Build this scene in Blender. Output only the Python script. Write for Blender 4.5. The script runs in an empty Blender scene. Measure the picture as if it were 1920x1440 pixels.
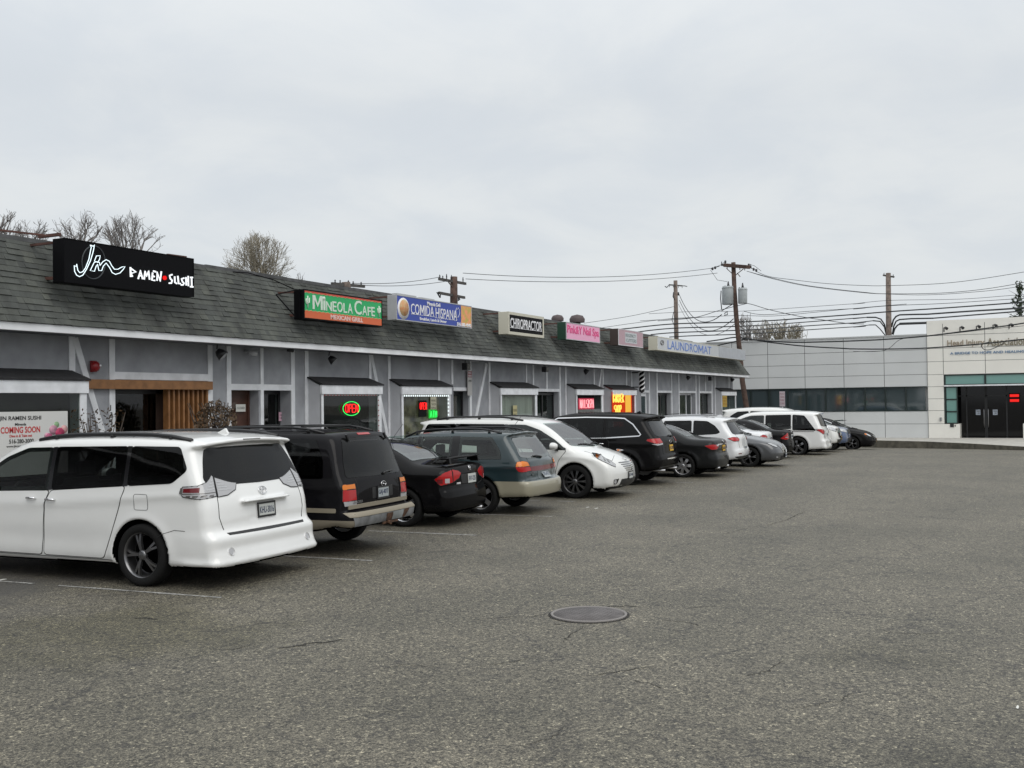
import bpy, bmesh, math, random
import numpy as np
from mathutils import Vector, Matrix, noise as mnoise
from mathutils.geometry import delaunay_2d_cdt
random.seed(7)
R = math.radians
scene = bpy.context.scene
COL = scene.collection

# ------------------------------------------------------------------ camera
FPX = 1950.0
CAM_H = 2.05
yaw, pitch, roll = R(27.03), math.atan(36 / FPX), -0.0125
cf = np.array([math.cos(yaw) * math.cos(pitch), math.sin(yaw) * math.cos(pitch), math.sin(pitch)])
r0 = np.array([math.sin(yaw), -math.cos(yaw), 0.0])
u0 = np.cross(r0, cf)
cr = math.cos(roll) * r0 + math.sin(roll) * u0
cu = -math.sin(roll) * r0 + math.cos(roll) * u0
cam_data = bpy.data.cameras.new('camera')
cam = bpy.data.objects.new('camera', cam_data)
COL.objects.link(cam)
cam.matrix_world = Matrix(((cr[0], cu[0], -cf[0], 0), (cr[1], cu[1], -cf[1], 0), (cr[2], cu[2], -cf[2], CAM_H), (0, 0, 0, 1)))
cam_data.sensor_width = 36
cam_data.lens = 36 * FPX / 1920
cam_data.clip_start = 0.1
cam_data.clip_end = 4000
scene.camera = cam

def at(px, py, axis, v):
    """world point on the plane axis=v that was surveyed at photo pixel (px, py)"""
    d = cf + cr * (px - 960) / FPX + cu * (720 - py) / FPX
    c = np.array([0, 0, CAM_H]); i = 'XYZ'.index(axis)
    return c + d * ((v - c[i]) / d[i])
def WX(px, Y=15.2, py=700):
    return float(at(px, py, 'Y', Y)[0])

# ------------------------------------------------------------------ sky and light
SUN_EL, SUN_AZ = 50, 235   # overcast: a broad soft sun, a little behind the camera
world = bpy.data.worlds.new('World'); scene.world = world; world.use_nodes = True
nt = world.node_tree; nt.nodes.clear()
def N(t, ty, **kw):
    n = t.nodes.new(ty)
    for k, v in kw.items(): setattr(n, k, v)
    return n
out = N(nt, 'ShaderNodeOutputWorld')
sky = N(nt, 'ShaderNodeTexSky', sky_type='NISHITA', sun_disc=False, sun_elevation=R(SUN_EL), sun_rotation=R(90 - SUN_AZ), dust_density=4.0)
bg1 = N(nt, 'ShaderNodeBackground'); bg1.inputs[1].default_value = 0.015
nt.links.new(sky.outputs[0], bg1.inputs[0])
tc = N(nt, 'ShaderNodeTexCoord')
sep = N(nt, 'ShaderNodeSeparateXYZ'); nt.links.new(tc.outputs['Generated'], sep.inputs[0])
# project the direction on a cloud deck: (x, y) / (z + 0.18)
az = N(nt, 'ShaderNodeMath', operation='ABSOLUTE'); nt.links.new(sep.outputs[2], az.inputs[0])
ad = N(nt, 'ShaderNodeMath', operation='ADD'); nt.links.new(az.outputs[0], ad.inputs[0]); ad.inputs[1].default_value = 0.22
dx = N(nt, 'ShaderNodeMath', operation='DIVIDE'); nt.links.new(sep.outputs[0], dx.inputs[0]); nt.links.new(ad.outputs[0], dx.inputs[1])
dy = N(nt, 'ShaderNodeMath', operation='DIVIDE'); nt.links.new(sep.outputs[1], dy.inputs[0]); nt.links.new(ad.outputs[0], dy.inputs[1])
cmb = N(nt, 'ShaderNodeCombineXYZ'); nt.links.new(dx.outputs[0], cmb.inputs[0]); nt.links.new(dy.outputs[0], cmb.inputs[1])
n1 = N(nt, 'ShaderNodeTexNoise'); n1.inputs['Scale'].default_value = 2.3; n1.inputs['Detail'].default_value = 7; n1.inputs['Roughness'].default_value = 0.56; n1.inputs['Distortion'].default_value = 0.35
nt.links.new(cmb.outputs[0], n1.inputs['Vector'])
rp = N(nt, 'ShaderNodeValToRGB'); nt.links.new(n1.outputs[0], rp.inputs[0])
rp.color_ramp.interpolation = 'EASE'
rp.color_ramp.elements[0].position = 0.33; rp.color_ramp.elements[0].color = (0.655, 0.69, 0.72, 1)
rp.color_ramp.elements[1].position = 0.68; rp.color_ramp.elements[1].color = (0.735, 0.757, 0.762, 1)
# brighter towards the zenith, as an overcast sky is; a thin bluish-white band at the horizon
rz = N(nt, 'ShaderNodeMapRange'); nt.links.new(sep.outputs[2], rz.inputs[0])
rz.inputs[1].default_value = 0.28; rz.inputs[2].default_value = 0.95; rz.inputs[3].default_value = 0.98; rz.inputs[4].default_value = 1.75
hz = N(nt, 'ShaderNodeMapRange', interpolation_type='SMOOTHSTEP'); nt.links.new(sep.outputs[2], hz.inputs[0])
hz.inputs[1].default_value = 0.0; hz.inputs[2].default_value = 0.16; hz.inputs[3].default_value = 0.8; hz.inputs[4].default_value = 0.0
mx = N(nt, 'ShaderNodeMix', data_type='RGBA'); nt.links.new(hz.outputs[0], mx.inputs[0]); nt.links.new(rp.outputs[0], mx.inputs[6]); mx.inputs[7].default_value = (0.72, 0.755, 0.79, 1)
bg2 = N(nt, 'ShaderNodeBackground'); nt.links.new(mx.outputs[2], bg2.inputs[0]); nt.links.new(rz.outputs[0], bg2.inputs[1])
addn = N(nt, 'ShaderNodeAddShader'); nt.links.new(bg1.outputs[0], addn.inputs[0]); nt.links.new(bg2.outputs[0], addn.inputs[1])
nt.links.new(addn.outputs[0], out.inputs[0])
sun_d = bpy.data.lights.new('sun', 'SUN'); sun_d.energy = 1.15; sun_d.angle = R(50); sun_d.color = (1, 0.97, 0.92)
sun = bpy.data.objects.new('sun', sun_d); COL.objects.link(sun)
a = R(SUN_AZ); e = R(SUN_EL)
sun.rotation_euler = Vector((math.cos(a) * math.cos(e), math.sin(a) * math.cos(e), math.sin(e))).to_track_quat('Z', 'Y').to_euler()
scene.view_settings.view_transform = 'Standard'; scene.view_settings.look = 'None'
scene.view_settings.exposure = 0.0; scene.view_settings.gamma = 1.0
scene.cycles.max_bounces = 6; scene.cycles.transparent_max_bounces = 8

# ------------------------------------------------------------------ materials
MATS = {}
def newmat(name):
    m = bpy.data.materials.new(name); m.use_nodes = True; t = m.node_tree; t.nodes.clear()
    o = N(t, 'ShaderNodeOutputMaterial'); b = N(t, 'ShaderNodeBsdfPrincipled'); t.links.new(b.outputs[0], o.inputs[0])
    MATS[name] = m
    return m, t, b
def sock(t, b, name, src): t.links.new(src, b.inputs[name])
def mat(name, col, rough=0.6, metal=0.0, var=0.0, scale=3.0, bump=0.0, bscale=40.0, coat=0.0, emit=None, es=1.0, spec=None, col2=None, detail=5.0, ior=None):
    if name in MATS: return MATS[name]
    m, t, b = newmat(name)
    b.inputs['Base Color'].default_value = (*col, 1); b.inputs['Roughness'].default_value = rough; b.inputs['Metallic'].default_value = metal
    if spec is not None: b.inputs['Specular IOR Level'].default_value = spec
    if ior: b.inputs['IOR'].default_value = ior
    if coat: b.inputs['Coat Weight'].default_value = coat; b.inputs['Coat Roughness'].default_value = 0.04
    if emit: b.inputs['Emission Color'].default_value = (*emit, 1); b.inputs['Emission Strength'].default_value = es
    if var or bump:
        c = N(t, 'ShaderNodeTexCoord')
    if var:
        n = N(t, 'ShaderNodeTexNoise'); n.inputs['Scale'].default_value = scale; n.inputs['Detail'].default_value = detail
        t.links.new(c.outputs['Object'], n.inputs['Vector'])
        r = N(t, 'ShaderNodeValToRGB'); t.links.new(n.outputs[0], r.inputs[0])
        lo = col2 or tuple(x * (1 - var) for x in col); hi = tuple(min(1, x * (1 + var * 0.6)) for x in col)
        r.color_ramp.elements[0].position = 0.35; r.color_ramp.elements[0].color = (*lo, 1)
        r.color_ramp.elements[1].position = 0.65; r.color_ramp.elements[1].color = (*hi, 1)
        t.links.new(r.outputs[0], b.inputs['Base Color'])
    if bump:
        n2 = N(t, 'ShaderNodeTexNoise'); n2.inputs['Scale'].default_value = bscale; n2.inputs['Detail'].default_value = 4
        t.links.new(c.outputs['Object'], n2.inputs['Vector'])
        bp = N(t, 'ShaderNodeBump'); bp.inputs['Strength'].default_value = bump; bp.inputs['Distance'].default_value = 0.02
        t.links.new(n2.outputs[0], bp.inputs['Height']); t.links.new(bp.outputs[0], b.inputs['Normal'])
    return m

# asphalt: worn grey aggregate, tar cracks, damp stains, polished patches
def asphalt():
    m, t, b = newmat('asphalt')
    c = N(t, 'ShaderNodeTexCoord'); L = t.links.new
    def noise(s, d=4, r=0.55, vec=None):
        n = N(t, 'ShaderNodeTexNoise'); n.inputs['Scale'].default_value = s; n.inputs['Detail'].default_value = d; n.inputs['Roughness'].default_value = r
        L(vec or c.outputs['Object'], n.inputs['Vector']); return n
    def ramp(src, p0, c0, p1, c1):
        r = N(t, 'ShaderNodeValToRGB'); L(src, r.inputs[0]); r.color_ramp.elements[0].position = p0; r.color_ramp.elements[0].color = (*c0, 1)
        r.color_ramp.elements[1].position = p1; r.color_ramp.elements[1].color = (*c1, 1); return r
    def mix(a_, b_, f, mode='MIX'):
        x = N(t, 'ShaderNodeMix', data_type='RGBA', blend_type=mode)
        if isinstance(f, float): x.inputs[0].default_value = f
        else: L(f, x.inputs[0])
        L(a_, x.inputs[6])
        if isinstance(b_, tuple): x.inputs[7].default_value = (*b_, 1)
        else: L(b_, x.inputs[7])
        return x.outputs[2]
    fine = noise(95, 3, 0.7); stones = N(t, 'ShaderNodeTexVoronoi'); stones.inputs['Scale'].default_value = 85; L(c.outputs['Object'], stones.inputs['Vector'])
    base = ramp(fine.outputs[0], 0.34, (0.034, 0.0310, 0.0250), 0.66, (0.212, 0.193, 0.154)).outputs[0]
    st = ramp(stones.outputs['Color'], 0.05, (0.22, 0.22, 0.21), 0.95, (1.85, 1.84, 1.80)).outputs[0]
    base = mix(base, st, 0.85, 'MULTIPLY')
    gr = ramp(noise(34, 2, 0.6).outputs[0], 0.34, (0.70, 0.70, 0.69), 0.66, (1.26, 1.26, 1.24)).outputs[0]
    base = mix(base, gr, 0.9, 'MULTIPLY')
    for vs_, lo_, hi_, dk_, br_ in ((44, .10, .93, (.30, .30, .29), (2.1, 2.1, 2.05)), (66, .12, .92, (.35, .35, .34), (1.9, 1.9, 1.88))):
        vo = N(t, 'ShaderNodeTexVoronoi'); vo.inputs['Scale'].default_value = vs_; L(c.outputs['Object'], vo.inputs['Vector']); sp3 = N(t, 'ShaderNodeSeparateColor'); L(vo.outputs['Color'], sp3.inputs[0])
        sk = N(t, 'ShaderNodeValToRGB'); L(sp3.outputs[0], sk.inputs[0]); sk.color_ramp.interpolation = 'CONSTANT'; sk.color_ramp.elements[0].position = 0; sk.color_ramp.elements[0].color = (*dk_, 1); sk.color_ramp.elements[1].position = hi_; sk.color_ramp.elements[1].color = (*br_, 1); el = sk.color_ramp.elements.new(lo_); el.color = (1, 1, 1, 1)
        base = mix(base, sk.outputs[0], 0.8, 'MULTIPLY')
    mid = ramp(noise(9, 5, 0.65).outputs[0], 0.3, (0.80, 0.80, 0.79), 0.7, (1.16, 1.15, 1.12)).outputs[0]
    base = mix(base, mid, 0.85, 'MULTIPLY')
    big = ramp(noise(0.45, 4, 0.6).outputs[0], 0.35, (0.74, 0.745, 0.72), 0.68, (1.10, 1.09, 1.07)).outputs[0]
    base = mix(base, big, 1.0, 'MULTIPLY')
    # cracks: edges of two warped voronoi nets, faded in and out by a mask
    wv = noise(1.3, 5, 0.7)
    for sc, w, amt, seed in ((0.62, 0.014, 0.9, 0.0), (1.5, 0.018, 0.85, 7.3), (0.3, 0.008, 0.85, 3.1), (3.2, 0.026, 0.75, 12.1)):
        mp = N(t, 'ShaderNodeMapping'); L(c.outputs['Object'], mp.inputs[0]); mp.inputs['Location'].default_value = (seed, seed * 2, 0)
        w1 = N(t, 'ShaderNodeVectorMath', operation='SCALE'); L(wv.outputs['Color'], w1.inputs[0]); w1.inputs['Scale'].default_value = 0.9
        ad1 = N(t, 'ShaderNodeVectorMath', operation='ADD'); L(mp.outputs[0], ad1.inputs[0]); L(w1.outputs[0], ad1.inputs[1])
        v = N(t, 'ShaderNodeTexVoronoi', feature='DISTANCE_TO_EDGE', voronoi_dimensions='2D'); v.inputs['Scale'].default_value = sc; L(ad1.outputs[0], v.inputs['Vector'])
        cr_ = ramp(v.outputs['Distance'], 0.0, (1, 1, 1), w * (1.0 if sc < 1 else 1.6), (0, 0, 0))
        mk = ramp(noise(0.8 * sc + 0.5, 4, 0.7, ad1.outputs[0]).outputs[0], 0.47, (0, 0, 0), 0.58, (1, 1, 1))
        mm = N(t, 'ShaderNodeMath', operation='MULTIPLY'); L(cr_.outputs[0], mm.inputs[0]); L(mk.outputs[0], mm.inputs[1])
        m2 = N(t, 'ShaderNodeMath', operation='MULTIPLY'); L(mm.outputs[0], m2.inputs[0]); m2.inputs[1].default_value = amt
        base = mix(base, (0.022, 0.020, 0.018), m2.outputs[0])
    # small tar / oil spots
    sp = noise(1.7, 3, 0.5); spm = ramp(sp.outputs[0], 0.70, (0, 0, 0), 0.78, (0.5, 0.5, 0.5))
    base = mix(base, (0.035, 0.033, 0.03), spm.outputs[0])
    # oil stains over the bays, deepened to paint in shade under the parked cars, and an old mossy damp streak
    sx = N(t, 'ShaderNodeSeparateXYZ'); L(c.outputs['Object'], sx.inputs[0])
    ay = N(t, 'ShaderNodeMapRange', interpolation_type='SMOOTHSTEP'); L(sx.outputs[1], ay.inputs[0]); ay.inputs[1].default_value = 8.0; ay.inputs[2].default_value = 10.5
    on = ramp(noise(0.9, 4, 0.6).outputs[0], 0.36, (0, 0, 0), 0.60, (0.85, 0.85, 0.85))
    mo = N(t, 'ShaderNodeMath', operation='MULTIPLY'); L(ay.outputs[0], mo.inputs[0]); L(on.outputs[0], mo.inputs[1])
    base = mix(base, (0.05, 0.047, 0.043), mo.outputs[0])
    # two old mossy, damp stains with ragged edges
    for cx_, cy_, rr_, cc in ((5.3, -0.4, 1.7, (0.30, 0.31, 0.27)), (5.4, -0.5, 0.2, (0.35, 0.34, 0.32)), (6.9, 7.6, 1.5, (0.70, 0.69, 0.55)), (9.75, 3.35, -0.7, (0.30, 0.29, 0.28)), (9.0, 1.2, 0.6, (0.62, 0.62, 0.56))):
        vd = N(t, 'ShaderNodeVectorMath', operation='DISTANCE'); L(c.outputs['Object'], vd.inputs[0]); vd.inputs[1].default_value = (cx_, cy_, 0)
        nn = noise(0.9, 6, 0.7); sb = N(t, 'ShaderNodeMath', operation='MULTIPLY_ADD'); L(nn.outputs[0], sb.inputs[0]); sb.inputs[1].default_value = 3.2; L(vd.outputs['Value'], sb.inputs[2])
        sm_ = N(t, 'ShaderNodeMapRange', interpolation_type='SMOOTHSTEP'); L(sb.outputs[0], sm_.inputs[0]); sm_.inputs[1].default_value = rr_ + 1.9; sm_.inputs[2].default_value = rr_ + 0.7; sm_.inputs[3].default_value = 0; sm_.inputs[4].default_value = 0.85
        base = mix(base, cc, sm_.outputs[0], 'MULTIPLY')
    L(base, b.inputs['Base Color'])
    b.inputs['Roughness'].default_value = 0.62; b.inputs['Specular IOR Level'].default_value = 0.55
    bp = N(t, 'ShaderNodeBump'); bp.inputs['Strength'].default_value = 0.55; bp.inputs['Distance'].default_value = 0.012
    L(stones.outputs['Distance'], bp.inputs['Height']); L(bp.outputs[0], b.inputs['Normal'])
    return m
asphalt()

def shingle():
    m, t, b = newmat('roof_shingle'); L = t.links.new
    c = N(t, 'ShaderNodeTexCoord'); g = N(t, 'ShaderNodeAttribute'); g.attribute_name = 'tab'
    n = N(t, 'ShaderNodeTexNoise'); n.inputs['Scale'].default_value = 120; n.inputs['Detail'].default_value = 2; L(c.outputs['Object'], n.inputs['Vector'])
    r = N(t, 'ShaderNodeValToRGB'); L(g.outputs['Fac'], r.inputs[0])
    cs = [(0.0, (0.066, 0.070, 0.069)), (0.4, (0.080, 0.085, 0.082)), (0.75, (0.090, 0.095, 0.089)), (1.0, (0.104, 0.109, 0.099))]
    r.color_ramp.elements[0].position = 0; r.color_ramp.elements[0].color = (*cs[0][1], 1)
    r.color_ramp.elements[1].position = 1; r.color_ramp.elements[1].color = (*cs[3][1], 1)
    for p, q in cs[1:3]:
        el = r.color_ramp.elements.new(p); el.color = (*q, 1)
    r2 = N(t, 'ShaderNodeValToRGB'); L(n.outputs[0], r2.inputs[0]); r2.color_ramp.elements[0].position = .3; r2.color_ramp.elements[0].color = (.72, .72, .72, 1); r2.color_ramp.elements[1].position = .7; r2.color_ramp.elements[1].color = (1.25, 1.25, 1.25, 1)
    mp = N(t, 'ShaderNodeMapping'); mp.inputs['Scale'].default_value = (1.2, 0.28, 0.28); L(c.outputs['Object'], mp.inputs[0])
    n3 = N(t, 'ShaderNodeTexNoise'); n3.inputs['Scale'].default_value = 1.6; n3.inputs['Detail'].default_value = 5; n3.inputs['Roughness'].default_value = .65; L(mp.outputs[0], n3.inputs['Vector'])
    r3 = N(t, 'ShaderNodeValToRGB'); L(n3.outputs[0], r3.inputs[0]); r3.color_ramp.elements[0].position = .36; r3.color_ramp.elements[0].color = (.66, .65, .63, 1); r3.color_ramp.elements[1].position = .62; r3.color_ramp.elements[1].color = (1.12, 1.13, 1.08, 1)
    m1 = N(t, 'ShaderNodeMix', data_type='RGBA', blend_type='MULTIPLY'); m1.inputs[0].default_value = 1; L(r.outputs[0], m1.inputs[6]); L(r2.outputs[0], m1.inputs[7])
    m2 = N(t, 'ShaderNodeMix', data_type='RGBA', blend_type='MULTIPLY'); m2.inputs[0].default_value = 1; L(m1.outputs[2], m2.inputs[6]); L(r3.outputs[0], m2.inputs[7])
    L(m2.outputs[2], b.inputs['Base Color']); b.inputs['Roughness'].default_value = 0.9; b.inputs['Specular IOR Level'].default_value = 0.2
shingle()
mat('stucco', (0.325, 0.335, 0.358), 0.85, var=0.16, scale=2.2, bump=0.35, bscale=60)
mat('white_trim', (0.72, 0.735, 0.76), 0.55, var=0.12, scale=4, bump=0.05)
mat('fascia_paint', (0.80, 0.81, 0.83), 0.55, var=0.10, scale=2)
mat('black_roofing', (0.018, 0.018, 0.020), 0.85, var=0.4, scale=12)
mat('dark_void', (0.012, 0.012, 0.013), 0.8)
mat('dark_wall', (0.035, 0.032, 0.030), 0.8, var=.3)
mat('tan_interior', (0.55, 0.45, 0.28), 0.7, var=0.6, scale=3.2, col2=(0.05, 0.04, 0.03))  # tan brightened to stand in for the shop's indoor lighting
mat('cedar', (0.27, 0.125, 0.045), 0.55, var=0.25, scale=6)
mat('brown_door', (0.075, 0.030, 0.018), 0.5, var=0.3, scale=5)
mat('black_metal', (0.02, 0.02, 0.022), 0.4)
mat('dark_bronze', (0.05, 0.035, 0.03), 0.5)
mat('rust_metal', (0.10, 0.045, 0.035), 0.8, var=0.4)
mat('grey_metal', (0.30, 0.31, 0.32), 0.5, metal=0.6)
mat('chrome', (0.75, 0.75, 0.76), 0.12, metal=1.0)
mat('steel', (0.42, 0.42, 0.43), 0.3, metal=1.0)
mat('concrete', (0.40, 0.385, 0.35), 0.9, var=0.15, scale=3, bump=.1)
mat('curb_concrete', (0.115, 0.105, 0.082), 0.9, var=0.35, scale=3.5, bump=.2)
mat('faded_paint', (0.30, 0.295, 0.28), 0.8, var=0.5, scale=18)
mat('panel_grey', (0.60, 0.615, 0.615), 0.42, var=0.04, scale=0.6)
mat('panel_beige', (0.80, 0.785, 0.73), 0.5, var=0.04, scale=0.6)
mat('joint_dark', (0.035, 0.035, 0.037), 0.7)
mat('mullion', (0.012, 0.022, 0.020), 0.35)
mat('office_glass', (0.034, 0.050, 0.054), 0.05, spec=0.9, coat=0.5)
mat('green_glass', (0.15, 0.30, 0.27), 0.12, spec=0.6, coat=0.3)
mat('black_glass', (0.006, 0.006, 0.007), 0.06, spec=0.35)
mat('wood_pole', (0.085, 0.052, 0.040), 0.85, var=0.45, scale=5, bump=.3)
mat('weathered_pole', (0.16, 0.125, 0.105), 0.85, var=0.35, scale=5, bump=.3)
mat('wire', (0.012, 0.014, 0.016), 0.6)
mat('insulator', (0.03, 0.03, 0.035), 0.3)
mat('transformer_grey', (0.38, 0.41, 0.42), 0.5, var=0.1)
mat('white_plastic', (0.7, 0.7, 0.7), 0.4)
mat('paper', (0.62, 0.62, 0.58), 0.7)
mat('pink_paper', (0.62, 0.38, 0.48), 0.7)
mat('yellow_paper', (0.42, 0.38, 0.20), 0.7)
mat('vent_brown', (0.075, 0.055, 0.055), 0.6)
mat('bark', (0.21, 0.195, 0.185), 0.9, var=.3)
mat('twig_tan', (0.30, 0.27, 0.21), 0.9, var=.3)
mat('dry_leaf', (0.06, 0.04, 0.025), 0.95, spec=.1)
mat('red_plastic', (0.25, 0.012, 0.015), 0.35)
mat('lens_glass', (0.45, 0.46, 0.47), 0.15)
def glass_mat(name, tint, refl):
    m = bpy.data.materials.new(name); m.use_nodes = True; t = m.node_tree; t.nodes.clear(); MATS[name] = m
    o = N(t, 'ShaderNodeOutputMaterial'); tr = N(t, 'ShaderNodeBsdfTransparent'); tr.inputs[0].default_value = (*tint, 1)
    gl = N(t, 'ShaderNodeBsdfGlossy'); gl.inputs['Roughness'].default_value = 0.03
    fr = N(t, 'ShaderNodeFresnel'); fr.inputs[0].default_value = refl
    ge = N(t, 'ShaderNodeNewGeometry'); iv = N(t, 'ShaderNodeMath', operation='SUBTRACT'); iv.inputs[0].default_value = 1; t.links.new(ge.outputs['Backfacing'], iv.inputs[1]); mu = N(t, 'ShaderNodeMath', operation='MULTIPLY'); t.links.new(fr.outputs[0], mu.inputs[0]); t.links.new(iv.outputs[0], mu.inputs[1])
    ms = N(t, 'ShaderNodeMixShader'); t.links.new(mu.outputs[0], ms.inputs[0]); t.links.new(tr.outputs[0], ms.inputs[1]); t.links.new(gl.outputs[0], ms.inputs[2]); t.links.new(ms.outputs[0], o.inputs[0])
glass_mat('shop_glass', (0.72, 0.76, 0.74), 1.5)
def emi(name, col, s):
    if name in MATS: return MATS[name]
    m = bpy.data.materials.new(name); m.use_nodes = True; t = m.node_tree; t.nodes.clear(); MATS[name] = m
    o = N(t, 'ShaderNodeOutputMaterial'); e_ = N(t, 'ShaderNodeEmission'); e_.inputs[0].default_value = (*col, 1); e_.inputs[1].default_value = s; t.links.new(e_.outputs[0], o.inputs[0])
    return m

# ------------------------------------------------------------------ mesh helpers
def tag(o, label=None, cat=None, group=None, kind=None):
    if label: o['label'] = label
    if cat: o['category'] = cat
    if group: o['group'] = group
    if kind: o['kind'] = kind
    return o
def empty(name, loc=(0, 0, 0), rz=0.0, **kw):
    o = bpy.data.objects.new(name, None); COL.objects.link(o); o.location = loc; o.rotation_euler = (0, 0, rz)
    o.empty_display_size = 0.2
    return tag(o, **kw)
class MB:
    """collects primitives and links them as ONE mesh object"""
    def __init__(s): s.v = []; s.f = []; s.m = []; s.sm = []; s.cur = 0; s.smooth = False
    def _add(s, vs, fs, smooth=None):
        o = len(s.v); s.v.extend([tuple(map(float, v)) for v in vs]); s.f.extend([tuple(i + o for i in f) for f in fs])
        s.m.extend([s.cur] * len(fs)); s.sm.extend([s.smooth if smooth is None else smooth] * len(fs)); return s
    def box(s, x0, x1, y0, y1, z0, z1):
        vs = [(x, y, z) for z in (z0, z1) for y in (y0, y1) for x in (x0, x1)]
        return s._add(vs, [(0, 2, 3, 1), (4, 5, 7, 6), (0, 1, 5, 4), (2, 6, 7, 3), (0, 4, 6, 2), (1, 3, 7, 5)], False)
    def quad(s, *p): return s._add(p, [tuple(range(len(p)))], False)
    def prism(s, pts, d):
        """polygon pts (3-D, planar) extruded by vector d"""
        n = len(pts); q = [tuple(np.add(p, d)) for p in pts]
        fs = [tuple(range(n))[::-1], tuple(range(n, 2 * n))] + [(i, (i + 1) % n, n + (i + 1) % n, n + i) for i in range(n)]
        return s._add(list(pts) + q, fs, False)
    def bar(s, p, q, w, h=None, up=(0, 0, 1)):
        p = Vector(p); q = Vector(q); d = (q - p).normalized(); up = Vector(up)
        if abs(d.dot(up)) > 0.99: up = Vector((1, 0, 0))
        sx = d.cross(up).normalized() * (w / 2); sy = sx.cross(d).normalized() * ((h or w) / 2)
        vs = [c + a_ * sx + b_ * sy for c in (p, q) for a_, b_ in ((-1, -1), (1, -1), (1, 1), (-1, 1))]
        return s._add(vs, [(0, 1, 2, 3), (7, 6, 5, 4), (0, 4, 5, 1), (1, 5, 6, 2), (2, 6, 7, 3), (3, 7, 4, 0)], False)
    def tube(s, pts, r, n=8, caps=True):
        pts = [Vector(p) for p in pts]; m = len(pts); rs = r if isinstance(r, (list, tuple)) else [r] * m
        vs = []; prev = None
        for i, p in enumerate(pts):
            d = (pts[min(i + 1, m - 1)] - pts[max(i - 1, 0)])
            d = d.normalized() if d.length > 1e-9 else Vector((0, 0, 1))
            if prev is None:
                a_ = d.cross(Vector((0, 0, 1)))
                if a_.length < 0.05: a_ = d.cross(Vector((1, 0, 0)))
            else: a_ = prev - d * prev.dot(d)
            a_.normalize(); prev = a_; b_ = d.cross(a_)
            for k in range(n):
                t = 2 * math.pi * k / n; vs.append(p + (a_ * math.cos(t) + b_ * math.sin(t)) * rs[i])
        fs = [(i * n + k, i * n + (k + 1) % n, (i + 1) * n + (k + 1) % n, (i + 1) * n + k) for i in range(m - 1) for k in range(n)]
        s._add(vs, fs, True)
        if caps:
            o = len(s.v) - m * n
            s.f.append(tuple(o + k for k in range(n))[::-1]); s.f.append(tuple(o + (m - 1) * n + k for k in range(n))); s.m += [s.cur] * 2; s.sm += [False] * 2
        return s
    def lathe(s, prof, c=(0, 0, 0), axis='Z', n=24, cap=False, smooth=True):
        """prof = [(radius, height along axis)]"""
        vs = []
        for r_, h in prof:
            for k in range(n):
                t = 2 * math.pi * k / n; u_, w_ = r_ * math.cos(t), r_ * math.sin(t)
                p = {'Z': (u_, w_, h), 'Y': (w_, h, u_), 'X': (h, u_, w_)}[axis]
                vs.append((p[0] + c[0], p[1] + c[1], p[2] + c[2]))
        m = len(prof)
        fs = [(i * n + k, i * n + (k + 1) % n, (i + 1) * n + (k + 1) % n, (i + 1) * n + k) for i in range(m - 1) for k in range(n)]
        s._add(vs, fs, smooth)
        if cap:
            o = len(s.v) - m * n
            s.f.append(tuple(o + k for k in range(n))[::-1]); s.f.append(tuple(o + (m - 1) * n + k for k in range(n))); s.m += [s.cur] * 2; s.sm += [False] * 2
        return s
    def build(s, name, mats, parent=None, loc=None, bevel=0.0, recalc=True):
        me = bpy.data.meshes.new(name); me.from_pydata(s.v, [], s.f); me.validate()
        if not isinstance(mats, (list, tuple)): mats = [mats]
        for q in mats: me.materials.append(MATS[q] if isinstance(q, str) else q)
        if len(me.polygons) == len(s.f):
            me.polygons.foreach_set('material_index', s.m); me.polygons.foreach_set('use_smooth', s.sm)
        if recalc:
            bm = bmesh.new(); bm.from_mesh(me); bmesh.ops.recalc_face_normals(bm, faces=bm.faces); bm.to_mesh(me); bm.free()
        o = bpy.data.objects.new(name, me); COL.objects.link(o)
        if parent: o.parent = parent
        if loc: o.location = loc
        if bevel:
            b = o.modifiers.new('b', 'BEVEL'); b.width = bevel; b.segments = 2; b.limit_method = 'ANGLE'
        return o
def mesh_text(txt, name, material, parent, loc, size, width=None, height=None, rot=(R(90), 0, 0), ext=0.004, off=0.0, align='LEFT', shear=0.0, italic=0):
    cu_ = bpy.data.curves.new(name, 'FONT'); cu_.body = txt; cu_.size = size; cu_.extrude = ext; cu_.offset = off; cu_.shear = shear; cu_.resolution_u = 3
    tmp = bpy.data.objects.new('tmp', cu_); COL.objects.link(tmp)
    dg = bpy.context.evaluated_depsgraph_get(); me = bpy.data.meshes.new_from_object(tmp.evaluated_get(dg))
    bpy.data.objects.remove(tmp)
    co = np.empty(len(me.vertices) * 3); me.vertices.foreach_get('co', co); co = co.reshape(-1, 3)
    if len(co):
        mn = co.min(0); mx_ = co.max(0); w = mx_[0] - mn[0]; h = mx_[1] - mn[1]
        co[:, 0] -= mn[0]; co[:, 1] -= mn[1]
        if width: co[:, 0] *= width / w; w = width
        if height: co[:, 1] *= height / h
        if align == 'CENTER': co[:, 0] -= w / 2
    me.vertices.foreach_set('co', co.ravel()); me.update()
    me.materials.clear(); me.materials.append(MATS[material] if isinstance(material, str) else material)
    o = bpy.data.objects.new(name, me); COL.objects.link(o); o.parent = parent; o.location = loc; o.rotation_euler = rot
    return o

def m_glyph(parent, x, y, z, w, h, material, t=.17, ext=.006):
    p = [(0, 0), (0, 1), (t * 1.25, 1), (.5, .42), (1 - t * 1.25, 1), (1, 1), (1, 0), (1 - t, 0), (1 - t, .68), (.5, .16), (t, .68), (t, 0)]
    return MB().prism([(x + a_ * w, y - ext, z + b_ * h) for a_, b_ in p], (0, ext, 0)).build('letter', material, parent)

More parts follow.
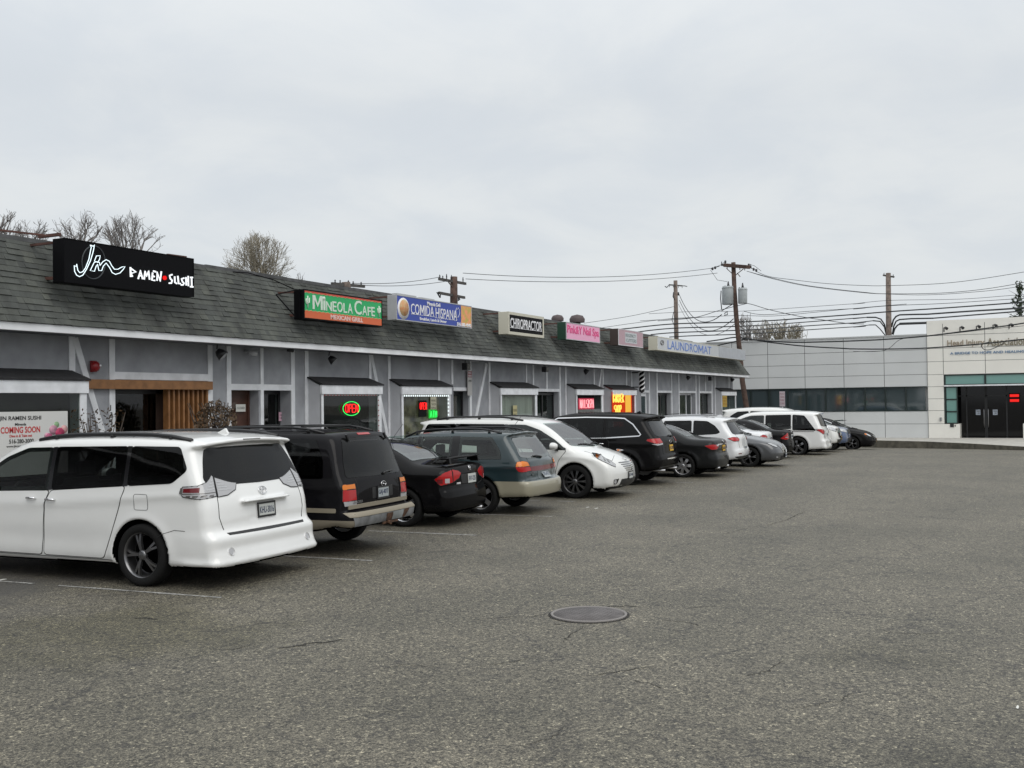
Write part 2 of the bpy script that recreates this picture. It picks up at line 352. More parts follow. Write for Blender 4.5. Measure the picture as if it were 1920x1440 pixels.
# ------------------------------------------------------------------ ground
def ground_z(X):
    t = min(max((X - 18) / 45, 0), 1)
    z = -0.45 * t * t
    if X > 47: z -= 0.019 * min(X - 47, 11)
    return z
xs = [-600, -60, -20, -5, 0, 5, 10, 15] + [18 + 1.5 * i for i in range(34)] + [75, 100, 200, 800, 2500]
ys = [-2500, -400, -60, -20, -5, 0, 5, 10, 14, 20, 60, 400, 2500]
g = MB(); vs = [(x, y, ground_z(x)) for x in xs for y in ys]; ny = len(ys)
g._add(vs, [(i * ny + j, (i + 1) * ny + j, (i + 1) * ny + j + 1, i * ny + j + 1) for i in range(len(xs) - 1) for j in range(ny - 1)], True)
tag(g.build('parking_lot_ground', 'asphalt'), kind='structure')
# worn parking stripes
st = MB()
h = R(93.5)
def stripe(x, y0, y1, w=0.085):
    n = 14; pts = []
    for i in range(n + 1):
        y = y0 + (y1 - y0) * i / n; xx = x - (y - y0) * 0.075; pts.append((xx, y, w * random.uniform(0.35, 1.0)))
    for (xa, ya, wa), (xb, yb, wb) in zip(pts, pts[1:]):
        if random.random() < 0.22 and ya < y1 - 1: continue
        st.quad((xa - wa / 2, ya, ground_z(xa) + .004), (xa + wa / 2, ya, ground_z(xa) + .004), (xb + wb / 2, yb, ground_z(xb) + .004), (xb - wb / 2, yb, ground_z(xb) + .004))
for k in range(18):
    x = 8.55 + 2.82 * k
    stripe(x, 7.9, 13.3)
tag(st.build('parking_stripes', 'faded_paint'), kind='structure')
tag(MB().box(-26, 57.2, 13.75, 19, -0.9, 0.13).build('sidewalk', 'concrete', bevel=0.015), kind='structure')
# raised sidewalk and curb in front of the far building
cl = [(62.9, 20), (61.5, 12.0), (59.9, 9.8), (58.6, 8.0), (57.4, 5.4), (55.2, 3.2), (52.3, 0.95), (48.5, -2.5), (44, -6.5)]
top = [(x + .15, y, -0.195) for x, y in cl] + [(63.2, -6.5, -0.195), (63.2, 20, -0.195)]
tag(MB().prism(top, (0, 0, -0.6)).build('pavement', 'concrete'), kind='structure')
cb = MB()
for (x0, y0), (x1, y1) in zip(cl, cl[1:]):
    cb._add([(x0, y0, -1), (x1, y1, -1), (x1, y1, -.19), (x0, y0, -.19), (x0 + .17, y0, -1), (x1 + .17, y1, -1), (x1 + .17, y1, -.19), (x0 + .17, y0, -.19)],
            [(0, 1, 2, 3), (3, 2, 6, 7), (4, 7, 6, 5), (0, 3, 7, 4), (1, 5, 6, 2)], False)
tag(cb.build('curb', 'curb_concrete'), kind='structure')
# manhole
mh = empty('manhole_cover', (9.29, 3.94, 0), label='round iron manhole cover set in the open asphalt', cat='manhole cover')
MB().lathe([(0.366, 0.002), (0.37, 0.015), (0.347, 0.017), (0.341, 0.006)], n=64).build('rim', mat('manhole_rim', (0.21, 0.195, 0.185), 0.7), mh)
m_ = MB().lathe([(0.0005, 0.012), (0.335, 0.012), (0.338, 0.004)], n=48)
for i in range(-7, 8):
    for j in range(-7, 8):
        if (i * i + j * j) * 0.044 ** 2 < 0.3 ** 2: m_.box(i * .044 - .009, i * .044 + .009, j * .044 - .009, j * .044 + .009, .0122, .0135)
m_.build('lid', mat('manhole_iron', (0.112, 0.102, 0.100), 0.75, var=.25, scale=6), mh)

MB().lathe([(0.372, 0.0045), (0.392, 0.004)], n=64).build('gap', mat('gap_dark', (.02, .018, .016), .9), mh)
# real cracks and broken spots surveyed on the lot
ck = MB()
def crack(pts_px, w_):
    q = [Vector(at(a_, b_, 'Z', 0.0)) for a_, b_ in pts_px]; rnd = random.Random(int(pts_px[0][0])); pts_ = [q[0]]
    for a_, b_ in zip(q, q[1:]):
        n = max(2, int((b_ - a_).length / .05))
        for i in range(1, n + 1): pts_.append(a_ + (b_ - a_) * i / n + Vector((rnd.gauss(0, .012), rnd.gauss(0, .012), 0)))
    ws = [w_ * rnd.uniform(.25, 1.3) * math.sin(math.pi * (i + .6) / (len(pts_) + .2)) ** .4 for i in range(len(pts_))]
    for i in range(len(pts_) - 1):
        d = (pts_[i + 1] - pts_[i]).normalized(); n_ = Vector((-d.y, d.x, 0)); z = Vector((0, 0, .0035 + ground_z(pts_[i].x)))
        ck.quad(pts_[i] + n_ * ws[i] / 2 + z, pts_[i] - n_ * ws[i] / 2 + z, pts_[i + 1] - n_ * ws[i + 1] / 2 + z, pts_[i + 1] + n_ * ws[i + 1] / 2 + z)
for l, w_ in (([(1122, 1139), (1150, 1137), (1175, 1136), (1200, 1139)], .030), ([(885, 1163), (940, 1158), (990, 1157), (1030, 1151)], .014), ([(1056, 1206), (1070, 1190), (1086, 1181), (1092, 1175)], .018), ([(1040, 1170), (1052, 1171)], .04),
              ([(520, 1216), (556, 1212), (585, 1204), (604, 1206), (640, 1199)], .050), ([(405, 1219), (440, 1217), (470, 1211)], .022), ([(252, 1160), (272, 1158), (292, 1161)], .045), ([(900, 1248), (960, 1241), (1000, 1232), (1020, 1236)], .014), ([(960, 1268), (990, 1252), (1040, 1238), (1080, 1244), (1130, 1240)], .012),
              ([(1090, 1268), (1140, 1262), (1185, 1255), (1230, 1250)], .020), ([(1190, 1276), (1215, 1282), (1232, 1290)], .024), ([(1000, 1310), (1050, 1302), (1110, 1288), (1180, 1286), (1260, 1272), (1300, 1262)], .012), ([(1240, 1162), (1280, 1166), (1310, 1173)], .018), ([(1150, 1100), (1200, 1097)], .016), ([(1400, 1268), (1440, 1258), (1470, 1240)], .016), ([(1290, 1140), (1340, 1136)], .014),
              ([(1440, 985), (1475, 975), (1510, 958)], .03), ([(1330, 1010), (1400, 990), (1440, 985)], .015), ([(1640, 1180), (1720, 1190), (1790, 1186)], .014), ([(980, 1400), (1030, 1385), (1060, 1362)], .012), ([(640, 1330), (700, 1338), (760, 1330)], .009), ([(300, 1290), (360, 1300), (420, 1296)], .009), ([(1480, 1330), (1560, 1318), (1600, 1300)], .012), ([(700, 1255), (760, 1247), (820, 1250)], .010), ([(1680, 893), (1730, 889), (1780, 891)], .03)):
    if len(l) < 5 or w_ > .03: crack(l, w_ * .6)
tag(ck.build('asphalt_cracks', mat('crack_dark', (.030, .028, .024), .95)), kind='structure')
# ------------------------------------------------------------------ the strip of shops
WY = 15.2     # wall plane
EAVE_Y, EAVE_Z, RIDGE_Y, RIDGE_Z = 14.4, 3.30, 15.3, 4.93
X0, X1 = -25.0, 57.04
FL = 0.14
mall = empty('shop_building', (X0, WY, FL), label='long low grey strip of shops with a green-grey shingle mansard roof and white trim', cat='shop building')
def part(mb, name, mats, parent=None, **kw):
    o = mb.build(name, mats, None, **kw)
    p = parent or mall
    o.parent = p; o.matrix_parent_inverse = p.matrix_world.inverted() if False else Matrix.Translation(-world_loc(p))
    return o
def world_loc(p):
    v = Vector(p.location)
    return v
# openings in the wall (x0, x1, z0, z1)
def wxr(a_, b_, py=735): return (WX(a_, WY, py), WX(b_, WY, py))
O_JIN = wxr(215, 389); O_D1 = wxr(432, 485); O_W1 = wxr(494, 545)
O_D2 = wxr(850, 878); O_D3 = wxr(1007, 1047); O_N4 = wxr(1202, 1214); O_D5 = wxr(1233, 1257); O_W5 = wxr(1274, 1303); O_D6 = wxr(1311, 1333)
OPEN = [(*O_JIN, FL, 2.40), (*O_D1, FL, 2.40), (*O_W1, FL, 2.40), (*O_D2, FL, 2.42), (*O_D3, FL, 2.44), (*O_N4, 0.5, 2.42), (*O_D5, FL, 2.44), (*O_W5, 0.6, 2.42), (*O_D6, FL, 2.44)]
w = MB()
xs_ = sorted({X0, X1 - .5} | {o[0] for o in OPEN} | {o[1] for o in OPEN}); zs_ = sorted({FL - .6, 3.4} | {o[2] for o in OPEN} | {o[3] for o in OPEN})
for i in range(len(xs_) - 1):
    for j in range(len(zs_) - 1):
        cx, cz = (xs_[i] + xs_[i + 1]) / 2, (zs_[j] + zs_[j + 1]) / 2
        if any(o[0] < cx < o[1] and o[2] < cz < o[3] for o in OPEN): continue
        w.quad((xs_[i], WY, zs_[j]), (xs_[i + 1], WY, zs_[j]), (xs_[i + 1], WY, zs_[j + 1]), (xs_[i], WY, zs_[j + 1]))
for o in OPEN:
    a_, b_, c_, d_ = o; D = WY + .45
    w.quad((a_, WY, c_), (a_, D, c_), (a_, D, d_), (a_, WY, d_)); w.quad((b_, WY, c_), (b_, WY, d_), (b_, D, d_), (b_, D, c_)); w.quad((a_, WY, d_), (a_, D, d_), (b_, D, d_), (b_, WY, d_))
w.quad((X1 - .5, WY, -.5), (X1 - .5, WY + 12, -.5), (X1 - .5, WY + 12, 3.4), (X1 - .5, WY, 3.4))
w.quad((X0, WY, -.5), (X0, WY + 12, -.5), (X0, WY + 12, 3.4), (X0, WY, 3.4))
w.quad((X0, WY + 12, -.5), (X1 - .5, WY + 12, -.5), (X1 - .5, WY + 12, 4.6), (X0, WY + 12, 4.6))
part(w, 'wall', 'stucco', recalc=False)
# soffit, fascia, flat roof
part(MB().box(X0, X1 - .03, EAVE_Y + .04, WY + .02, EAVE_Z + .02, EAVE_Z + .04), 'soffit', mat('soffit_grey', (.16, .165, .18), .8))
part(MB().box(X0, X1, EAVE_Y, EAVE_Y + .04, EAVE_Z, EAVE_Z + .13).box(X1 - .04, X1, EAVE_Y + .04, WY + 2, EAVE_Z, EAVE_Z + .13), 'fascia', 'fascia_paint', bevel=.006)
part(MB().box(X0, X1 - .9, RIDGE_Y, WY + 12, RIDGE_Z - .35, RIDGE_Z - .1), 'flat_roof', 'black_roofing')
# mansard shingles: real butted courses of tabs
def mansard():
    rows = 14; v = []; f = []; tabs = []
    def P(x, t, o):       # t up the slope 0..1, o outwards
        y = EAVE_Y - .03 + (RIDGE_Y - EAVE_Y + .03) * t; z = EAVE_Z + .13 + (RIDGE_Z - EAVE_Z - .13) * t
        s = math.hypot(RIDGE_Y - EAVE_Y, RIDGE_Z - EAVE_Z)
        sag = 0.012 * math.sin(x * 0.9) + 0.010 * math.sin(x * 2.3 + 1.2)
        return (x, y - o * (RIDGE_Z - EAVE_Z) / s, z + o * (RIDGE_Y - EAVE_Y) / s + sag * (1 if t > .02 else 0) * t)
    for r_ in range(rows):
        t0, t1 = r_ / rows, (r_ + 1) / rows; x = X0 - random.random() * .3
        xe = X1 - 0.75 * (t0 + t1) / 2
        while x < xe:
            wd = random.choice((.12, .17, .2, .24, .3)); x2 = min(x + wd, xe + .02); th = random.choice((.010, .013, .022)); dj = random.uniform(-.004, .004) / 1.6
            base = len(v)
            v += [P(x, t0 + dj, th), P(x2, t0 + dj, th), P(x2, t1 + .01, .003), P(x, t1 + .01, .003), P(x, t0 + dj, 0), P(x2, t0 + dj, 0)]
            f += [(base, base + 1, base + 2, base + 3), (base + 4, base + 5, base + 1, base), (base + 4, base, base + 3), (base + 5, base + 2, base + 1)]
            c = min(1, max(0, random.gauss(.45, .25))); tabs += [c] * 4
            x = x2
    # hip end
    for r_ in range(rows):
        t0, t1 = r_ / rows, (r_ + 1) / rows; y = EAVE_Y
        a_ = P(X1 - .75 * t0, t0, .015); b_ = P(X1 - .75 * t1, t1, .003)
        base = len(v); v += [(X1 + .01 - .75 * t0, a_[1], a_[2]), (X1 + .01 - .75 * t0, 18, a_[2]), (X1 - .75 * t1, 18, b_[2]), (X1 - .75 * t1, b_[1], b_[2])]
        f += [(base, base + 1, base + 2, base + 3)]; tabs += [random.random()]
    me = bpy.data.meshes.new('roof'); me.from_pydata(v, [], f); me.materials.append(MATS['roof_shingle'])
    at_ = me.attributes.new('tab', 'FLOAT', 'FACE'); at_.data.foreach_set('value', tabs)
    o = bpy.data.objects.new('roof', me); COL.objects.link(o); o.parent = mall; o.matrix_parent_inverse = Matrix.Translation(-world_loc(mall))
mansard()
cp = MB(); x = X0
while x < X1 - .9:
    x2 = min(x + random.uniform(2.2, 3.2), X1 - .8); dz = random.uniform(-.015, .02)
    cp.box(x, x2 + .01, RIDGE_Y - .03, RIDGE_Y + .35, RIDGE_Z - .04 + dz, RIDGE_Z + .035 + dz); x = x2 + .012
part(cp, 'ridge_cap', mat('ridge_felt', (.09, .092, .094), .85, var=.3, scale=5))
# timber-look trim boards on the wall
def board(px, z0=FL, z1=EAVE_Z + .02, wd=.10, py=700):
    xc = WX(px, WY, py); part(MB().box(xc - wd / 2, xc + wd / 2, WY - .025, WY - .001, z0, z1), 'trim_board', 'white_trim', bevel=.004)
BT = 2.62
for px_ in (134, 209, 393, 428, 548, 574, 729, 881, 917, 1049, 1060, 1130, 1216.5, 1231, 1272, 1304, 1310, 1334, 1340, 1366): board(px_, wd=.13 if px_ < 600 else .115)
for px_, zz in ((490, FL), (693, BT), (822, BT), (847, BT), (986, BT), (999, 2.5), (1024.5, 2.5), (1113, BT), (1174, BT), (1183.5, FL), (1258.5, FL), (1322, 2.5)): board(px_, zz)
def hboard(pa, pb, z0, z1):
    part(MB().box(WX(pa), WX(pb), WY - .024, WY - .0015, z0, z1), 'trim_board', 'white_trim', bevel=.004)
hboard(213, 390, 2.58, 2.72); hboard(431, 547, 2.40, 2.53)
for a_, b_ in ((849, 880), (1001, 1048), (1200, 1216), (1232, 1258), (1273, 1304), (1311, 1334)): hboard(a_, b_, 2.43, 2.53)
def brace(pa, ya, pb, yb):
    a_ = at(pa, ya, 'Y', WY - .015); b_ = at(pb, yb, 'Y', WY - .015); part(MB().bar(a_, b_, .03, .12), 'brace_board', 'white_trim')
brace(140, 634, 192, 812); brace(695, 662, 727, 822); brace(912, 682, 892, 785); brace(1128, 690, 1122, 735)
# bay windows
def bay(x0, x1, kind, yf=14.81, w0=None, w1=None):
    b = MB().box(x0, x0 + .03, yf + .03, WY, FL, 2.5).box(x1 - .03, x1, yf + .03, WY, FL, 2.5).box(x0 + .03, x1 - .03, yf + .03, WY, .55, .6).box(x0 + .03, x1 - .03, yf + .03, yf + .06, FL, .6)
    b.prism([(x0, yf + .03, 2.5), (x0, WY, 2.5), (x0, WY, 2.69)], (.03, 0, 0)).prism([(x1 - .03, yf + .03, 2.5), (x1 - .03, WY, 2.5), (x1 - .03, WY, 2.69)], (.03, 0, 0))
    bo = part(b, 'bay_window', mat('bay_grey', (.47, .48, .505), .7, var=.06, scale=3))
    part(MB().prism([(x0 - .04, yf - .06, 2.53), (x0 - .04, WY + .01, 2.70), (x0 - .04, WY + .01, 2.735), (x0 - .04, yf - .06, 2.56)], (x1 - x0 + .08, 0, 0)), 'awning_roof', 'black_roofing', bo)
    t = MB().box(x0 - .02, x1 + .02, yf - .03, yf + .03, 2.315, 2.525).box(x0, x0 + .075, yf, yf + .05, .55, 2.315).box(x1 - .14, x1, yf, yf + .05, .55, 2.315).box(x0 + .075, x1 - .14, yf, yf + .05, .55, .64)
    part(t, 'frame', 'white_trim', bo, bevel=.004)
    part(MB().box(x0 + .075, x1 - .14, yf + .025, yf + .03, .64, 2.315), 'pane', 'shop_glass', bo)
    return bo
BAYS = {}
for nm, x0_, x1_, yf_ in (('b0', 6.6, 12.71, 14.76), ('b1', 19.34, 21.77, 14.79), ('b2', 22.74, 25.23, 14.81), ('b3', 28.27, 30.84, 14.81), ('b4', 34.08, 36.60, 14.81), ('b5', 37.56, 40.17, 14.81), ('b6', 53.05, 55.89, 14.85)):
    BAYS[nm] = (x0_, x1_, yf_); bay(x0_, x1_, nm, yf_)
# dark rooms behind the glass
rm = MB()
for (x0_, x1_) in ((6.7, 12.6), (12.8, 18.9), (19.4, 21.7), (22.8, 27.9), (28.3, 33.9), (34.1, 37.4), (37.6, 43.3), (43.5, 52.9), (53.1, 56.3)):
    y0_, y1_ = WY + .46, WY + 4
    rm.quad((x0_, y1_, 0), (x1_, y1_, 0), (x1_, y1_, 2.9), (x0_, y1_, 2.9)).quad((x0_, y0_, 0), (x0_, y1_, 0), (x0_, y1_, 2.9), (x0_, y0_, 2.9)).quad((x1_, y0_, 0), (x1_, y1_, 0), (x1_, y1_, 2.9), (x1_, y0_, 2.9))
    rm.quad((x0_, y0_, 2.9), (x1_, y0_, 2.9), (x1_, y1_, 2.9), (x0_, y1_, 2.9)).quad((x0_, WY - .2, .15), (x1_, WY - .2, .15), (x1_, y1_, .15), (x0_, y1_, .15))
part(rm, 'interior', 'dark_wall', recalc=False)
# backs of the display bays, each seen through its pane
def back(nm, material, y=.36, z0=.6, z1=2.5):
    x0_, x1_, yf_ = BAYS[nm]; part(MB().box(x0_ + .04, x1_ - .04, yf_ + y, yf_ + y + .02, z0, z1), 'window_backing', material)
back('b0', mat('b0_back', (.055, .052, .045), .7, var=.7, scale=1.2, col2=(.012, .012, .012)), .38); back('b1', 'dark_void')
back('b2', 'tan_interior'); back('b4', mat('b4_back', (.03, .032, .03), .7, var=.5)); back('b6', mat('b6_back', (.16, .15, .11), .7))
# vertical blinds in the third bay
x0_, x1_, yf_ = BAYS['b3']; bl = MB(); x = x0_ + .12
while x < x1_ - .18:
    hh = R(random.uniform(-65, -15)); dx_, dy_ = .05 * math.cos(hh), .05 * math.sin(hh); bl.quad((x - dx_, yf_ + .12 - dy_, .7), (x + dx_, yf_ + .12 + dy_, .7), (x + dx_, yf_ + .12 + dy_, 2.3), (x - dx_, yf_ + .12 - dy_, 2.3)); x += .11
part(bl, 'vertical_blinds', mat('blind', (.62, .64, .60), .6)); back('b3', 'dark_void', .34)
# lit red room of the barber
x0_, x1_, yf_ = BAYS['b5']; back('b5', emi('red_glow', (0.75, .03, .015), 1.0))
# doors and shop windows in the wall
def doorset(o, frame, glass, z0=FL, z1=2.40, y=WY + .18, fw=.06, mid=None, handle=True, name='door'):
    a_, b_ = o
    d = MB().box(a_, a_ + fw, y, y + .05, z0, z1).box(b_ - fw, b_, y, y + .05, z0, z1).box(a_ + fw, b_ - fw, y, y + .05, z1 - fw * 1.4, z1).box(a_ + fw, b_ - fw, y, y + .05, z0, z0 + .1)
    if mid: d.box(mid - fw / 2, mid + fw / 2, y - .003, y + .053, z0, z1)
    p = part(d, name, frame, bevel=.003)
    part(MB().box(a_ + fw, b_ - fw, y + .02, y + .026, z0 + .1, z1 - fw * 1.4), 'pane', glass, p)
    if handle: part(MB().tube([(b_ - fw * 1.6, y - .01, 1.0), (b_ - fw * 1.6, y - .05, 1.02), (b_ - fw * 1.6, y - .05, 1.35), (b_ - fw * 1.6, y - .01, 1.37)], .012), 'handle', 'steel', p)
    return p
doorset((O_JIN[0] + .02, WX(312, WY + .3)), 'black_metal', 'shop_glass', y=WY + .3)
doorset(O_D1, 'brown_door', 'brown_door', y=WY + .25)
doorset(O_W1, 'black_metal', 'shop_glass', y=WY + .3, name='shop_window', handle=False)
doorset(O_D2, 'black_metal', 'shop_glass'); doorset(O_D3, 'black_metal', 'shop_glass', mid=(O_D3[0] * .55 + O_D3[1] * .45))
doorset(O_N4, 'white_trim', 'office_glass', z0=.5, z1=2.42, fw=.1, name='shop_window', handle=False, y=WY + .05)
doorset(O_D5, 'black_metal', 'tan_glass' if False else 'shop_glass', z1=2.44, mid=(O_D5[0] * .5 + O_D5[1] * .5), fw=.09)
doorset(O_W5, 'white_trim', 'shop_glass', z0=.6, z1=2.42, name='shop_window', handle=False, mid=(O_W5[0] * .35 + O_W5[1] * .65))
doorset(O_D6, 'black_metal', 'shop_glass', z1=2.44, mid=(O_D6[0] * .45 + O_D6[1] * .55))
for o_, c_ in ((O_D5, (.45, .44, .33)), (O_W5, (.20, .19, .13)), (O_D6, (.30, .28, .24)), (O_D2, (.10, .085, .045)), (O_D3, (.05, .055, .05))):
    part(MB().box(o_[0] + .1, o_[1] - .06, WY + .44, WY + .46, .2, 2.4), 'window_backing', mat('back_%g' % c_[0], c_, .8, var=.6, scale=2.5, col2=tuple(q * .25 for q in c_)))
# cedar beam and slats of the restaurant front
bx0, bx1 = 13.02, 16.13
part(MB().box(bx0, bx1, WY - .12, WY - .026, 2.40, 2.57), 'cedar_beam', 'cedar', bevel=.006)
sl = MB(); xa, xb = WX(314, WY), WX(389, WY); k = 9
for i in range(k):
    x = xa + (xb - xa - .05) * i / (k - 1); sl.box(x, x + .045, WY - .02, WY + .12, FL, 2.398)
part(sl, 'cedar_slats', 'cedar'); part(MB().box(xa, xb, WY + .3, WY + .32, FL, 2.4), 'slat_backing', mat('slat_back', (.03, .014, .008), .8))

# ------------------------------------------------------------------ signs on the roof
def sign_box(name, label, x0, x1, z0, z1, face, side, yf=14.25, depth=.28, rim=.05, cat='shop sign', rimmat=None):
    s = empty(name, (x0, yf, z0), label=label, cat=cat, group='shop signs along the roof')
    MB().box(0, x1 - x0, .02, depth, 0, z1 - z0).build('cabinet', side, s, bevel=.01)
    MB().box(rim, x1 - x0 - rim, .008, .019, rim, z1 - z0 - rim).build('face_panel', face, s)
    fr = MB(); W_, H_ = x1 - x0, z1 - z0
    fr.box(0, W_, 0, .0195, 0, rim).box(0, W_, 0, .0195, H_ - rim, H_).box(0, rim, 0, .0195, rim, H_ - rim).box(W_ - rim, W_, 0, .0195, rim, H_ - rim)
    fr.build('frame', rimmat or side, s)
    br = MB()
    for fx in (.15, W_ - .15):
        br.bar((fx, depth, .1), (fx, depth + .75, .12), .05); br.bar((fx, depth, H_ - .03), (fx, depth + 1.0, H_ - .03), .04)
    br.build('bracket', 'rust_metal', s)
    return s, W_, H_
mat('sign_black', (.004, .004, .005), .5, spec=.08); mat('sign_white_face', (.62, .62, .64), .35)
mat('sign_blue', (.022, .055, .34), .35); mat('sign_green', (.008, .38, .11), .35); mat('sign_orange', (.62, .12, .035), .4)
mat('sign_grey', (.42, .43, .44), .5, var=.1); mat('sign_cream', (.55, .53, .44), .5); mat('sign_pink', (.80, .38, .56), .35); mat('sign_magenta', (.70, .05, .22), .4)
mat('sign_dkgreen', (.010, .045, .025), .5); mat('letter_white', (.78, .78, .80), .4); mat('letter_green_dark', (.02, .16, .06), .5)
neon_w = emi('neon_white', (.80, .95, 1.0), 1.6); led_w = emi('led_white', (.9, 1, 1), 1.25); neon_r = emi('neon_red', (1.0, .02, .02), 2.2); neon_g = emi('neon_green', (.05, 1.0, .15), 1.3)
mat('neon_fill', (.045, .075, .085), .3)
def strokes(lines, name, material, parent, r_, sx=1, sz=1, ox=0, oz=0, y=-.015, n=6):
    m = MB()
    for l in lines: m.tube([(ox + sx * a_, y, oz + sz * b_) for a_, b_ in l], r_, n=n)
    return m.build(name, material, parent)
# 1 ramen & sushi
s, W_, H_ = sign_box('roof_sign', 'wide black restaurant sign with glowing white script, leftmost on the roof', 11.83, 14.76, 4.13, 4.86, 'sign_black', 'sign_black', rim=.012)
# outline of the script word, in crop pixels of the photograph turned into sign units
def crop(pts):   # crop px: sign front x 580..1745 ; rows slide down along the sign
    o = []
    for x_, y_ in pts:
        u_ = (x_ - 578) / (1750 - 578); u_ = u_ * (1 + .18 * (1 - u_)) ** -1 * 1.0 if False else u_
        # perspective: nearer end larger; invert with the measured edges
        top_ = 345 + (500 - 345) * u_; bot = 703 + (828 - 703) * u_
        # world x from image x through the camera
        X = float(at(x_ / 4.8, 380 + y_ / 4.8, 'Y', 14.235)[0]) - 11.83
        o.append((X, H_ * (bot - y_) / (bot - top_)))
    return o
jin = [[(812, 405), (822, 420), (815, 450), (800, 520), (770, 590), (745, 622), (718, 630), (700, 610), (690, 560), (684, 580), (668, 572), (672, 620), (690, 650), (715, 662), (745, 650), (780, 600), (815, 530), (835, 470), (846, 425), (850, 402), (838, 415), (826, 408), (812, 405)],
       [(868, 492), (902, 490), (896, 520), (880, 545), (850, 535), (868, 492)], [(848, 545), (812, 612), (850, 618), (866, 575), (878, 560), (890, 612), (915, 612), (930, 575), (955, 550), (985, 585), (1010, 628), (1040, 642), (1080, 630), (1110, 600), (1126, 578), (1100, 580), (1060, 600), (1030, 600), (1005, 570), (985, 535), (955, 522), (925, 540), (900, 570), (895, 545), (870, 540), (848, 545)]]
strokes([crop(l) for l in jin], 'script_lettering', neon_w, s, .0068)
ring = [(850 + 105 * math.cos(t), 545 + 135 * math.sin(t)) for t in np.linspace(0, 2 * math.pi, 40)]
strokes([crop(ring)], 'ring_ornament', mat('faint_ring', (.03, .035, .04), .4), s, .012, y=.008)
ram = {'R': [[(1172, 582), (1175, 662)], [(1172, 590), (1222, 622), (1178, 632), (1190, 660)]], 'A': [[(1242, 678), (1262, 610), (1282, 680)], [(1250, 650), (1276, 652)]], 'M': [[(1295, 682), (1305, 615), (1318, 655), (1335, 612), (1345, 684)]],
       'E': [[(1372, 625), (1366, 688), (1392, 690)], [(1370, 655), (1388, 658)], [(1378, 612), (1400, 618)]], 'N': [[(1412, 692), (1412, 622), (1440, 694), (1450, 615)]],
       'S': [[(1548, 640), (1525, 648), (1530, 672), (1548, 690), (1540, 712), (1520, 712)]], 'U': [[(1570, 655), (1572, 705), (1590, 715)], [(1598, 650), (1606, 716), (1622, 715)]], 's': [[(1655, 668), (1632, 676), (1640, 698), (1655, 712), (1645, 726), (1628, 726)]],
       'H': [[(1672, 660), (1675, 730)], [(1675, 695), (1690, 680)], [(1692, 650), (1694, 735)]], 'I': [[(1712, 662), (1732, 662)], [(1722, 662), (1724, 740)], [(1710, 740), (1736, 742)]]}
emi('led_letter', (.92, .97, 1), 1.3)
for ch_, v_ in ram.items(): strokes([crop(l) for l in v_], 'letter', 'led_letter', s, .0155, y=-.02)
dd = crop([(1482, 668)])[0]; MB().lathe([(.0005, -.03), (.038, -.03), (.038, 0)], c=(dd[0], 0, dd[1]), axis='Y', n=16).build('red_dot', emi('dot_red', (1, .02, .02), 1.0), s)
MB().bar((2.45, .2, H_ + .03), (2.93, .2, H_ + .04), .04).build('top_rail', 'rust_metal', s)
fr = MB().bar((-.95, .55, H_ + .05), (.02, .3, H_ + .05), .03).bar((.0, .1, H_ + .06), (.0, .6, H_ + .06), .05)
fr.build('support_frame', 'rust_metal', s)
# 2 cafe
s, W_, H_ = sign_box('roof_sign', 'green and orange cafe sign with pale lettering and cactus emblems in a black frame', 18.04, 21.05, 3.94, 4.59, 'sign_green', 'sign_black', rim=.028, rimmat='sign_black')
def zig(z, amp, up):
    pts = [(.03, z)]; n = 40
    for i in range(n + 1): pts.append((.03 + (W_ - .06) * i / n, z + (amp if i % 2 else -amp)))
    return pts
lo = zig(.19, .008, 1); po = [(x_, .0065, z_) for x_, z_ in lo[1:]] + [(W_ - .03, .0065, .03), (.03, .0065, .03)]
MB().prism(po, (0, -.003, 0)).build('orange_band', 'sign_orange', s)
hi = zig(H_ - .07, .008, 1); MB().prism([(x_, .0065, z_) for x_, z_ in hi[1:]] + [(W_ - .03, .0065, H_ - .03), (.03, .0065, H_ - .03)], (0, -.003, 0)).build('red_band', mat('sign_red', (.55, .06, .03), .4), s)
MB().tube([(x_, .004, z_) for x_, z_ in lo[1:]], .005, n=4).tube([(x_, .004, z_) for x_, z_ in hi[1:]], .004, n=4).build('zigzag_line', mat('zig_cream', (.6, .55, .3), .5), s)
xx = .30
mat('cafe_letter', (.62, .72, .62), .45)
for ch, hh, ww in (('M', .31, .36), ('I', .24, .075), ('N', .21, .21), ('E', .23, .15), ('O', .24, .21), ('L', .22, .14), ('A', .23, .19), (' ', .1, .02), ('C', .33, .29), ('A', .22, .19), ('F', .21, .13), ('E', .22, .14)):
    if ch == 'M': m_glyph(s, xx, .004, .235, ww, hh, 'cafe_letter', t=.2)
    elif ch != ' ': mesh_text(ch, 'letter', 'cafe_letter', s, (xx, .004, .23 if hh > .28 else .235), .3, width=ww, height=hh, off=.004)
    xx += ww + .026
def cactus(cx, cz, k):
    return [[(cx, cz), (cx, cz + .26 * k)], [(cx, cz + .08 * k), (cx - .055 * k, cz + .10 * k), (cx - .055 * k, cz + .2 * k)], [(cx, cz + .1 * k), (cx + .055 * k, cz + .12 * k), (cx + .055 * k, cz + .22 * k)]]
strokes(cactus(.13, .25, 1) + cactus(W_ - .14, .24, 1), 'cactus_emblem', 'cafe_letter', s, .016, y=.0)
MB().lathe([(.001, -.006), (.045, -.006), (.045, .004)], c=(.30 + .34 + .07, 0, .50), axis='Y', n=12).build('letter_dot', 'cafe_letter', s)
mesh_text('MEXICAN GRILL', 'lower_lettering', mat('grill_letter', (.72, .52, .48), .5), s, (.95, .002, .055), .15, width=1.25, height=.105, off=.006)
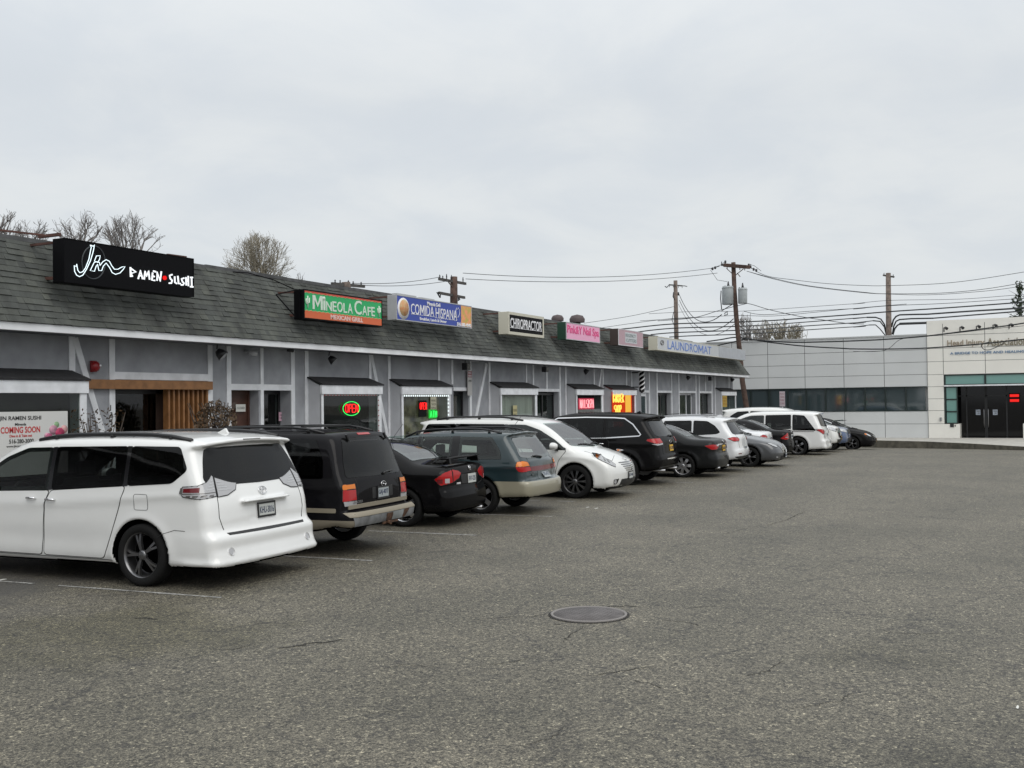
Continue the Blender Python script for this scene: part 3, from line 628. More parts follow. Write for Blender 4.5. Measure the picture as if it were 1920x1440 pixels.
MB().bar((-.05, .2, H_ - .02), (-.42, .42, H_ - .14), .022).bar((-.05, .2, .05), (-.42, .42, H_ - .14), .022).bar((-.02, .1, 0), (-.02, .1, H_), .03).tube([(-.1, .2, H_ + .0), (-.35, .55, H_ + .2), (-.75, .9, H_ + .33), (-1.1, 1.0, H_ + .32)], .012).build('side_bracket', 'sign_black', s)
# 3 deli
s, W_, H_ = sign_box('roof_sign', 'blue deli sign with white lettering and food pictures at both ends', 21.68, 25.5, 4.16, 4.79, 'sign_blue', 'sign_grey', rim=.022, rimmat='sign_grey')
mesh_text('CO', 'main_lettering', 'letter_white', s, (.66, .003, .19), .3, width=.40, height=.27); m_glyph(s, 1.09, .003, .195, .21, .26, 'letter_white'); mesh_text('IDA', 'main_lettering', 'letter_white', s, (1.34, .003, .19), .3, width=.44, height=.265)
mesh_text('HISPANA', 'main_lettering', 'letter_white', s, (1.87, .003, .17), .3, width=1.12, height=.27)
sf = MB()   # little serifs
for x_ in np.linspace(.70, 2.96, 24): sf.box(x_ - .03, x_ + .03, .001, .006, .168 if x_ > 1.83 else .186, .182 if x_ > 1.83 else .2)
sf.build('serif', 'letter_white', s)
mesh_text('Mineola Deli', 'upper_lettering', 'letter_white', s, (1.45, .003, .47), .1, width=.66, height=.10, off=.002)
mesh_text('Breakfast, Lunch & Dinner', 'lower_lettering', 'letter_white', s, (1.08, .003, .05), .1, width=1.35, height=.09, off=.002)
mesh_text('516-280-4040', 'phone_lettering', 'letter_white', s, (2.98, -.001, .03), .1, width=.78, height=.10, off=.005)
MB().lathe([(.001, .002), (.27, .002), (.27, .008)], c=(.32, 0, .30), axis='Y', n=32).build('plate_picture', 'letter_white', s)
MB().lathe([(.001, -.002), (.21, -.002), (.21, .004)], c=(.34, 0, .32), axis='Y', n=24).build('food_picture', mat('food_brown', (.42, .17, .07), .6, var=.6, scale=9, col2=(.55, .42, .22)), s)
MB().box(3.22, W_ - .03, .002, .0075, .03, H_ - .03).build('fruit_picture', mat('fruit', (.62, .22, .12), .6, var=.8, scale=7, col2=(.5, .42, .10)), s)
strokes([[(3.02, .26), (2.95, .34), (2.93, .44), (2.98, .52), (3.03, .47), (3.07, .53), (3.13, .47), (3.14, .38), (3.08, .28), (3.02, .26)]], 'hat_outline', 'letter_white', s, .007, y=.003)
MB().box(.1, 1.0, .05, .2, H_, H_ + .045).box(1.2, 1.9, .05, .2, H_, H_ + .035).build('top_flashing', 'sign_grey', s)
# 4 chiropractor
s, W_, H_ = sign_box('roof_sign', 'black CHIROPRACTOR sign in a thick cream frame', 27.74, 30.24, 4.13, 4.81, 'sign_black', 'sign_cream', rim=.085, rimmat='sign_cream', depth=.34)
mesh_text('CHIROPRACTOR', 'lettering', 'letter_white', s, (.14, .003, .20), .3, width=W_ - .30, height=.30, off=.003)
sf = MB()
for x_ in np.linspace(.17, W_ - .19, 22): sf.box(x_ - .035, x_ + .035, .001, .006, .196, .212)
sf.build('serif', 'letter_white', s)
# 5 nails
s, W_, H_ = sign_box('roof_sign', 'pink nail spa sign with magenta lettering in a dark green cabinet', 32.01, 35.0, 4.18, 4.77, 'sign_pink', 'sign_dkgreen', rim=.03, rimmat='sign_grey', depth=.34)
mesh_text('Pink&Y Nail Spa', 'lettering', 'sign_magenta', s, (.09, .003, .14), .3, width=W_ - .2, height=.36, off=.004)
# 6 barber, striped
s, W_, H_ = sign_box('roof_sign', 'faded red and white striped sign between the pink and the laundromat signs', 36.86, 39.55, 4.2, 4.83, 'sign_white_face', 'dark_bronze', rim=.02, rimmat='sign_white_face', depth=.36)
sp = MB(); x = .06
while x < W_ - .06: sp.box(x, x + .035, .003, .0075, .03, H_ - .03); x += .075
sp.build('stripes', mat('faded_red', (.42, .20, .25), .6), s)
MB().box(.68, W_ - .70, -.001, .0029, .12, H_ - .1).build('centre_panel', mat('faded_white', (.52, .54, .56), .6), s)
mesh_text('REGENCY', 'lettering', mat('faded_ink', (.20, .24, .25), .6), s, (.75, -.004, .36), .2, width=1.1, height=.12)
mesh_text('CUTTERS', 'lettering', 'faded_ink', s, (.78, -.004, .17), .2, width=1.12, height=.12)
# 7 laundromat
s, W_, H_ = sign_box('roof_sign', 'long pale sign reading LAUNDROMAT in faded blue at the far end of the roof', 41.29, 55.7, 4.19, 4.76, mat('laundry_face', (.52, .54, .56), .4, var=.08, scale=.8), 'sign_cream', rim=.03, rimmat='sign_cream', depth=.4)
mesh_text('LAUNDRO', 'lettering', mat('laundry_blue', (.11, .20, .52), .5), s, (1.35, .003, .10), .4, width=4.35, height=.37); m_glyph(s, 5.80, .003, .105, .78, .36, 'laundry_blue', t=.14); mesh_text('AT', 'lettering', 'laundry_blue', s, (6.66, .003, .105), .4, width=1.25, height=.36)
strokes([[(.62 + .2 * math.cos(t), .33 + .09 * math.sin(t)) for t in np.linspace(0, 6.3, 16)], [(.5, .25), (.8, .42)]], 'side_logo', mat('logo_dark', (.12, .12, .12), .6), s, .02, y=.003)
MB().box(9.25, W_ - .02, -.004, .0065, .01, H_ - .01).build('blank_panel', mat('blank_grey', (.40, .42, .45), .5, var=.08), s)
# roof vents
for X_, Y_, k_ in ((34.6, 15.75, .85), (36.4, 15.75, 1.1)):
    v = empty('roof_vent', (X_, Y_, RIDGE_Z - .1), label='small brown domed roof vent behind the pink sign' if k_ < 1 else 'larger brown domed roof vent beside the striped sign', cat='roof vent')
    MB().lathe([(.12 * k_, 0), (.12 * k_, .28 * k_)], n=14).build('stem', 'vent_brown', v)
    MB().lathe([(.26 * k_, .24 * k_), (.27 * k_, .36 * k_), (.2 * k_, .47 * k_), (.0005, .52 * k_)], n=18).build('hood', 'vent_brown', v)

# ------------------------------------------------------------------ things on and in the shop front
def flood(px, py, k=1.0, label='', kind='flood'):
    p = at(px, py, 'Y', 14.95); o = empty('wall_lamp', (p[0], 14.95, p[2]), label=label, cat='outdoor lamp', group='black lamps under the eave')
    MB().tube([(0, 0, .16 * k), (0, .02, .06)], .012, n=6).lathe([(.05, .15 * k), (.05, .17 * k)], n=10, cap=True).build('bracket', 'black_metal', o)
    hd = MB(); c = Vector((.02, -.02, 0)); d = Vector((.35, -.5, -.6)).normalized() if kind == 'flood' else Vector((0, 0, -1))
    if kind == 'flood':
        hd.tube([c - d * .05, c + d * .02, c + d * .11 * k], [.05 * k, .085 * k, .11 * k], n=14)
        MB().tube([c + d * .111 * k, c + d * .118 * k], [.095 * k, .09 * k], n=14).build('lens', 'lens_glass', o)
    else: hd.box(-.1 * k, .1 * k, -.1, .06, -.14 * k, .05); MB().box(-.08 * k, .08 * k, -.108, -.1, -.12 * k, .02).build('lens', 'black_glass', o)
    hd.build('housing', 'black_metal', o); return o
flood(408, 660, 1.15, 'black floodlight under the eave just right of the cedar beam')
flood(618, 672, 1.0, 'black floodlight above the left window with the oval OPEN sign')
flood(873, 684, 1.1, 'black box lamp under the eave above the tall thin meter sign', 'box')
flood(1021, 690, 1.0, 'black box lamp under the eave above the chiropractor door', 'box')
flood(1096, 695, 1.0, 'small black floodlight above the nail spa bay window')
flood(1288, 707, 1.0, 'black floodlight under the eave below the letter D of the laundromat sign')
flood(1331, 708, 1.1, 'black floodlight above the last door of the shop row', 'box')
flood(1371, 711, 1.0, 'black floodlight at the far end corner of the shop row')
def camera_unit(px, py, label, k=1.0):
    p = at(px, py, 'Y', 15.0); o = empty('security_camera', (p[0], 15.0, p[2]), label=label, cat='security camera')
    MB().box(-.05, .05, 0, .19, .02, .06).build('mount', 'grey_metal', o)
    MB().tube([(-.08 * k, .03, 0), (.08 * k, -.06, -.02)], .055 * k, n=12).build('housing', 'sign_grey' if k >= 1 else 'black_metal', o)
    MB().tube([(.081 * k, -.061, -.02), (.09 * k, -.066, -.022)], .04 * k, n=12).build('lens', 'black_glass', o)
camera_unit(473, 661, 'pale grey security camera above the brown door'); camera_unit(543, 656, 'small black security camera beside the trim board', .7)
# red alarm bell
p = at(176, 687, 'Y', 15.15); o = empty('alarm_bell', (p[0], 15.15, p[2]), label='red alarm bell and strobe on the wall above the cedar beam', cat='alarm bell')
MB().box(-.05, .05, -.02, .04, -.1, .1).build('back_box', 'red_plastic', o)
MB().lathe([(.0005, -.1), (.05, -.095), (.09, -.06), (.095, -.03)], axis='Y', n=20).build('gong', 'red_plastic', o)
MB().box(.03, .06, -.125, -.1, .0, .03).build('strobe_lens', 'letter_white', o)
# small plates on posts
p = at(881, 715, 'Y', 15.12)
o = empty('wall_notice', (p[0], 15.12, p[2]), label='tall narrow white and red parking notice on the wall beside the lamp', cat='notice'); MB().box(-.13, .13, 0, .02, -.42, .32).build('plate', mat('notice_plate', (.42, .41, .40), .5), o)
MB().box(-.12, .12, -.003, -.0005, .12, .3).build('red_field', mat('notice_red', (.25, .07, .09), .5), o)
mesh_text('NO', 'lettering', 'letter_white', o, (-.08, -.004, .22), .1, width=.16, height=.06, ext=.001); mesh_text('PARKING', 'lettering', 'letter_white', o, (-.11, -.004, .14), .1, width=.22, height=.05, ext=.001)
mesh_text('24 HR', 'lettering', mat('ink', (.03, .03, .03), .6), o, (-.09, -.004, -.02), .1, width=.18, height=.06, ext=.001)
p = at(889, 674, 'Y', 15.1); o = empty('electrical_box', (p[0], 15.1, p[2]), label='pale grey electrical box under the eave beside the thin notice', cat='electrical box'); MB().box(-.3, .3, 0, .1, -.06, .08).build('box', 'sign_grey', o, bevel=.01); MB().tube([(-.2, .05, -.06), (-.2, .05, -.3)], .012).build('conduit', 'grey_metal', o)
# house number on the trim board by the cedar slats
p = at(210, 780, 'Y', 15.16); o = empty('house_number', (p[0], 15.165, p[2]), label='black house number on the white board beside the restaurant opening', cat='house number')
for k_, ch in enumerate('135'): mesh_text(ch, 'digit', 'ink', o, (-.03, 0, .1 - k_ * .13), .12, height=.10, ext=.004)
# paper notices and neon signs behind the panes
def card(px, py, Y, w_, h_, material, name, label, cat, txt=None, tm='ink', rows=1):
    p = at(px, py, 'Y', Y); o = empty(name, (p[0], Y, p[2]), label=label, cat=cat); MB().box(-w_ / 2, w_ / 2, 0, .006, -h_ / 2, h_ / 2).build('sheet', material, o)
    if txt:
        for i, l in enumerate(txt):
            hh = h_ / (len(txt) + 1) * .55; mesh_text(l, 'lettering', tm, o, (-w_ * .4, -.002, h_ / 2 - h_ * (i + 1) / (len(txt) + 1) - hh / 2), .1, width=w_ * .8, height=hh, ext=.0005)
    return o
card(451.5, 765, WY + .22, .30, .16, 'paper', 'paper_notice', 'white paper notice taped to the brown door', 'notice', ['CLOSED'])
card(529, 781, WY + .27, .22, .20, 'pink_paper', 'paper_notice', 'pink paper notice in the window beside the brown door', 'notice', ['WE ARE', 'HERE'])
card(813, 758, 14.80, .30, .40, mat('menu', (.40, .38, .28), .6), 'menu_poster', 'cream menu poster in the window edged with white lights', 'poster', ['MENU', 'TACOS', 'SOPAS'])
card(966, 778, 14.80, .28, .60, 'yellow_paper', 'paper_notice', 'yellow paper sign against the vertical blinds', 'notice', ['PLEASE', 'RING', 'BELL'])
card(1359, 752, 14.84, .85, .62, mat('laundry_yellow', (.40, .27, .04), .6), 'window_poster', 'yellow and orange poster in the last bay window', 'poster', ['WASH', 'DRY', 'FOLD'], mat('poster_red', (.30, .07, .01), .6))
# coming soon banner in the first bay
o = empty('window_banner', (8.45, 14.70, .98), label='white COMING SOON banner with a sushi picture in the front window of the ramen shop', cat='banner')
bw = WX(127, 14.70, 800) - 8.45; bz1 = float(at(100, 771, 'Y', 14.70)[2]) - .98
MB().box(0, bw, 0, .012, 0, bz1).build('sheet', mat('banner_white', (.60, .60, .58), .6), o)
def bt(t, px0, px1, y0, y1, m_):
    a_ = at(px0, (y0 + y1) / 2, 'Y', 14.70); b_ = at(px1, (y0 + y1) / 2, 'Y', 14.70); zt = at((px0 + px1) / 2, y0, 'Y', 14.7)[2]; zb = at((px0 + px1) / 2, y1, 'Y', 14.7)[2]
    mesh_text(t, 'lettering', m_, o, (a_[0] - 8.45, -.003, zb - .98), .1, width=b_[0] - a_[0], height=zt - zb, ext=.001, off=.002)
bt('JIN RAMEN SUSHI', -2, 77, 780, 790, 'ink'); bt('Mineola', 28, 49, 793, 798, 'ink'); bt('COMING SOON', 1, 75, 800, 812, mat('banner_red', (.50, .02, .02), .5)); bt('Dine in & Take out', 18, 60, 814.5, 819.5, 'banner_red'); bt('516-280-3000', 17, 63, 823, 831, 'ink'); bt('www.jinramensushi.com', 12, 68, 834, 839, 'ink')
for px_, py_, r_, c_ in ((92, 820, .07, (.45, .10, .20)), (100, 806, .08, (.50, .25, .33)), (112, 812, .09, (.42, .03, .10)), (120, 805, .07, (.55, .30, .30)), (106, 796, .05, (.25, .40, .22)), (88, 817, .05, (.6, .3, .4))):
    p = at(px_, py_, 'Y', 14.7); MB().lathe([(.001, -.004 - r_ / 50), (r_, -.004 - r_ / 50), (r_, 0)], c=(p[0] - 8.45, 0, p[2] - .98), axis='Y', n=16).build('sushi_picture', mat('sushi%g' % c_[0], c_, .6, var=.4, scale=12), o)
# neon OPEN in the oval
p = at(659, 766, 'Y', 14.76)
o = empty('neon_sign', (p[0], 14.76, p[2]), label='red neon OPEN inside a green neon oval', cat='neon sign', group='neon signs in the shop windows')
MB().tube([(.34 * math.cos(t), 0, .165 * math.sin(t)) for t in np.linspace(0, 2 * math.pi, 40)], .009, n=6).build('oval_tube', neon_g, o)
SEG = {'O': [[(.5, 0), (0, .2), (0, .8), (.5, 1), (1, .8), (1, .2), (.5, 0)]], 'P': [[(0, 0), (0, 1), (.8, 1), (1, .75), (.8, .5), (0, .5)]], 'E': [[(1, 0), (0, 0), (0, 1), (1, 1)], [(0, .5), (.8, .5)]], 'N': [[(0, 0), (0, 1), (1, 0), (1, 1)]],
       'A': [[(0, 0), (.5, 1), (1, 0)], [(.2, .4), (.8, .4)]], 'T': [[(.5, 0), (.5, 1)], [(0, 1), (1, 1)]], 'M': [[(0, 0), (0, 1), (.5, .4), (1, 1), (1, 0)]], 'W': [[(0, 1), (.25, 0), (.5, .6), (.75, 0), (1, 1)]], 'I': [[(.5, 0), (.5, 1)]], 'L': [[(0, 1), (0, 0), (1, 0)]], 'S': [[(1, 1), (0, .9), (0, .55), (1, .45), (1, .1), (0, 0)]], 'B': [[(0, 0), (0, 1), (.9, .85), (0, .52), (1, .3), (0, 0)]], 'R': [[(0, 0), (0, 1), (.9, .8), (0, .5), (1, 0)]], '&': [[(1, 0), (.2, .8), (.5, 1), (.7, .8), (0, .3), (.4, 0), (1, .4)]], 'U': [[(0, 1), (0, .2), (.5, 0), (1, .2), (1, 1)]], 'K': [[(0, 0), (0, 1)], [(1, 1), (0, .5), (1, 0)]], 'H': [[(0, 0), (0, 1)], [(1, 0), (1, 1)], [(0, .5), (1, .5)]], 'C': [[(1, .9), (.5, 1), (0, .7), (0, .3), (.5, 0), (1, .1)]]}
def neon_word(wd, x0, z0, cw, ch, gap, mat_, parent, r_=.011, name='letter_tube'):
    L_ = []
    for i, c in enumerate(wd):
        for l in SEG.get(c, []): L_.append([(x0 + i * (cw + gap) + a_ * cw, z0 + b_ * ch) for a_, b_ in l])
    return strokes(L_, name, mat_, parent, r_, y=-.01, n=5)
neon_word('OPEN', -.25, -.09, .10, .19, .035, neon_r, o, .011)
p = at(793, 762, 'Y', 14.79); o = empty('neon_sign', (p[0], 14.79, p[2]), label='small red OPEN neon in the window edged with white lights', cat='neon sign', group='neon signs in the shop windows')
neon_word('OPEN', -.16, -.08, .06, .18, .03, neon_r, o, .008); MB().box(-.2, .2, .01, .02, -.28, .16).build('backing_board', 'sign_black', o)
p = at(812, 776, 'Y', 14.79); o = empty('neon_sign', (p[0], 14.79, p[2]), label='bright green ATM neon below the menu poster', cat='neon sign', group='neon signs in the shop windows'); neon_word('ATM', -.16, -.09, .09, .17, .035, neon_g, o, .011); MB().box(-.2, .2, .01, .02, -.12, .12).build('backing_board', mat('green_back', (.01, .2, .02), .5, emit=(.01, .5, .03), es=.6), o)
p = at(1100, 757, 'Y', 14.79); o = empty('neon_sign', (p[0], 14.79, p[2]), label='pink red NAILS & SPA neon in the nail salon window', cat='neon sign', group='neon signs in the shop windows'); neon_word('NAILS&SPA', -.62, -.15, .10, .30, .045, emi('neon_pink', (1, .40, .42), 1.5), o, .012); MB().box(-.72, .72, .01, .02, -.2, .2).build('backing_board', mat('pink_back', (.3, .01, .04), .5, emit=(.6, .02, .06), es=.35), o)
p = at(1167, 755, 'Y', 14.79); o = empty('neon_sign', (p[0], 14.79, p[2]), label='large yellow and red BARBER SHOP neon filling a bay window', cat='neon sign', group='neon signs in the shop windows')
neon_word('BARBER', -1.0, .02, .14, .32, .06, emi('neon_yellow', (1, .62, .10), 1.6), o, .02); neon_word('SHOP', -.9, -.40, .14, .30, .06, MATS['neon_yellow'], o, .02); MB().box(.35, .95, .0, .01, -.38, .34).build('yellow_panel', emi('panel_yellow', (1, .55, .08), .9), o); MB().box(-1.08, 1.1, .012, .02, -.45, .42).build('backing_board', emi('neon_back', (.75, .06, .015), .8), o)
# light strings round two bays
def lights(label, pts, step, material, r_):
    m = MB(); o = empty('light_string', pts[0], label=label, cat='string lights')
    for a_, b_ in zip(pts, pts[1:]):
        a_ = Vector(a_); b_ = Vector(b_); n = int((b_ - a_).length / step)
        for i in range(n + 1):
            c = a_ + (b_ - a_) * i / max(n, 1) - Vector(pts[0]); m.box(c.x - r_, c.x + r_, c.y - .006, c.y + .006, c.z - r_, c.z + r_)
    m.build('bulb', material, o)['kind'] = 'stuff'
    MB().tube([Vector(q) - Vector(pts[0]) + Vector((0, .008, 0)) for q in pts], .006, n=4).build('cord', 'white_plastic', o)
x0_, x1_, yf_ = BAYS['b2']; lights('row of white LED lights along the top and right edge of the deli window', [(x0_ + .1, yf_ - .012, 2.28), (x1_ - .15, yf_ - .012, 2.28), (x1_ - .15, yf_ - .012, .9)], .105, led_w, .022)
x0_, x1_, yf_ = BAYS['b1']; lights('dim red string lights along the top and right edge of the cafe window', [(x0_ + .1, yf_ - .012, 2.29), (x1_ - .15, yf_ - .012, 2.29), (x1_ - .15, yf_ - .012, .9)], .12, mat('dull_red_bulb', (.30, .06, .06), .4), .014)
# barber pole
p = at(1203, 712, 'Y', 14.75); o = empty('barber_pole', (p[0], 14.75, p[2]), label='striped barber pole hanging under the eave', cat='barber pole')
m = MB(); m.lathe([(.10, -.42), (.10, .42)], n=16); m.build('cylinder', 'sign_black', o)
hx = MB()
for k_ in range(2):
    hx.tube([(.104 * math.cos(t + k_ * math.pi), .104 * math.sin(t + k_ * math.pi), -.42 + .84 * t / 14) for t in np.linspace(0, 14, 90)], .032, n=5)
hx.build('helix_stripe', 'white_plastic', o); MB().lathe([(.001, .54), (.09, .52), (.12, .42), (.12, .40)], n=16).lathe([(.12, -.42), (.11, -.48), (.001, -.56)], n=16).build('end_cap', 'black_metal', o); MB().bar((0, 0, .3), (0, .42, .3), .04).bar((0, 0, -.3), (0, .42, -.3), .04).build('bracket', 'black_metal', o)
# ------------------------------------------------------------------ far office building (wall plane X = 63)
FX = 63.0
def fy(px, py=740): return float(at(px, py, 'X', FX)[1])
def fz(px, py): return float(at(px, py, 'X', FX)[2])
off = empty('office_building', (FX, 5.8, -.25), label='long low grey and beige panelled office building with a ribbon of dark windows', cat='office building')
def fpart(mb, name, mats, parent=None, **kw):
    o = mb.build(name, mats, None, **kw); p = parent or off; o.parent = p; o.matrix_parent_inverse = Matrix.Translation(-Vector(p.location)); return o
YB, YL = 5.78, 32.0
WZ0, WZ1 = 1.34, 2.69
gw = MB()
gw.box(FX, FX + 12, YB, YL, -.9, WZ0).box(FX, FX + 12, YB, YL, WZ1, 5.60).box(FX + .25, FX + 12, YB, YL, WZ0, WZ1)
fpart(gw, 'wall', 'panel_grey')
fpart(MB().box(FX - .04, FX + 12, YB, YL + .05, 5.60, 5.68), 'coping', mat('coping', (.45, .46, .46), .5))
vj = [fy(p) for p in (1440.6, 1510, 1583, 1658.7, 1737.8)]; st_ = vj[0] - vj[1]
vj = [vj[0] + st_ * k for k in (3, 2, 1)] + vj
jn = MB()
for y in vj[:-1]: jn.box(FX - .003, FX + .01, y - .012, y + .012, -.3, WZ0 - .01).box(FX - .003, FX + .01, y - .012, y + .012, WZ1 + .01, 5.6)
for z in (4.79, 4.09, 3.39, .59): jn.box(FX - .0025, FX + .01, YB + .01, YL, z - .010, z + .010)
fpart(jn, 'panel_joints', 'joint_dark')
fpart(MB().box(FX - .02, FX + .24, YB + .05, YL, WZ1 - .02, WZ1 + .03).box(FX - .02, FX + .24, YB + .05, YL, WZ0 - .03, WZ0 + .02), 'window_frame', 'mullion')
ml = [fy(p) for p in (1736, 1698.6, 1660, 1621.8, 1585.3, 1548, 1511.7, 1476.7, 1441.7, 1407.4)]
while ml[-1] < YL - 2: ml.append(ml[-1] + (ml[-1] - ml[-2]))
for a_, b_ in zip(ml, ml[1:]):
    w_ = fpart(MB().box(FX + .07, FX + .09, a_ + .03, b_ - .03, WZ0 + .02, WZ1 - .02), 'window', 'office_glass')
    fpart(MB().box(FX + .0, FX + .12, b_ - .04, b_ + .04, WZ0 + .02, WZ1 - .02), 'mullion', 'mullion', w_)
# beige entrance block
BX = FX - .06; BT_ = 6.40
y0e, y1e = -8.0, fy(1770)
bw_ = MB()
bw_.box(BX, FX + 12, y1e, YB, -.9, BT_)            # left pier
bw_.box(BX, FX + 12, y0e, y1e, 3.36, BT_)          # wall above the entrance
yr = fy(1917); bw_.box(BX, BX + 1.6, y0e, yr, -.9, .58); bw_.box(BX + .01, FX + 12, y0e, yr - 1.2, .58, 3.36)
ypl = fy(1800, 800); bw_.box(BX - .002, BX + 1.4, ypl, y1e - .002, -.9, .58)
fpart(bw_, 'entrance_wall', 'panel_beige')
jb = MB()
for y in (y1e, fy(1848.8), fy(1848.8) - (y1e - fy(1848.8))): jb.box(BX - .003, BX + .01, y - .012, y + .012, 3.37, 6.2)
jb.box(BX - .003, BX + .01, YB - .014, YB + .0, -.25, BT_ - .02)
for z in (5.55, 4.83, 4.09): jb.box(BX - .0035, BX + .01, y0e, YB, z - .009, z + .009)
for z in (3.36, 2.68, 2.0, 1.34, .6): jb.box(BX - .0035, BX + .01, y1e, YB, z - .009, z + .009)
fpart(jb, 'panel_joints', 'joint_dark')
tr_ = fpart(MB().box(BX + .0, BX + .12, y0e, y1e, 3.28, 3.357).box(BX, BX + .12, y0e, y1e, 2.76, 2.80).box(BX, BX + .12, fy(1848) - .05, fy(1848) + .05, 2.8, 3.28).box(BX, BX + .12, y1e - .1, y1e - .003, .585, 3.28), 'transom_frame', 'mullion')
fpart(MB().box(BX + .05, BX + .07, fy(1848) + .05, y1e - .1, 2.80, 3.28), 'pane', 'green_glass', tr_); fpart(MB().box(BX + .05, BX + .07, y0e, fy(1848) - .05, 2.80, 3.28), 'pane', 'green_glass', tr_)
fpart(MB().box(BX - .12, BX + .1, y0e, y1e - .02, 2.68, 2.757), 'canopy_edge', 'white_trim')
ys1, ys0 = fy(1775, 760), fy(1794, 760)
sf_ = fpart(MB().box(BX + .0, BX + .1, ys0 - .06, ys0, .585, 2.68).box(BX, BX + .1, ys0, ys1, .585, .65).box(BX, BX + .1, ys0, ys1, 1.24, 1.31).box(BX, BX + .1, ys0, ys1, 1.92, 1.99).box(BX, BX + .1, ys0, ys1, 2.62, 2.68), 'side_window', 'mullion')
for z0_, z1_ in ((.65, 1.24), (1.31, 1.92), (1.99, 2.62)): fpart(MB().box(BX + .04, BX + .06, ys0, ys1, z0_, z1_), 'pane', 'green_glass', sf_)
RX = BX + 1.3
fpart(MB().box(RX + .05, RX + .07, y0e, y1e, -.25, 2.76).box(BX + .1, RX + .05, y1e - .01, y1e - .004, .58, 2.7), 'entrance_glass', 'black_glass')
fpart(MB().box(BX + .12, RX + .05, y0e, y1e, 2.77, 2.8), 'soffit', 'dark_void')
dm = float(at(1849.5, 790, 'X', RX)[1])
fr_ = MB()
for y in (dm - 1.05, dm - .03, dm + .03, dm + 1.0, dm + 1.9, dm - 2.0): fr_.box(RX - .01, RX + .05, y - .035, y + .035, -.25, 2.7)
fr_.box(RX - .01, RX + .05, y0e, y1e, 2.1, 2.17)
en = fpart(fr_, 'entrance_door', 'black_metal')
for s_ in (-1, 1): fpart(MB().tube([(RX - .03, dm + s_ * .11, .35), (RX - .07, dm + s_ * .11, .4), (RX - .07, dm + s_ * .11, 1.35), (RX - .03, dm + s_ * .11, 1.4)], .018, n=6), 'handle', 'steel', en)
for px_ in (1834, 1866):
    p = at(px_, 773, 'X', RX - .02); o = empty('door_notice', p, label='white paper notice on the dark glass entrance door, ' + ('left leaf' if px_ < 1850 else 'right leaf'), cat='notice'); MB().box(-.008, 0, -.12, .12, -.15, .15).build('sheet', mat('cool_paper', (.45, .50, .58), .7), o)
    MB().box(-.0095, -.0085, -.08, .08, .03, .09).box(-.0095, -.0085, -.08, .03, -.08, -.02).build('printing', mat('grey_ink', (.2, .22, .25), .7), o)
p = at(1902, 746, 'X', RX - .25); o = empty('led_sign', p, label='red LED sign inside the dark office entrance, one row painted as its reflection', cat='LED sign')
MB().box(0, .03, -.27, .27, -.26, .26).build('case', 'sign_black', o); MB().box(-.01, -.001, -.23, .23, .05, .2).build('row_and_reflection', emi('led_red', (1, .03, .025), .95), o); MB().box(-.01, -.001, -.23, .23, -.22, -.07).build('row_and_reflection', MATS['led_red'], o)  # one of the two glowing rows is a painted reflection of the sign
# lettering on the entrance wall
def wall_text(txt, name, px0, px1, ytop, ybot, material, label, h=None, ext=.02):
    a_ = at(px0, (ytop[0] + ybot[0]) / 2, 'X', BX - .03); b_ = at(px1, (ytop[1] + ybot[1]) / 2, 'X', BX - .03)
    z0_ = at(px0, ybot[0], 'X', BX - .03)[2]; z1_ = at(px0, ytop[0], 'X', BX - .03)[2]
    o = empty(name, (BX - .03, a_[1], z0_), label=label, cat='wall lettering')
    mesh_text(txt, 'letters', material, o, (0, 0, 0), .5, width=a_[1] - b_[1], height=z1_ - z0_, rot=(R(90), 0, R(-90)), ext=ext, off=.006)
    return o
wall_text('Head Injury', 'wall_lettering', 1776, 1846, (638, 634), (652, 649), mat('letter_bronze', (.34, .28, .21), .6), 'brown raised letters, left half of the name on the beige wall')
wall_text('Association', 'wall_lettering', 1851, 1925, (634, 629), (649, 645), mat('letter_olive', (.24, .21, .15), .6), 'darker brown raised letters, right half of the name on the beige wall')
wall_text('A BRIDGE TO HOPE AND HEALING', 'wall_lettering', 1781.5, 1921, (660.5, 656.5), (665, 662), mat('letter_blue', (.07, .17, .33), .5), 'row of small blue letters under the brown name on the beige wall', ext=.008)
for i, (px_, py_) in enumerate(((1770, 618), (1800, 617), (1831, 615), (1862, 613), (1892, 612))):
    p = at(px_, py_, 'X', BX); o = empty('sign_lamp', p, label='small black sign lamp on a stem, %s of five above the brown lettering' % ('leftmost', 'second from left', 'middle', 'fourth from left', 'rightmost')[i], cat='sign lamp', group='lamps above the building lettering')
    MB().tube([(0, 0, -.12), (0, 0, .12)], .03, n=6).tube([(0, 0, .1), (-.3, -.12, .14)], .018, n=6).build('stem', 'black_metal', o)
    MB().tube([(-.28, -.10, .10), (-.42, -.18, .02)], [.06, .085], n=12).build('head', 'black_metal', o)
p = at(1785, 798, 'X', BX - .01); o = empty('wall_plate', p, label='small black plate on the beige plinth beside the entrance', cat='wall plate'); MB().box(-.02, 0, -.1, .1, -.09, .09).box(-.02, 0, -.19, -.15, -.05, .05).build('plate', 'black_metal', o)
p = at(1764, 786, 'X', BX - .01); o = empty('wall_light', p, label='small grey light fitting on the beige pier left of the entrance', cat='wall light'); MB().box(-.09, 0, -.05, .05, -.1, .1).build('housing', 'grey_metal', o, bevel=.01)
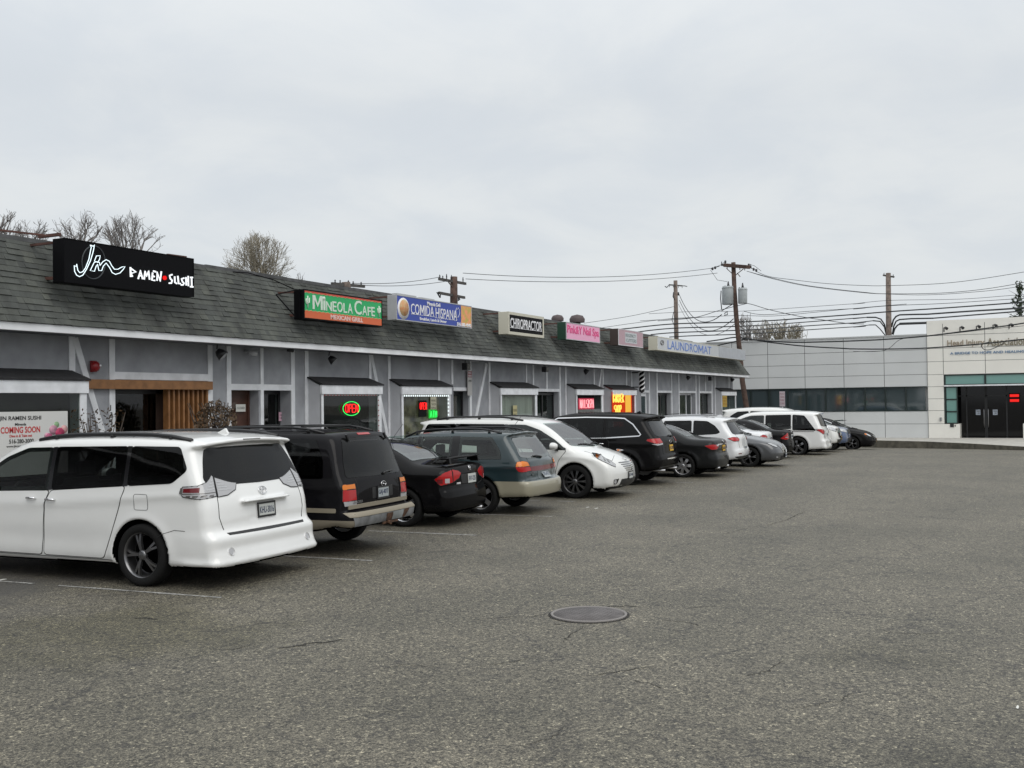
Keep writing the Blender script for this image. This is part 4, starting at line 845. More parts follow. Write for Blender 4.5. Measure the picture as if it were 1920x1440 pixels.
# parking sign on a post in front of the ribbon windows
p = at(1467, 748, 'X', 58.5); o = empty('parking_sign', (58.5, p[1], ground_z(58.5)), label='narrow white parking sign with red print on a post in front of the ribbon windows', cat='road sign')
MB().tube([(0, 0, 0), (0, 0, p[2] - ground_z(58.5) + .3)], .03, n=8).build('post', 'grey_metal', o)
hz_ = p[2] - ground_z(58.5); MB().box(-.04, -.03, -.15, .15, hz_ - .42, hz_ + .42).build('plate', mat('sign_pale', (.48, .42, .45), .5), o)
for i, t_ in enumerate(('NO', 'STANDING', 'FIRE', 'ZONE')): mesh_text(t_, 'lettering', 'notice_red', o, (-.042, .12, hz_ + .24 - i * .18), .12, width=.24, height=.1, rot=(R(90), 0, R(-90)), ext=.001)

# ------------------------------------------------------------------ utility poles and wires
mat('arm_wood', (.075, .072, .068), .85, var=.3, scale=5)
def pole(path, r0_, r1_, material, label, arms=(), braces=()):
    b_ = Vector(path[0]); o = empty('utility_pole', b_, label=label, cat='utility pole', group='wooden utility poles')
    n = len(path); MB().tube([Vector(q) - b_ for q in path], [r0_ + (r1_ - r0_) * i / (n - 1) for i in range(n)], n=12).build('trunk', material, o)
    for a0, a1, ins in arms:
        a0 = Vector(a0) - b_; a1 = Vector(a1) - b_
        ar = MB().bar(a0, a1, .09, .115).build('crossarm', 'arm_wood', o)
        d = a1 - a0
        for t, up, ln in ins: c = a0 + d * t; MB().lathe([(.012, .04), (.032, .06), (.018, .11), (.034, .14), (.018, .14 + ln), (.001, .16 + ln)], c=(c.x, c.y, c.z if up > 0 else c.z - .25), n=8).build('insulator', 'insulator', ar)
    for q in braces: MB().bar(Vector(q[0]) - b_, Vector(q[1]) - b_, .04).build('brace', 'weathered_pole', o)
    return o, b_
PX = 60.0
def P6(px_, py_, X=PX): return Vector(at(px_, py_, 'X', X))
pts = [P6(1403, 812), P6(1400, 765), P6(1392, 715), P6(1387, 660), P6(1381, 600), P6(1377, 545), P6(1375, 492)]; pts[0].z = ground_z(60) + .2
al, ar_ = P6(1352, 496.5), P6(1409, 501.5)
o, b_ = pole(pts, .165, .13, 'wood_pole', 'leaning brown utility pole carrying two grey transformers at the end of the shop row', arms=[(al, ar_, [(.02, 1, .05), (.2, -1, .03), (.38, -1, .03), (.62, -1, .03), (.78, -1, .03), (.98, 1, .05)])], braces=[(P6(1388, 519), P6(1382, 512)), (P6(1362, 503), P6(1376, 516)), (P6(1394, 504), P6(1378, 517))])
_pb = tuple(b_); _po = o
for (cx, y0_, y1_, rr, dx_) in ((1365.5, 537, 571, .36, -.25), (1392.5, 540, 569, .26, .25)):
    c0 = P6(cx, y1_) - b_; c1 = P6(cx, y0_) - b_; t = MB().tube([c0, c0 + Vector((0, 0, .03)), c1 - Vector((0, 0, .08)), c1], [rr * .94, rr, rr, rr * .96], n=20)
    t.tube([c1 - Vector((0, 0, .12)), c1 - Vector((0, 0, .08))], rr * 1.05, n=20); tb = t.build('transformer', 'transformer_grey', o)
    MB().tube([c1, c1 + Vector((0, 0, .12)), c1 + Vector((0, 0, .3))], [.09, .06, .03], n=8).tube([c1 + Vector((0, .15, -.15)), c1 + Vector((0, .2, .05))], .04, n=6).build('bushing', 'insulator', tb)
ins_ = MB()
for q in ((1341, 502), (1336, 504), (1413, 505), (1418, 507), (1360, 491), (1404, 497)): c = P6(*q) - b_; ins_.lathe([(.001, -.1), (.075, -.04), (.05, .0), (.075, .05), (.001, .1)], c=c, n=8)
ins_.tube([P6(1334, 504) - b_, P6(1349, 499) - b_], .02).tube([P6(1409, 503) - b_, P6(1420, 508) - b_], .02)
ins_.build('dead_end_insulators', 'insulator', o)
jw = MB(); jw.tube([P6(1332, 506) - b_, P6(1345, 525) - b_, P6(1363, 528) - b_], .012, n=4).tube([P6(1360, 490) - b_, P6(1351, 497) - b_, P6(1333, 504) - b_], .012, n=4).tube([P6(1404, 496) - b_, P6(1414, 498) - b_, P6(1427, 508) - b_], .012, n=4).tube([P6(1352, 545) - b_, P6(1351, 560) - b_, P6(1353, 580) - b_], .03, n=5).tube([P6(1353, 583) - b_, P6(1366, 575) - b_, P6(1378, 568) - b_], .025, n=5).tube([P6(1358, 588) - b_, P6(1364, 584) - b_, P6(1364, 590) - b_, P6(1358, 591) - b_], .03, n=5)
jw.build('jumper_wires', 'wire', o)
# pole behind the blue sign
def P2(px_, py_, Y=24.0): return Vector(at(px_, py_, 'Y', Y))
base = P2(851, 560); base.z = 0
o, b2 = pole([base, P2(851, 560), P2(851, 519)], .19, .16, 'wood_pole', 'brown utility pole with two crossarms behind the blue deli sign',
     arms=[(P2(823, 523), P2(873, 532), [(.03, 1, .05), (.14, 1, .03), (.28, 1, .14), (.46, 1, .14), (.9, 1, .14)]), (P2(823, 549), P2(871, 558), [(.05, -1, .05), (.75, -1, .05)])], braces=[(P2(841, 529), P2(849, 539))])
hw = MB().tube([P2(823, 549) - b2, P2(819, 548) - b2, P2(825, 558) - b2], .03, n=5).tube([P2(860, 556) - b2, P2(862, 562) - b2, P2(859, 563) - b2], .03, n=5); hw.build('hook_wires', 'wire', o)
base = P2(649, 560); base.z = 0
o, b3 = pole([base, P2(649, 540), P2(648.5, 529)], .2, .17, 'weathered_pole', 'pole of which only the crossarm tip shows behind the roof above the cafe sign', arms=[(P2(622, 532), P2(683, 537), [(.1, 1, .02), (.25, 1, .02), (.5, 1, .04), (.65, 1, .02), (.9, 1, .02)])])
# pole beyond the laundromat sign
def P3(px_, py_, Y=30.0): return Vector(at(px_, py_, 'Y', Y))
base = P3(1269, 640); base.z = -.5
o, b4 = pole([base, P3(1268, 620), P3(1266.5, 526)], .24, .18, 'weathered_pole', 'slim grey-brown utility pole rising behind the laundromat sign', arms=[(P3(1255, 534), P3(1279, 536), [(.0, -1, .03), (.3, -1, .03), (.7, -1, .03), (1.0, -1, .03)])])
MB().tube([P3(1247, 537) - b4, P3(1250, 539) - b4, P3(1255, 534) - b4], .04, n=5).tube([P3(1288, 537) - b4, P3(1284, 536) - b4, P3(1279, 536) - b4], .04, n=5).tube([P3(1263, 548) - b4, P3(1262, 556) - b4, P3(1265, 562) - b4], .05, n=5).tube([P3(1272, 548) - b4, P3(1272, 554) - b4], .07, n=5).tube([P3(1263, 585) - b4, P3(1260, 600) - b4, P3(1264, 610) - b4], .03, n=5).build('hardware', 'wire', o)
# pole behind the office
def P7(px_, py_, X=78.0): return Vector(at(px_, py_, 'X', X))
base = P7(1666.5, 640); base.z = -.3
o, b5 = pole([base, P7(1666.5, 630), P7(1665.5, 512)], .23, .17, 'weathered_pole', 'grey-brown utility pole with a short crossarm behind the office roof', arms=[(P7(1655.5, 516), P7(1677, 519.5), [(.1, 1, .03), (.9, 1, .03)])])
def q2(x_, y_): return 1600 + x_ / 6, 480 + y_ / 6
def q1(x_, y_): return 1300 + x_ / 6, 460 + y_ / 6
for lst, r_ in ((((430, 800), (450, 720), (480, 680), (520, 662), (700, 657), (830, 655)), .06), (((440, 880), (455, 790), (480, 735), (520, 715), (650, 705), (900, 700)), .055), (((445, 885), (465, 820), (495, 780), (525, 765)), .06), (((372, 880), (350, 770), (310, 710), (250, 690), (150, 690)), .055), (((372, 890), (350, 800), (300, 735), (220, 728)), .05), (((360, 895), (300, 820), (250, 775), (180, 776)), .04)):
    MB().tube([P7(*q2(*c)) - b5 for c in lst], r_, n=6).build('riser_cable', 'wire', o)
def smooth_line(pts_, k=6):
    out_ = []
    for i in range(len(pts_) - 1):
        p0, p1, p2, p3 = pts_[max(i - 1, 0)], pts_[i], pts_[i + 1], pts_[min(i + 2, len(pts_) - 1)]
        for j in range(k):
            t = j / k; out_.append(0.5 * ((2 * p1) + (-p0 + p2) * t + (2 * p0 - 5 * p1 + 4 * p2 - p3) * t * t + (-p0 + 3 * p1 - 3 * p2 + p3) * t ** 3))
    return out_ + [pts_[-1]]
def wire(label, r_, spans):
    """spans: list of (px, py, X)"""
    pts_ = [Vector(at(a_, b_, 'X', c_)) for a_, b_, c_ in spans]; b0 = pts_[0].copy()
    o_ = MB().tube([q - b0 for q in smooth_line(pts_)], r_, n=5).build('overhead_wire', 'wire', None, loc=b0)
    tag(o_, label, 'overhead wire', 'overhead wires'); return o_
def xs60(l, f=None): return [(a_, b_, 60.0) for a_, b_ in l]
def x6070(l): return [(a_, b_, 60 + 18 * min(1, max(0, (a_ - 1385) / 281))) for a_, b_ in l]
def x70(l): return [(a_, b_, 78 - 18 * min(1, max(0, (a_ - 1666) / 500))) for a_, b_ in l]
wire('topmost thin wire running right from the leaning pole over the office', .014, xs60([q1(700, 290), q1(850, 350), q1(1100, 385), q1(1500, 430), q1(1920, 452), q2(400, 333), q2(1100, 300), (1920, 510), (2100, 478)]))
wire('second thin wire sagging right from the leaning pole crossarm', .015, xs60([q1(600, 290), q1(900, 370), q1(1300, 455), q1(1920, 528), q2(400, 425), q2(1100, 410), q2(1830, 315), (2100, 490)]))
wire('third thin wire sagging just below the second one', .013, xs60([q1(620, 296), q1(900, 378), q1(1300, 462), q1(1920, 534), q2(400, 428), q2(800, 438), q2(1300, 410), q2(1830, 350), (2100, 505)]))
wire('thin grey wire crossing the pole behind the office at mid height', .012, xs60([q1(-500, 770), q1(0, 745), q1(480, 742), q1(900, 720), q1(1400, 685), q1(1920, 650), q2(0, 540), q2(400, 500), q2(1200, 485), q2(1830, 440), (2100, 540)]))
wire('thin wire just above the thick bundle', .015, xs60([q1(570, 742), q1(800, 780), q1(1300, 742), q1(1920, 705), q2(0, 597), q2(400, 560), q2(1000, 535), q2(1700, 490), (2100, 548)]))
wire('thin wire passing behind the leaning pole under the transformers', .014, xs60([q1(-600, 850), q1(0, 815), q1(480, 790), q1(900, 795), q1(1400, 750), q1(1920, 700), (1700, 570)]))
wire('upper black cable of the four that pass above the laundromat sign', .035, xs60([(1150, 618.5), (1180, 615.6), (1261, 607.5), (1380, 604), q1(900, 845), q1(1300, 815), q1(1920, 770), q2(0, 660), q2(420, 625), q2(1100, 580), (1920, 566.5), (2100, 552)]))
wire('second black cable above the laundromat sign', .033, x6070([(1188, 623.3), (1261, 615.6), (1380, 612), q1(900, 890), q1(1500, 845), q1(1920, 812), q2(0, 705), q2(150, 690)]))
wire('third black cable above the laundromat sign', .033, x6070([(1220, 627.5), (1265, 623.7), (1380, 619.5), q1(900, 935), q1(1300, 905), q1(1920, 865), q2(0, 755), q2(220, 728)]))
wire('lowest of the four black cables above the laundromat sign', .030, x6070([(1255, 632), (1300, 629.5), (1380, 627), q1(900, 980), q1(1300, 950), q1(1920, 910), q2(0, 800), q2(180, 776)]))
wire('thick black cable leaving the office pole to the right, upper', .055, x70([q2(830, 655), q2(1300, 622), (1920, 577), (2100, 560)]))
wire('thick black cable leaving the office pole to the right, lower', .045, x70([q2(900, 700), q2(1500, 652), (1920, 583), (2100, 567)]))
wire('cable with a long black sleeve right of the office pole', .028, x70([q2(525, 767), q2(825, 757), q2(1000, 765), q2(1490, 728), (1920, 592), (2100, 572)]))
MB().bar(P6(1357, 497, 59.8) - Vector(_pb), P6(1406, 501, 59.8) - Vector(_pb), .16, .2).build('crossarm', 'wood_pole', _po)
tag(MB().tube([P7(*q2(520, 763), 77.6), P7(*q2(825, 752), 77.2)], .085, n=8).build('cable_sleeve', 'wire'), 'long black splice sleeve on the cable right of the office pole', 'cable sleeve')
wire('black cable draped low across the top of the grey office wall', .038, xs60([(1325, 640.5), q1(300, 1062), q1(490, 1035), q1(700, 1065), q1(1100, 1090), q1(1500, 1085), q1(1920, 1070), q2(400, 935), q2(830, 900), q2(1490, 815), q2(1920, 755), (2100, 575)]))
wire('lowest black cable sagging across the grey and beige office walls', .036, xs60([(1345, 648), q1(480, 1080), q1(620, 1055), q1(850, 1090), q1(1260, 1135), q1(1700, 1160), q2(0, 1045), q2(350, 1047), q2(830, 1035), q2(1430, 990), q2(1920, 937), (2100, 620)]))
wire('slack loop of cable hanging in front of the brown lettering', .02, xs60([q2(1700, 975), q2(1620, 1020), q2(1530, 1055), q2(1470, 1050), q2(1440, 1010), q2(1465, 985), q2(1530, 968)]))
wire('thin wire just under the draped black cable', .013, xs60([q2(0, 1075), q2(350, 1062), q2(540, 935), q2(830, 905), q2(1490, 828), q2(1920, 785)]))
wire('service wire rising over the transformers and falling right', .018, xs60([q1(-400, 850), q1(0, 815), q1(300, 730), q1(560, 665), q1(640, 660), q1(860, 725), q1(1200, 800), q1(1500, 845), q1(1750, 880), q1(1920, 885)]))
def cat(label, a_, b_, sag, r_=.014):
    pts_ = [a_ + (b_ - a_) * t - Vector((0, 0, sag * 4 * t * (1 - t))) for t in [i / 14 for i in range(15)]]
    tag(MB().tube([q - a_ for q in pts_], r_, n=5).build('overhead_wire', 'wire', None, loc=a_), label, 'overhead wire', 'overhead wires')
cat('upper long thin wire between the pole behind the blue sign and the leaning pole', P2(868, 512), P6(1334, 503), .35); cat('lower long thin wire between the pole behind the blue sign and the leaning pole', P2(873, 523), P6(1345, 512), .3)
cat('upper wire between the two poles behind the shop roof', P2(660, 531), P2(826, 519), .12, .012); cat('lower wire between the two poles behind the shop roof', P2(683, 535), P2(838, 527), .1, .012)
cat('steep wire from the pole behind the laundromat sign to the leaning pole, upper', P3(1273, 551), P6(1353, 590), 1.3, .03); cat('steep wire from the pole behind the laundromat sign to the leaning pole, middle', P3(1274, 563), P6(1375, 598), 1.6, .028); cat('steep thin wire from the pole behind the laundromat sign, lower', P3(1272, 570), P6(1378, 607), 1.6, .018)
wire('thin wire rising from the roof ridge to the slim pole', .014, [(1095, 606, 60), (1180, 593, 62), (1263, 575, 62)])
wire('second thin wire rising from the roof ridge to the slim pole', .014, [(1120, 616, 60), (1180, 607, 62), (1263, 597, 62), (1340, 594, 61)])

# ------------------------------------------------------------------ trees
def bare_tree(name, X, Y, H, label, material='bark', seed=1, width=3.0, ch=3.0, limbs=8, kids=(6, 5, 3), rmin=.006, group='bare trees behind the shops', cat_='tree', up=.35):
    """trunk with a fan of limbs filling a rounded crown of the given width and height below the top H"""
    rnd = random.Random(seed); o = empty(name, (X, Y, 0), label=label, cat=cat_, group=group); trunk = MB(); crown = MB(); cz = H - ch * .5; C_ = Vector((0, 0, cz)); fk = Vector((rnd.uniform(-.1, .1), rnd.uniform(-.1, .1), H - ch * 1.05))
    trunk.tube([(0, 0, 0), (rnd.uniform(-.1, .1), 0, fk.z * .5), fk], [.2, .16, .12], n=8, caps=False)
    def inside(p): return (1 + .28 * mnoise.noise(Vector((math.atan2(p.y, p.x) * 1.6 + seed, (p.z - cz) / ch * 3, seed * .7)))) * ((p.x ** 2 + p.y ** 2) / (width / 2) ** 2 + ((p.z - cz) / (ch / 2)) ** 2) ** .5
    def branch(p, d, L, r, k):
        n = 5 if k == 0 else 4 if k < 3 else 2; pts_ = [p.copy()]; q = p.copy(); dd = d.copy()
        for i in range(n):
            dd = (dd + Vector((rnd.gauss(0, .16), rnd.gauss(0, .16), rnd.gauss(.03, .12)))).normalized(); q = q + dd * (L / n)
            if inside(q) > 1.08 and k > 0: break
            pts_.append(q.copy())
        if len(pts_) < 2: return
        (trunk if k == 0 else crown).tube(pts_, [max(rmin, r * (1 - .6 * i / len(pts_))) for i in range(len(pts_))], n=6 if k == 0 else 4 if k < 2 else 3, caps=False)
        if k >= len(kids): return
        for j in range(kids[k]):
            t = rnd.uniform(.3, 1) if j else 1; b = pts_[max(1, min(len(pts_) - 1, int(round(t * (len(pts_) - 1)))))]; outw = (b - C_ + Vector((0, 0, ch * .3))); outw = outw.normalized() if outw.length > .01 else Vector((0, 0, 1))
            nd = (dd * .7 + outw * .45 + Vector((rnd.gauss(0, .55), rnd.gauss(0, .55), rnd.gauss(up * .4, .4)))).normalized(); branch(b, nd, L * rnd.uniform(.35, .72), max(rmin, r * .45), k + 1)
    for i in range(limbs):
        a_ = 6.283 * (i + rnd.random() * .6) / limbs; rr = width * .42 * math.sqrt(rnd.uniform(.08, 1)); tgt = Vector((rr * math.cos(a_), rr * math.sin(a_), cz + ch * rnd.uniform(-.12, .42))); d = tgt - fk; branch(fk.copy(), (d.normalized() + Vector((0, 0, .15))).normalized(), d.length * rnd.uniform(.6, 1.02), .05, 0)
    trunk.build('trunk', material, o, recalc=False); crown.build('crown', material, o, recalc=False)
    return o
def tree_at(px_, ytop, Y, label, wpx=None, **kw):
    p = at(px_, ytop, 'Y', Y); k = float((p - np.array([0, 0, CAM_H])) @ cf) / FPX
    return bare_tree('bare_tree', p[0], Y, p[2], label, width=wpx * k, ch=kw.pop('hpx') * k, **kw)
# ------------------------------------------------------------------ car paint and car materials
def paint(name, col, rough=.32, metal=0.0, coat=1.0, spec=.5, low=None, zl=0.0, flake=0.0, dirt=.5):
    m, t, b = newmat(name); L = t.links.new
    b.inputs['Roughness'].default_value = rough; b.inputs['Metallic'].default_value = metal; b.inputs['Coat Weight'].default_value = coat; b.inputs['Coat Roughness'].default_value = 0.05; b.inputs['Coat IOR'].default_value = 1.5; b.inputs['Specular IOR Level'].default_value = spec
    c = N(t, 'ShaderNodeTexCoord'); sx = N(t, 'ShaderNodeSeparateXYZ'); L(c.outputs['Object'], sx.inputs[0])
    # road film: a thin tan dust, denser on the lower panels where wheels throw it
    n = N(t, 'ShaderNodeTexNoise'); n.inputs['Scale'].default_value = 3.5; n.inputs['Detail'].default_value = 6; L(c.outputs['Object'], n.inputs['Vector'])
    mr = N(t, 'ShaderNodeMapRange'); L(sx.outputs[2], mr.inputs[0]); mr.inputs[1].default_value = .95; mr.inputs[2].default_value = .2; mr.inputs[3].default_value = .05; mr.inputs[4].default_value = dirt
    mm = N(t, 'ShaderNodeMath', operation='MULTIPLY'); L(n.outputs[0], mm.inputs[0]); L(mr.outputs[0], mm.inputs[1])
    mx_ = N(t, 'ShaderNodeMix', data_type='RGBA'); L(mm.outputs[0], mx_.inputs[0]); mx_.inputs[7].default_value = (.20, .185, .155, 1)
    if low:
        gt = N(t, 'ShaderNodeMath', operation='GREATER_THAN'); L(sx.outputs[2], gt.inputs[0]); gt.inputs[1].default_value = zl
        m3 = N(t, 'ShaderNodeMix', data_type='RGBA'); L(gt.outputs[0], m3.inputs[0]); m3.inputs[6].default_value = (*low, 1); m3.inputs[7].default_value = (*col, 1); L(m3.outputs[2], mx_.inputs[6])
    else: mx_.inputs[6].default_value = (*col, 1)
    L(mx_.outputs[2], b.inputs['Base Color'])
    # the inner face of the panels is dark cabin lining
    ge = N(t, 'ShaderNodeNewGeometry'); df = N(t, 'ShaderNodeBsdfDiffuse'); df.inputs[0].default_value = (.045, .045, .045, 1); ms = N(t, 'ShaderNodeMixShader'); L(ge.outputs['Backfacing'], ms.inputs[0]); L(b.outputs[0], ms.inputs[1]); L(df.outputs[0], ms.inputs[2]); L(ms.outputs[0], t.nodes['Material Output'].inputs[0])
    r = N(t, 'ShaderNodeMapRange'); L(mm.outputs[0], r.inputs[0]); r.inputs[3].default_value = coat; r.inputs[4].default_value = coat * .4; L(r.outputs[0], b.inputs['Coat Weight'])
    return m
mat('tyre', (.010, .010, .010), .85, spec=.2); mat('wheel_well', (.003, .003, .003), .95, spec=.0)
mat('rim_silver', (.42, .42, .43), .35, metal=.85); mat('rim_dark', (.17, .17, .175), .28, metal=.85); mat('rim_chrome', (.6, .6, .61), .2, metal=1.0); mat('rim_black', (.03, .03, .032), .3, metal=.6)
glass_mat('tint_glass', (.16, .165, .165), 1.42); glass_mat('clear_glass', (.66, .74, .70), 1.62); glass_mat('pale_glass', (.62, .70, .67), 3.3); mat('frit', (.006, .006, .006), .25, spec=.3); mat('seat_fabric', (.05, .05, .052), .9); mat('mirror_face', (.5, .52, .52), .05, metal=1.0)
mat('red_lens', (.36, .006, .008), .2, coat=.35, spec=.3); mat('dark_red_lens', (.12, .005, .009), .2, coat=.4, spec=.3); mat('amber_lens', (.62, .17, .015), .2, coat=.35, spec=.3); mat('clear_lens', (.37, .37, .38), .10, coat=1.0); mat('head_lens', (.40, .41, .42), .08, coat=1.0, var=.12, scale=9); mat('smoke_lens', (.10, .095, .09), .1, coat=1.0)
mat('black_trim', (.012, .012, .013), .45); mat('gloss_black', (.006, .006, .007), .08, coat=1.0); mat('seam', (.01, .01, .01), .7)
mat('plate_white', (.50, .52, .50), .5); mat('plate_yellow', (.62, .36, .02), .5); mat('plate_ink', (.02, .03, .08), .5); mat('plate_grey', (.33, .36, .37), .5)
mat('rust', (.09, .042, .02), .9, var=.6, scale=14, col2=(.03, .018, .012))

def sdf_poly(P, poly):
    A = poly; B = np.roll(poly, -1, 0); d = np.full(len(P), 1e9); ins = np.zeros(len(P), bool)
    for a_, b_ in zip(A, B):
        e_ = b_ - a_; w_ = P - a_; l2 = e_ @ e_
        if l2 < 1e-12: continue
        t = np.clip(w_ @ e_ / l2, 0, 1); q = w_ - t[:, None] * e_; d = np.minimum(d, (q ** 2).sum(1))
        c = (a_[1] > P[:, 1]) != (b_[1] > P[:, 1])
        with np.errstate(divide='ignore', invalid='ignore'):
            xi = (b_[0] - a_[0]) * (P[:, 1] - a_[1]) / (b_[1] - a_[1] + 1e-20) + a_[0]
        ins ^= c & (P[:, 0] < xi)
    d = np.sqrt(d); return np.where(ins, -d, d)
def catmull(pts, k=5, closed=True):
    """pts (x, z[, sharp]); a sharp point keeps its corner"""
    n = len(pts); out_ = []; P_ = [np.array(p[:2], float) for p in pts]; sh = [len(p) > 2 for p in pts]
    for i in range(n):
        p1, p2 = P_[i], P_[(i + 1) % n]; p0 = P_[i - 1] if not sh[i] else p1; p3 = P_[(i + 2) % n] if not sh[(i + 1) % n] else p2
        L_ = np.linalg.norm(p2 - p1)
        m1 = (p2 - p0) * L_ / (np.linalg.norm(p2 - p1) + np.linalg.norm(p1 - p0) + 1e-9); m2 = (p3 - p1) * L_ / (np.linalg.norm(p3 - p2) + np.linalg.norm(p2 - p1) + 1e-9)
        for j in range(k):
            t = j / k; out_.append((2 * t ** 3 - 3 * t ** 2 + 1) * p1 + (t ** 3 - 2 * t ** 2 + t) * m1 + (-2 * t ** 3 + 3 * t ** 2) * p2 + (t ** 3 - t ** 2) * m2)
    return np.array(out_)
def interp(x, pts): a_ = np.array(pts, float); return np.interp(x, a_[:, 0], a_[:, 1])
def sinterp(x, pts):
    """smooth interpolation through points"""
    a_ = np.array(pts, float); xx_ = np.linspace(a_[0, 0], a_[-1, 0], 400); y = np.interp(xx_, a_[:, 0], a_[:, 1])
    k = np.hanning(31); k /= k.sum(); y = np.convolve(np.pad(y, 15, mode='edge'), k, 'valid'); return np.interp(x, xx_, y)
def smax(a_, b_, k): h_ = np.clip(k - np.abs(a_ - b_), 0, None) / k; return np.maximum(a_, b_) + h_ * h_ * k * .25
class Body:
    """car body as one implicit solid; local axes: +X forward, origin on the ground under the rear bumper centre"""
    def __init__(s, sp):
        s.sp = sp; s.L = sp['L']; s.W = sp['W']; s.H = sp['H']; s.hw = s.W / 2
        s.poly = catmull(sp['outline'])
        s.h2 = .0125; s.gx = np.arange(-.4, s.L + .4, s.h2); s.gz = np.arange(-.1, s.H + .5, s.h2)
        X, Z = np.meshgrid(s.gx, s.gz, indexing='ij'); s.A = sdf_poly(np.stack([X.ravel(), Z.ravel()], 1), s.poly).reshape(X.shape)
        s.axr, s.axf, s.rt = sp['axr'], sp['axf'], sp['rt']; s.Ra = sp.get('Ra', s.rt + .055)
        s.Wd = s.width(X, Z)
    def width(s, x, z):
        sp = s.sp; zb = sinterp(x, sp['belt']); pl = sinterp(x, sp['plan'])
        t = z - zb; sp_ = .035 * np.logaddexp(0, t / .035)
        T = 1 - sp.get('tum', .20) * sp_ - sp.get('tum2', .05) * sp_ ** 2
        lo = np.clip(.5 - z, 0, 1); T = T - .28 * lo ** 2
        w_ = s.hw * pl * T
        mid = np.exp(-((z - sp.get('zdent', .50)) / .13) ** 2); inx = 1 / (1 + np.exp(-(x - s.axr - .45) / .08)) / (1 + np.exp((x - s.axf + .45) / .08)); w_ = w_ - sp.get('dent', .012) * mid * inx
        w_ = w_ + sp.get('shoulder', .012) * np.exp(-((z - zb + .10) / .05) ** 2)
        for ax in (s.axr, s.axf):
            r_ = np.sqrt((x - ax) ** 2 + (z - s.rt) ** 2); w_ = w_ + sp.get('flare', .02) * np.exp(-(np.clip(r_ - s.Ra, 0, 9) / .075) ** 2)
        return w_
    def samp(s, G, x, z):
        i = np.clip((x - s.gx[0]) / s.h2, 0, len(s.gx) - 1.001); j = np.clip((z - s.gz[0]) / s.h2, 0, len(s.gz) - 1.001)
        a_ = i.astype(int); b_ = j.astype(int); f_ = i - a_; g_ = j - b_
        return (G[a_, b_] * (1 - f_) + G[a_ + 1, b_] * f_) * (1 - g_) + (G[a_, b_ + 1] * (1 - f_) + G[a_ + 1, b_ + 1] * f_) * g_
    def F(s, x, y, z, wells=True):
        sp = s.sp; ay = np.abs(y); u_ = ay / s.hw; xm = s.L * .5
        up = np.clip((z - .75) / .5, 0, 1)
        k = np.where(x > xm, sp.get('kf', .075), sp.get('kr', .035) + sp.get('krt', .0) * up)
        xp = xm + (x - xm) * (1 + k * u_ ** 2.4)
        zp = z + sp.get('crown', .055) * u_ ** 2 * np.clip((z - .55) / .4, 0, 1)
        a_ = s.samp(s.A, xp, zp); b_ = (ay - s.samp(s.Wd, x, z)) * .95
        f_ = smax(a_, b_, sp.get('round', .15))
        for fn in sp.get('ops', ()): f_ = fn(f_, x, y, z)
        if wells:
            yw = s.hw - .34
            for ax in (s.axr, s.axf):
                r_ = np.sqrt((x - ax) ** 2 + (z - s.rt) ** 2); c = np.maximum(r_ - s.Ra, yw - ay); f_ = smax(f_, -c, .02)
        return f_
    def grad(s, p, wells=False):
        e_ = .006; g_ = np.stack([(s.F(p[:, 0] + (e_ if i == 0 else 0), p[:, 1] + (e_ if i == 1 else 0), p[:, 2] + (e_ if i == 2 else 0), wells) - s.F(p[:, 0] - (e_ if i == 0 else 0), p[:, 1] - (e_ if i == 1 else 0), p[:, 2] - (e_ if i == 2 else 0), wells)) / (2 * e_) for i in range(3)], 1)
        return g_ / (np.linalg.norm(g_, axis=1)[:, None] + 1e-9)
    def mesh(s, h_, material, parent, holes=()):
        gx = np.arange(-.12, s.L + .12, h_); gy = np.arange(-s.hw - .08, s.hw + .08 + h_, h_); gy = gy - (gy[0] + gy[-1]) / 2; gz = np.arange(.10, s.H + .14, h_)
        X, Y, Z = np.meshgrid(gx, gy, gz, indexing='ij'); V = s.F(X, Y, Z); S = V < 0
        nx, ny, nz = V.shape
        cs = [(i, j, k) for i in (0, 1) for j in (0, 1) for k in (0, 1)]
        cnt = sum(S[i:nx - 1 + i, j:ny - 1 + j, k:nz - 1 + k].astype(int) for i, j, k in cs); act = (cnt > 0) & (cnt < 8)
        idx = -np.ones(act.shape, int); ci = np.argwhere(act); idx[act] = np.arange(len(ci))
        acc = np.zeros((len(ci), 3)); n = np.zeros(len(ci))
        for a_ in cs:
            for ax in range(3):
                if a_[ax]: continue
                b_ = list(a_); b_[ax] = 1
                ia = tuple((ci + a_).T); ib = tuple((ci + b_).T); va, vb = V[ia], V[ib]; m_ = (va < 0) != (vb < 0); t = np.where(m_, va / (va - vb + 1e-12), 0)
                p = np.array(a_, float)[None] + 0 * acc; p[:, ax] = t; acc += np.where(m_[:, None], p, 0); n += m_
        vs = (ci + acc / n[:, None]) * h_ + np.array([gx[0], gy[0], gz[0]])
        for _ in range(2):
            f_ = s.F(vs[:, 0], vs[:, 1], vs[:, 2]); vs = vs - s.grad(vs, True) * np.clip(f_, -h_ * .5, h_ * .5)[:, None]
        for ax in (s.axr, s.axf):      # snap the lip of each wheel opening to a clean circle
            dx_ = vs[:, 0] - ax; dz_ = vs[:, 2] - s.rt; r_ = np.sqrt(dx_ ** 2 + dz_ ** 2); m_ = (np.abs(r_ - s.Ra) < h_ * .62) & (np.abs(vs[:, 1]) > s.hw - .2) & (vs[:, 2] > .2)
            k_ = np.where(m_, s.Ra / (r_ + 1e-9), 1); vs[:, 0] = ax + dx_ * k_; vs[:, 2] = s.rt + dz_ * k_
        quads = []
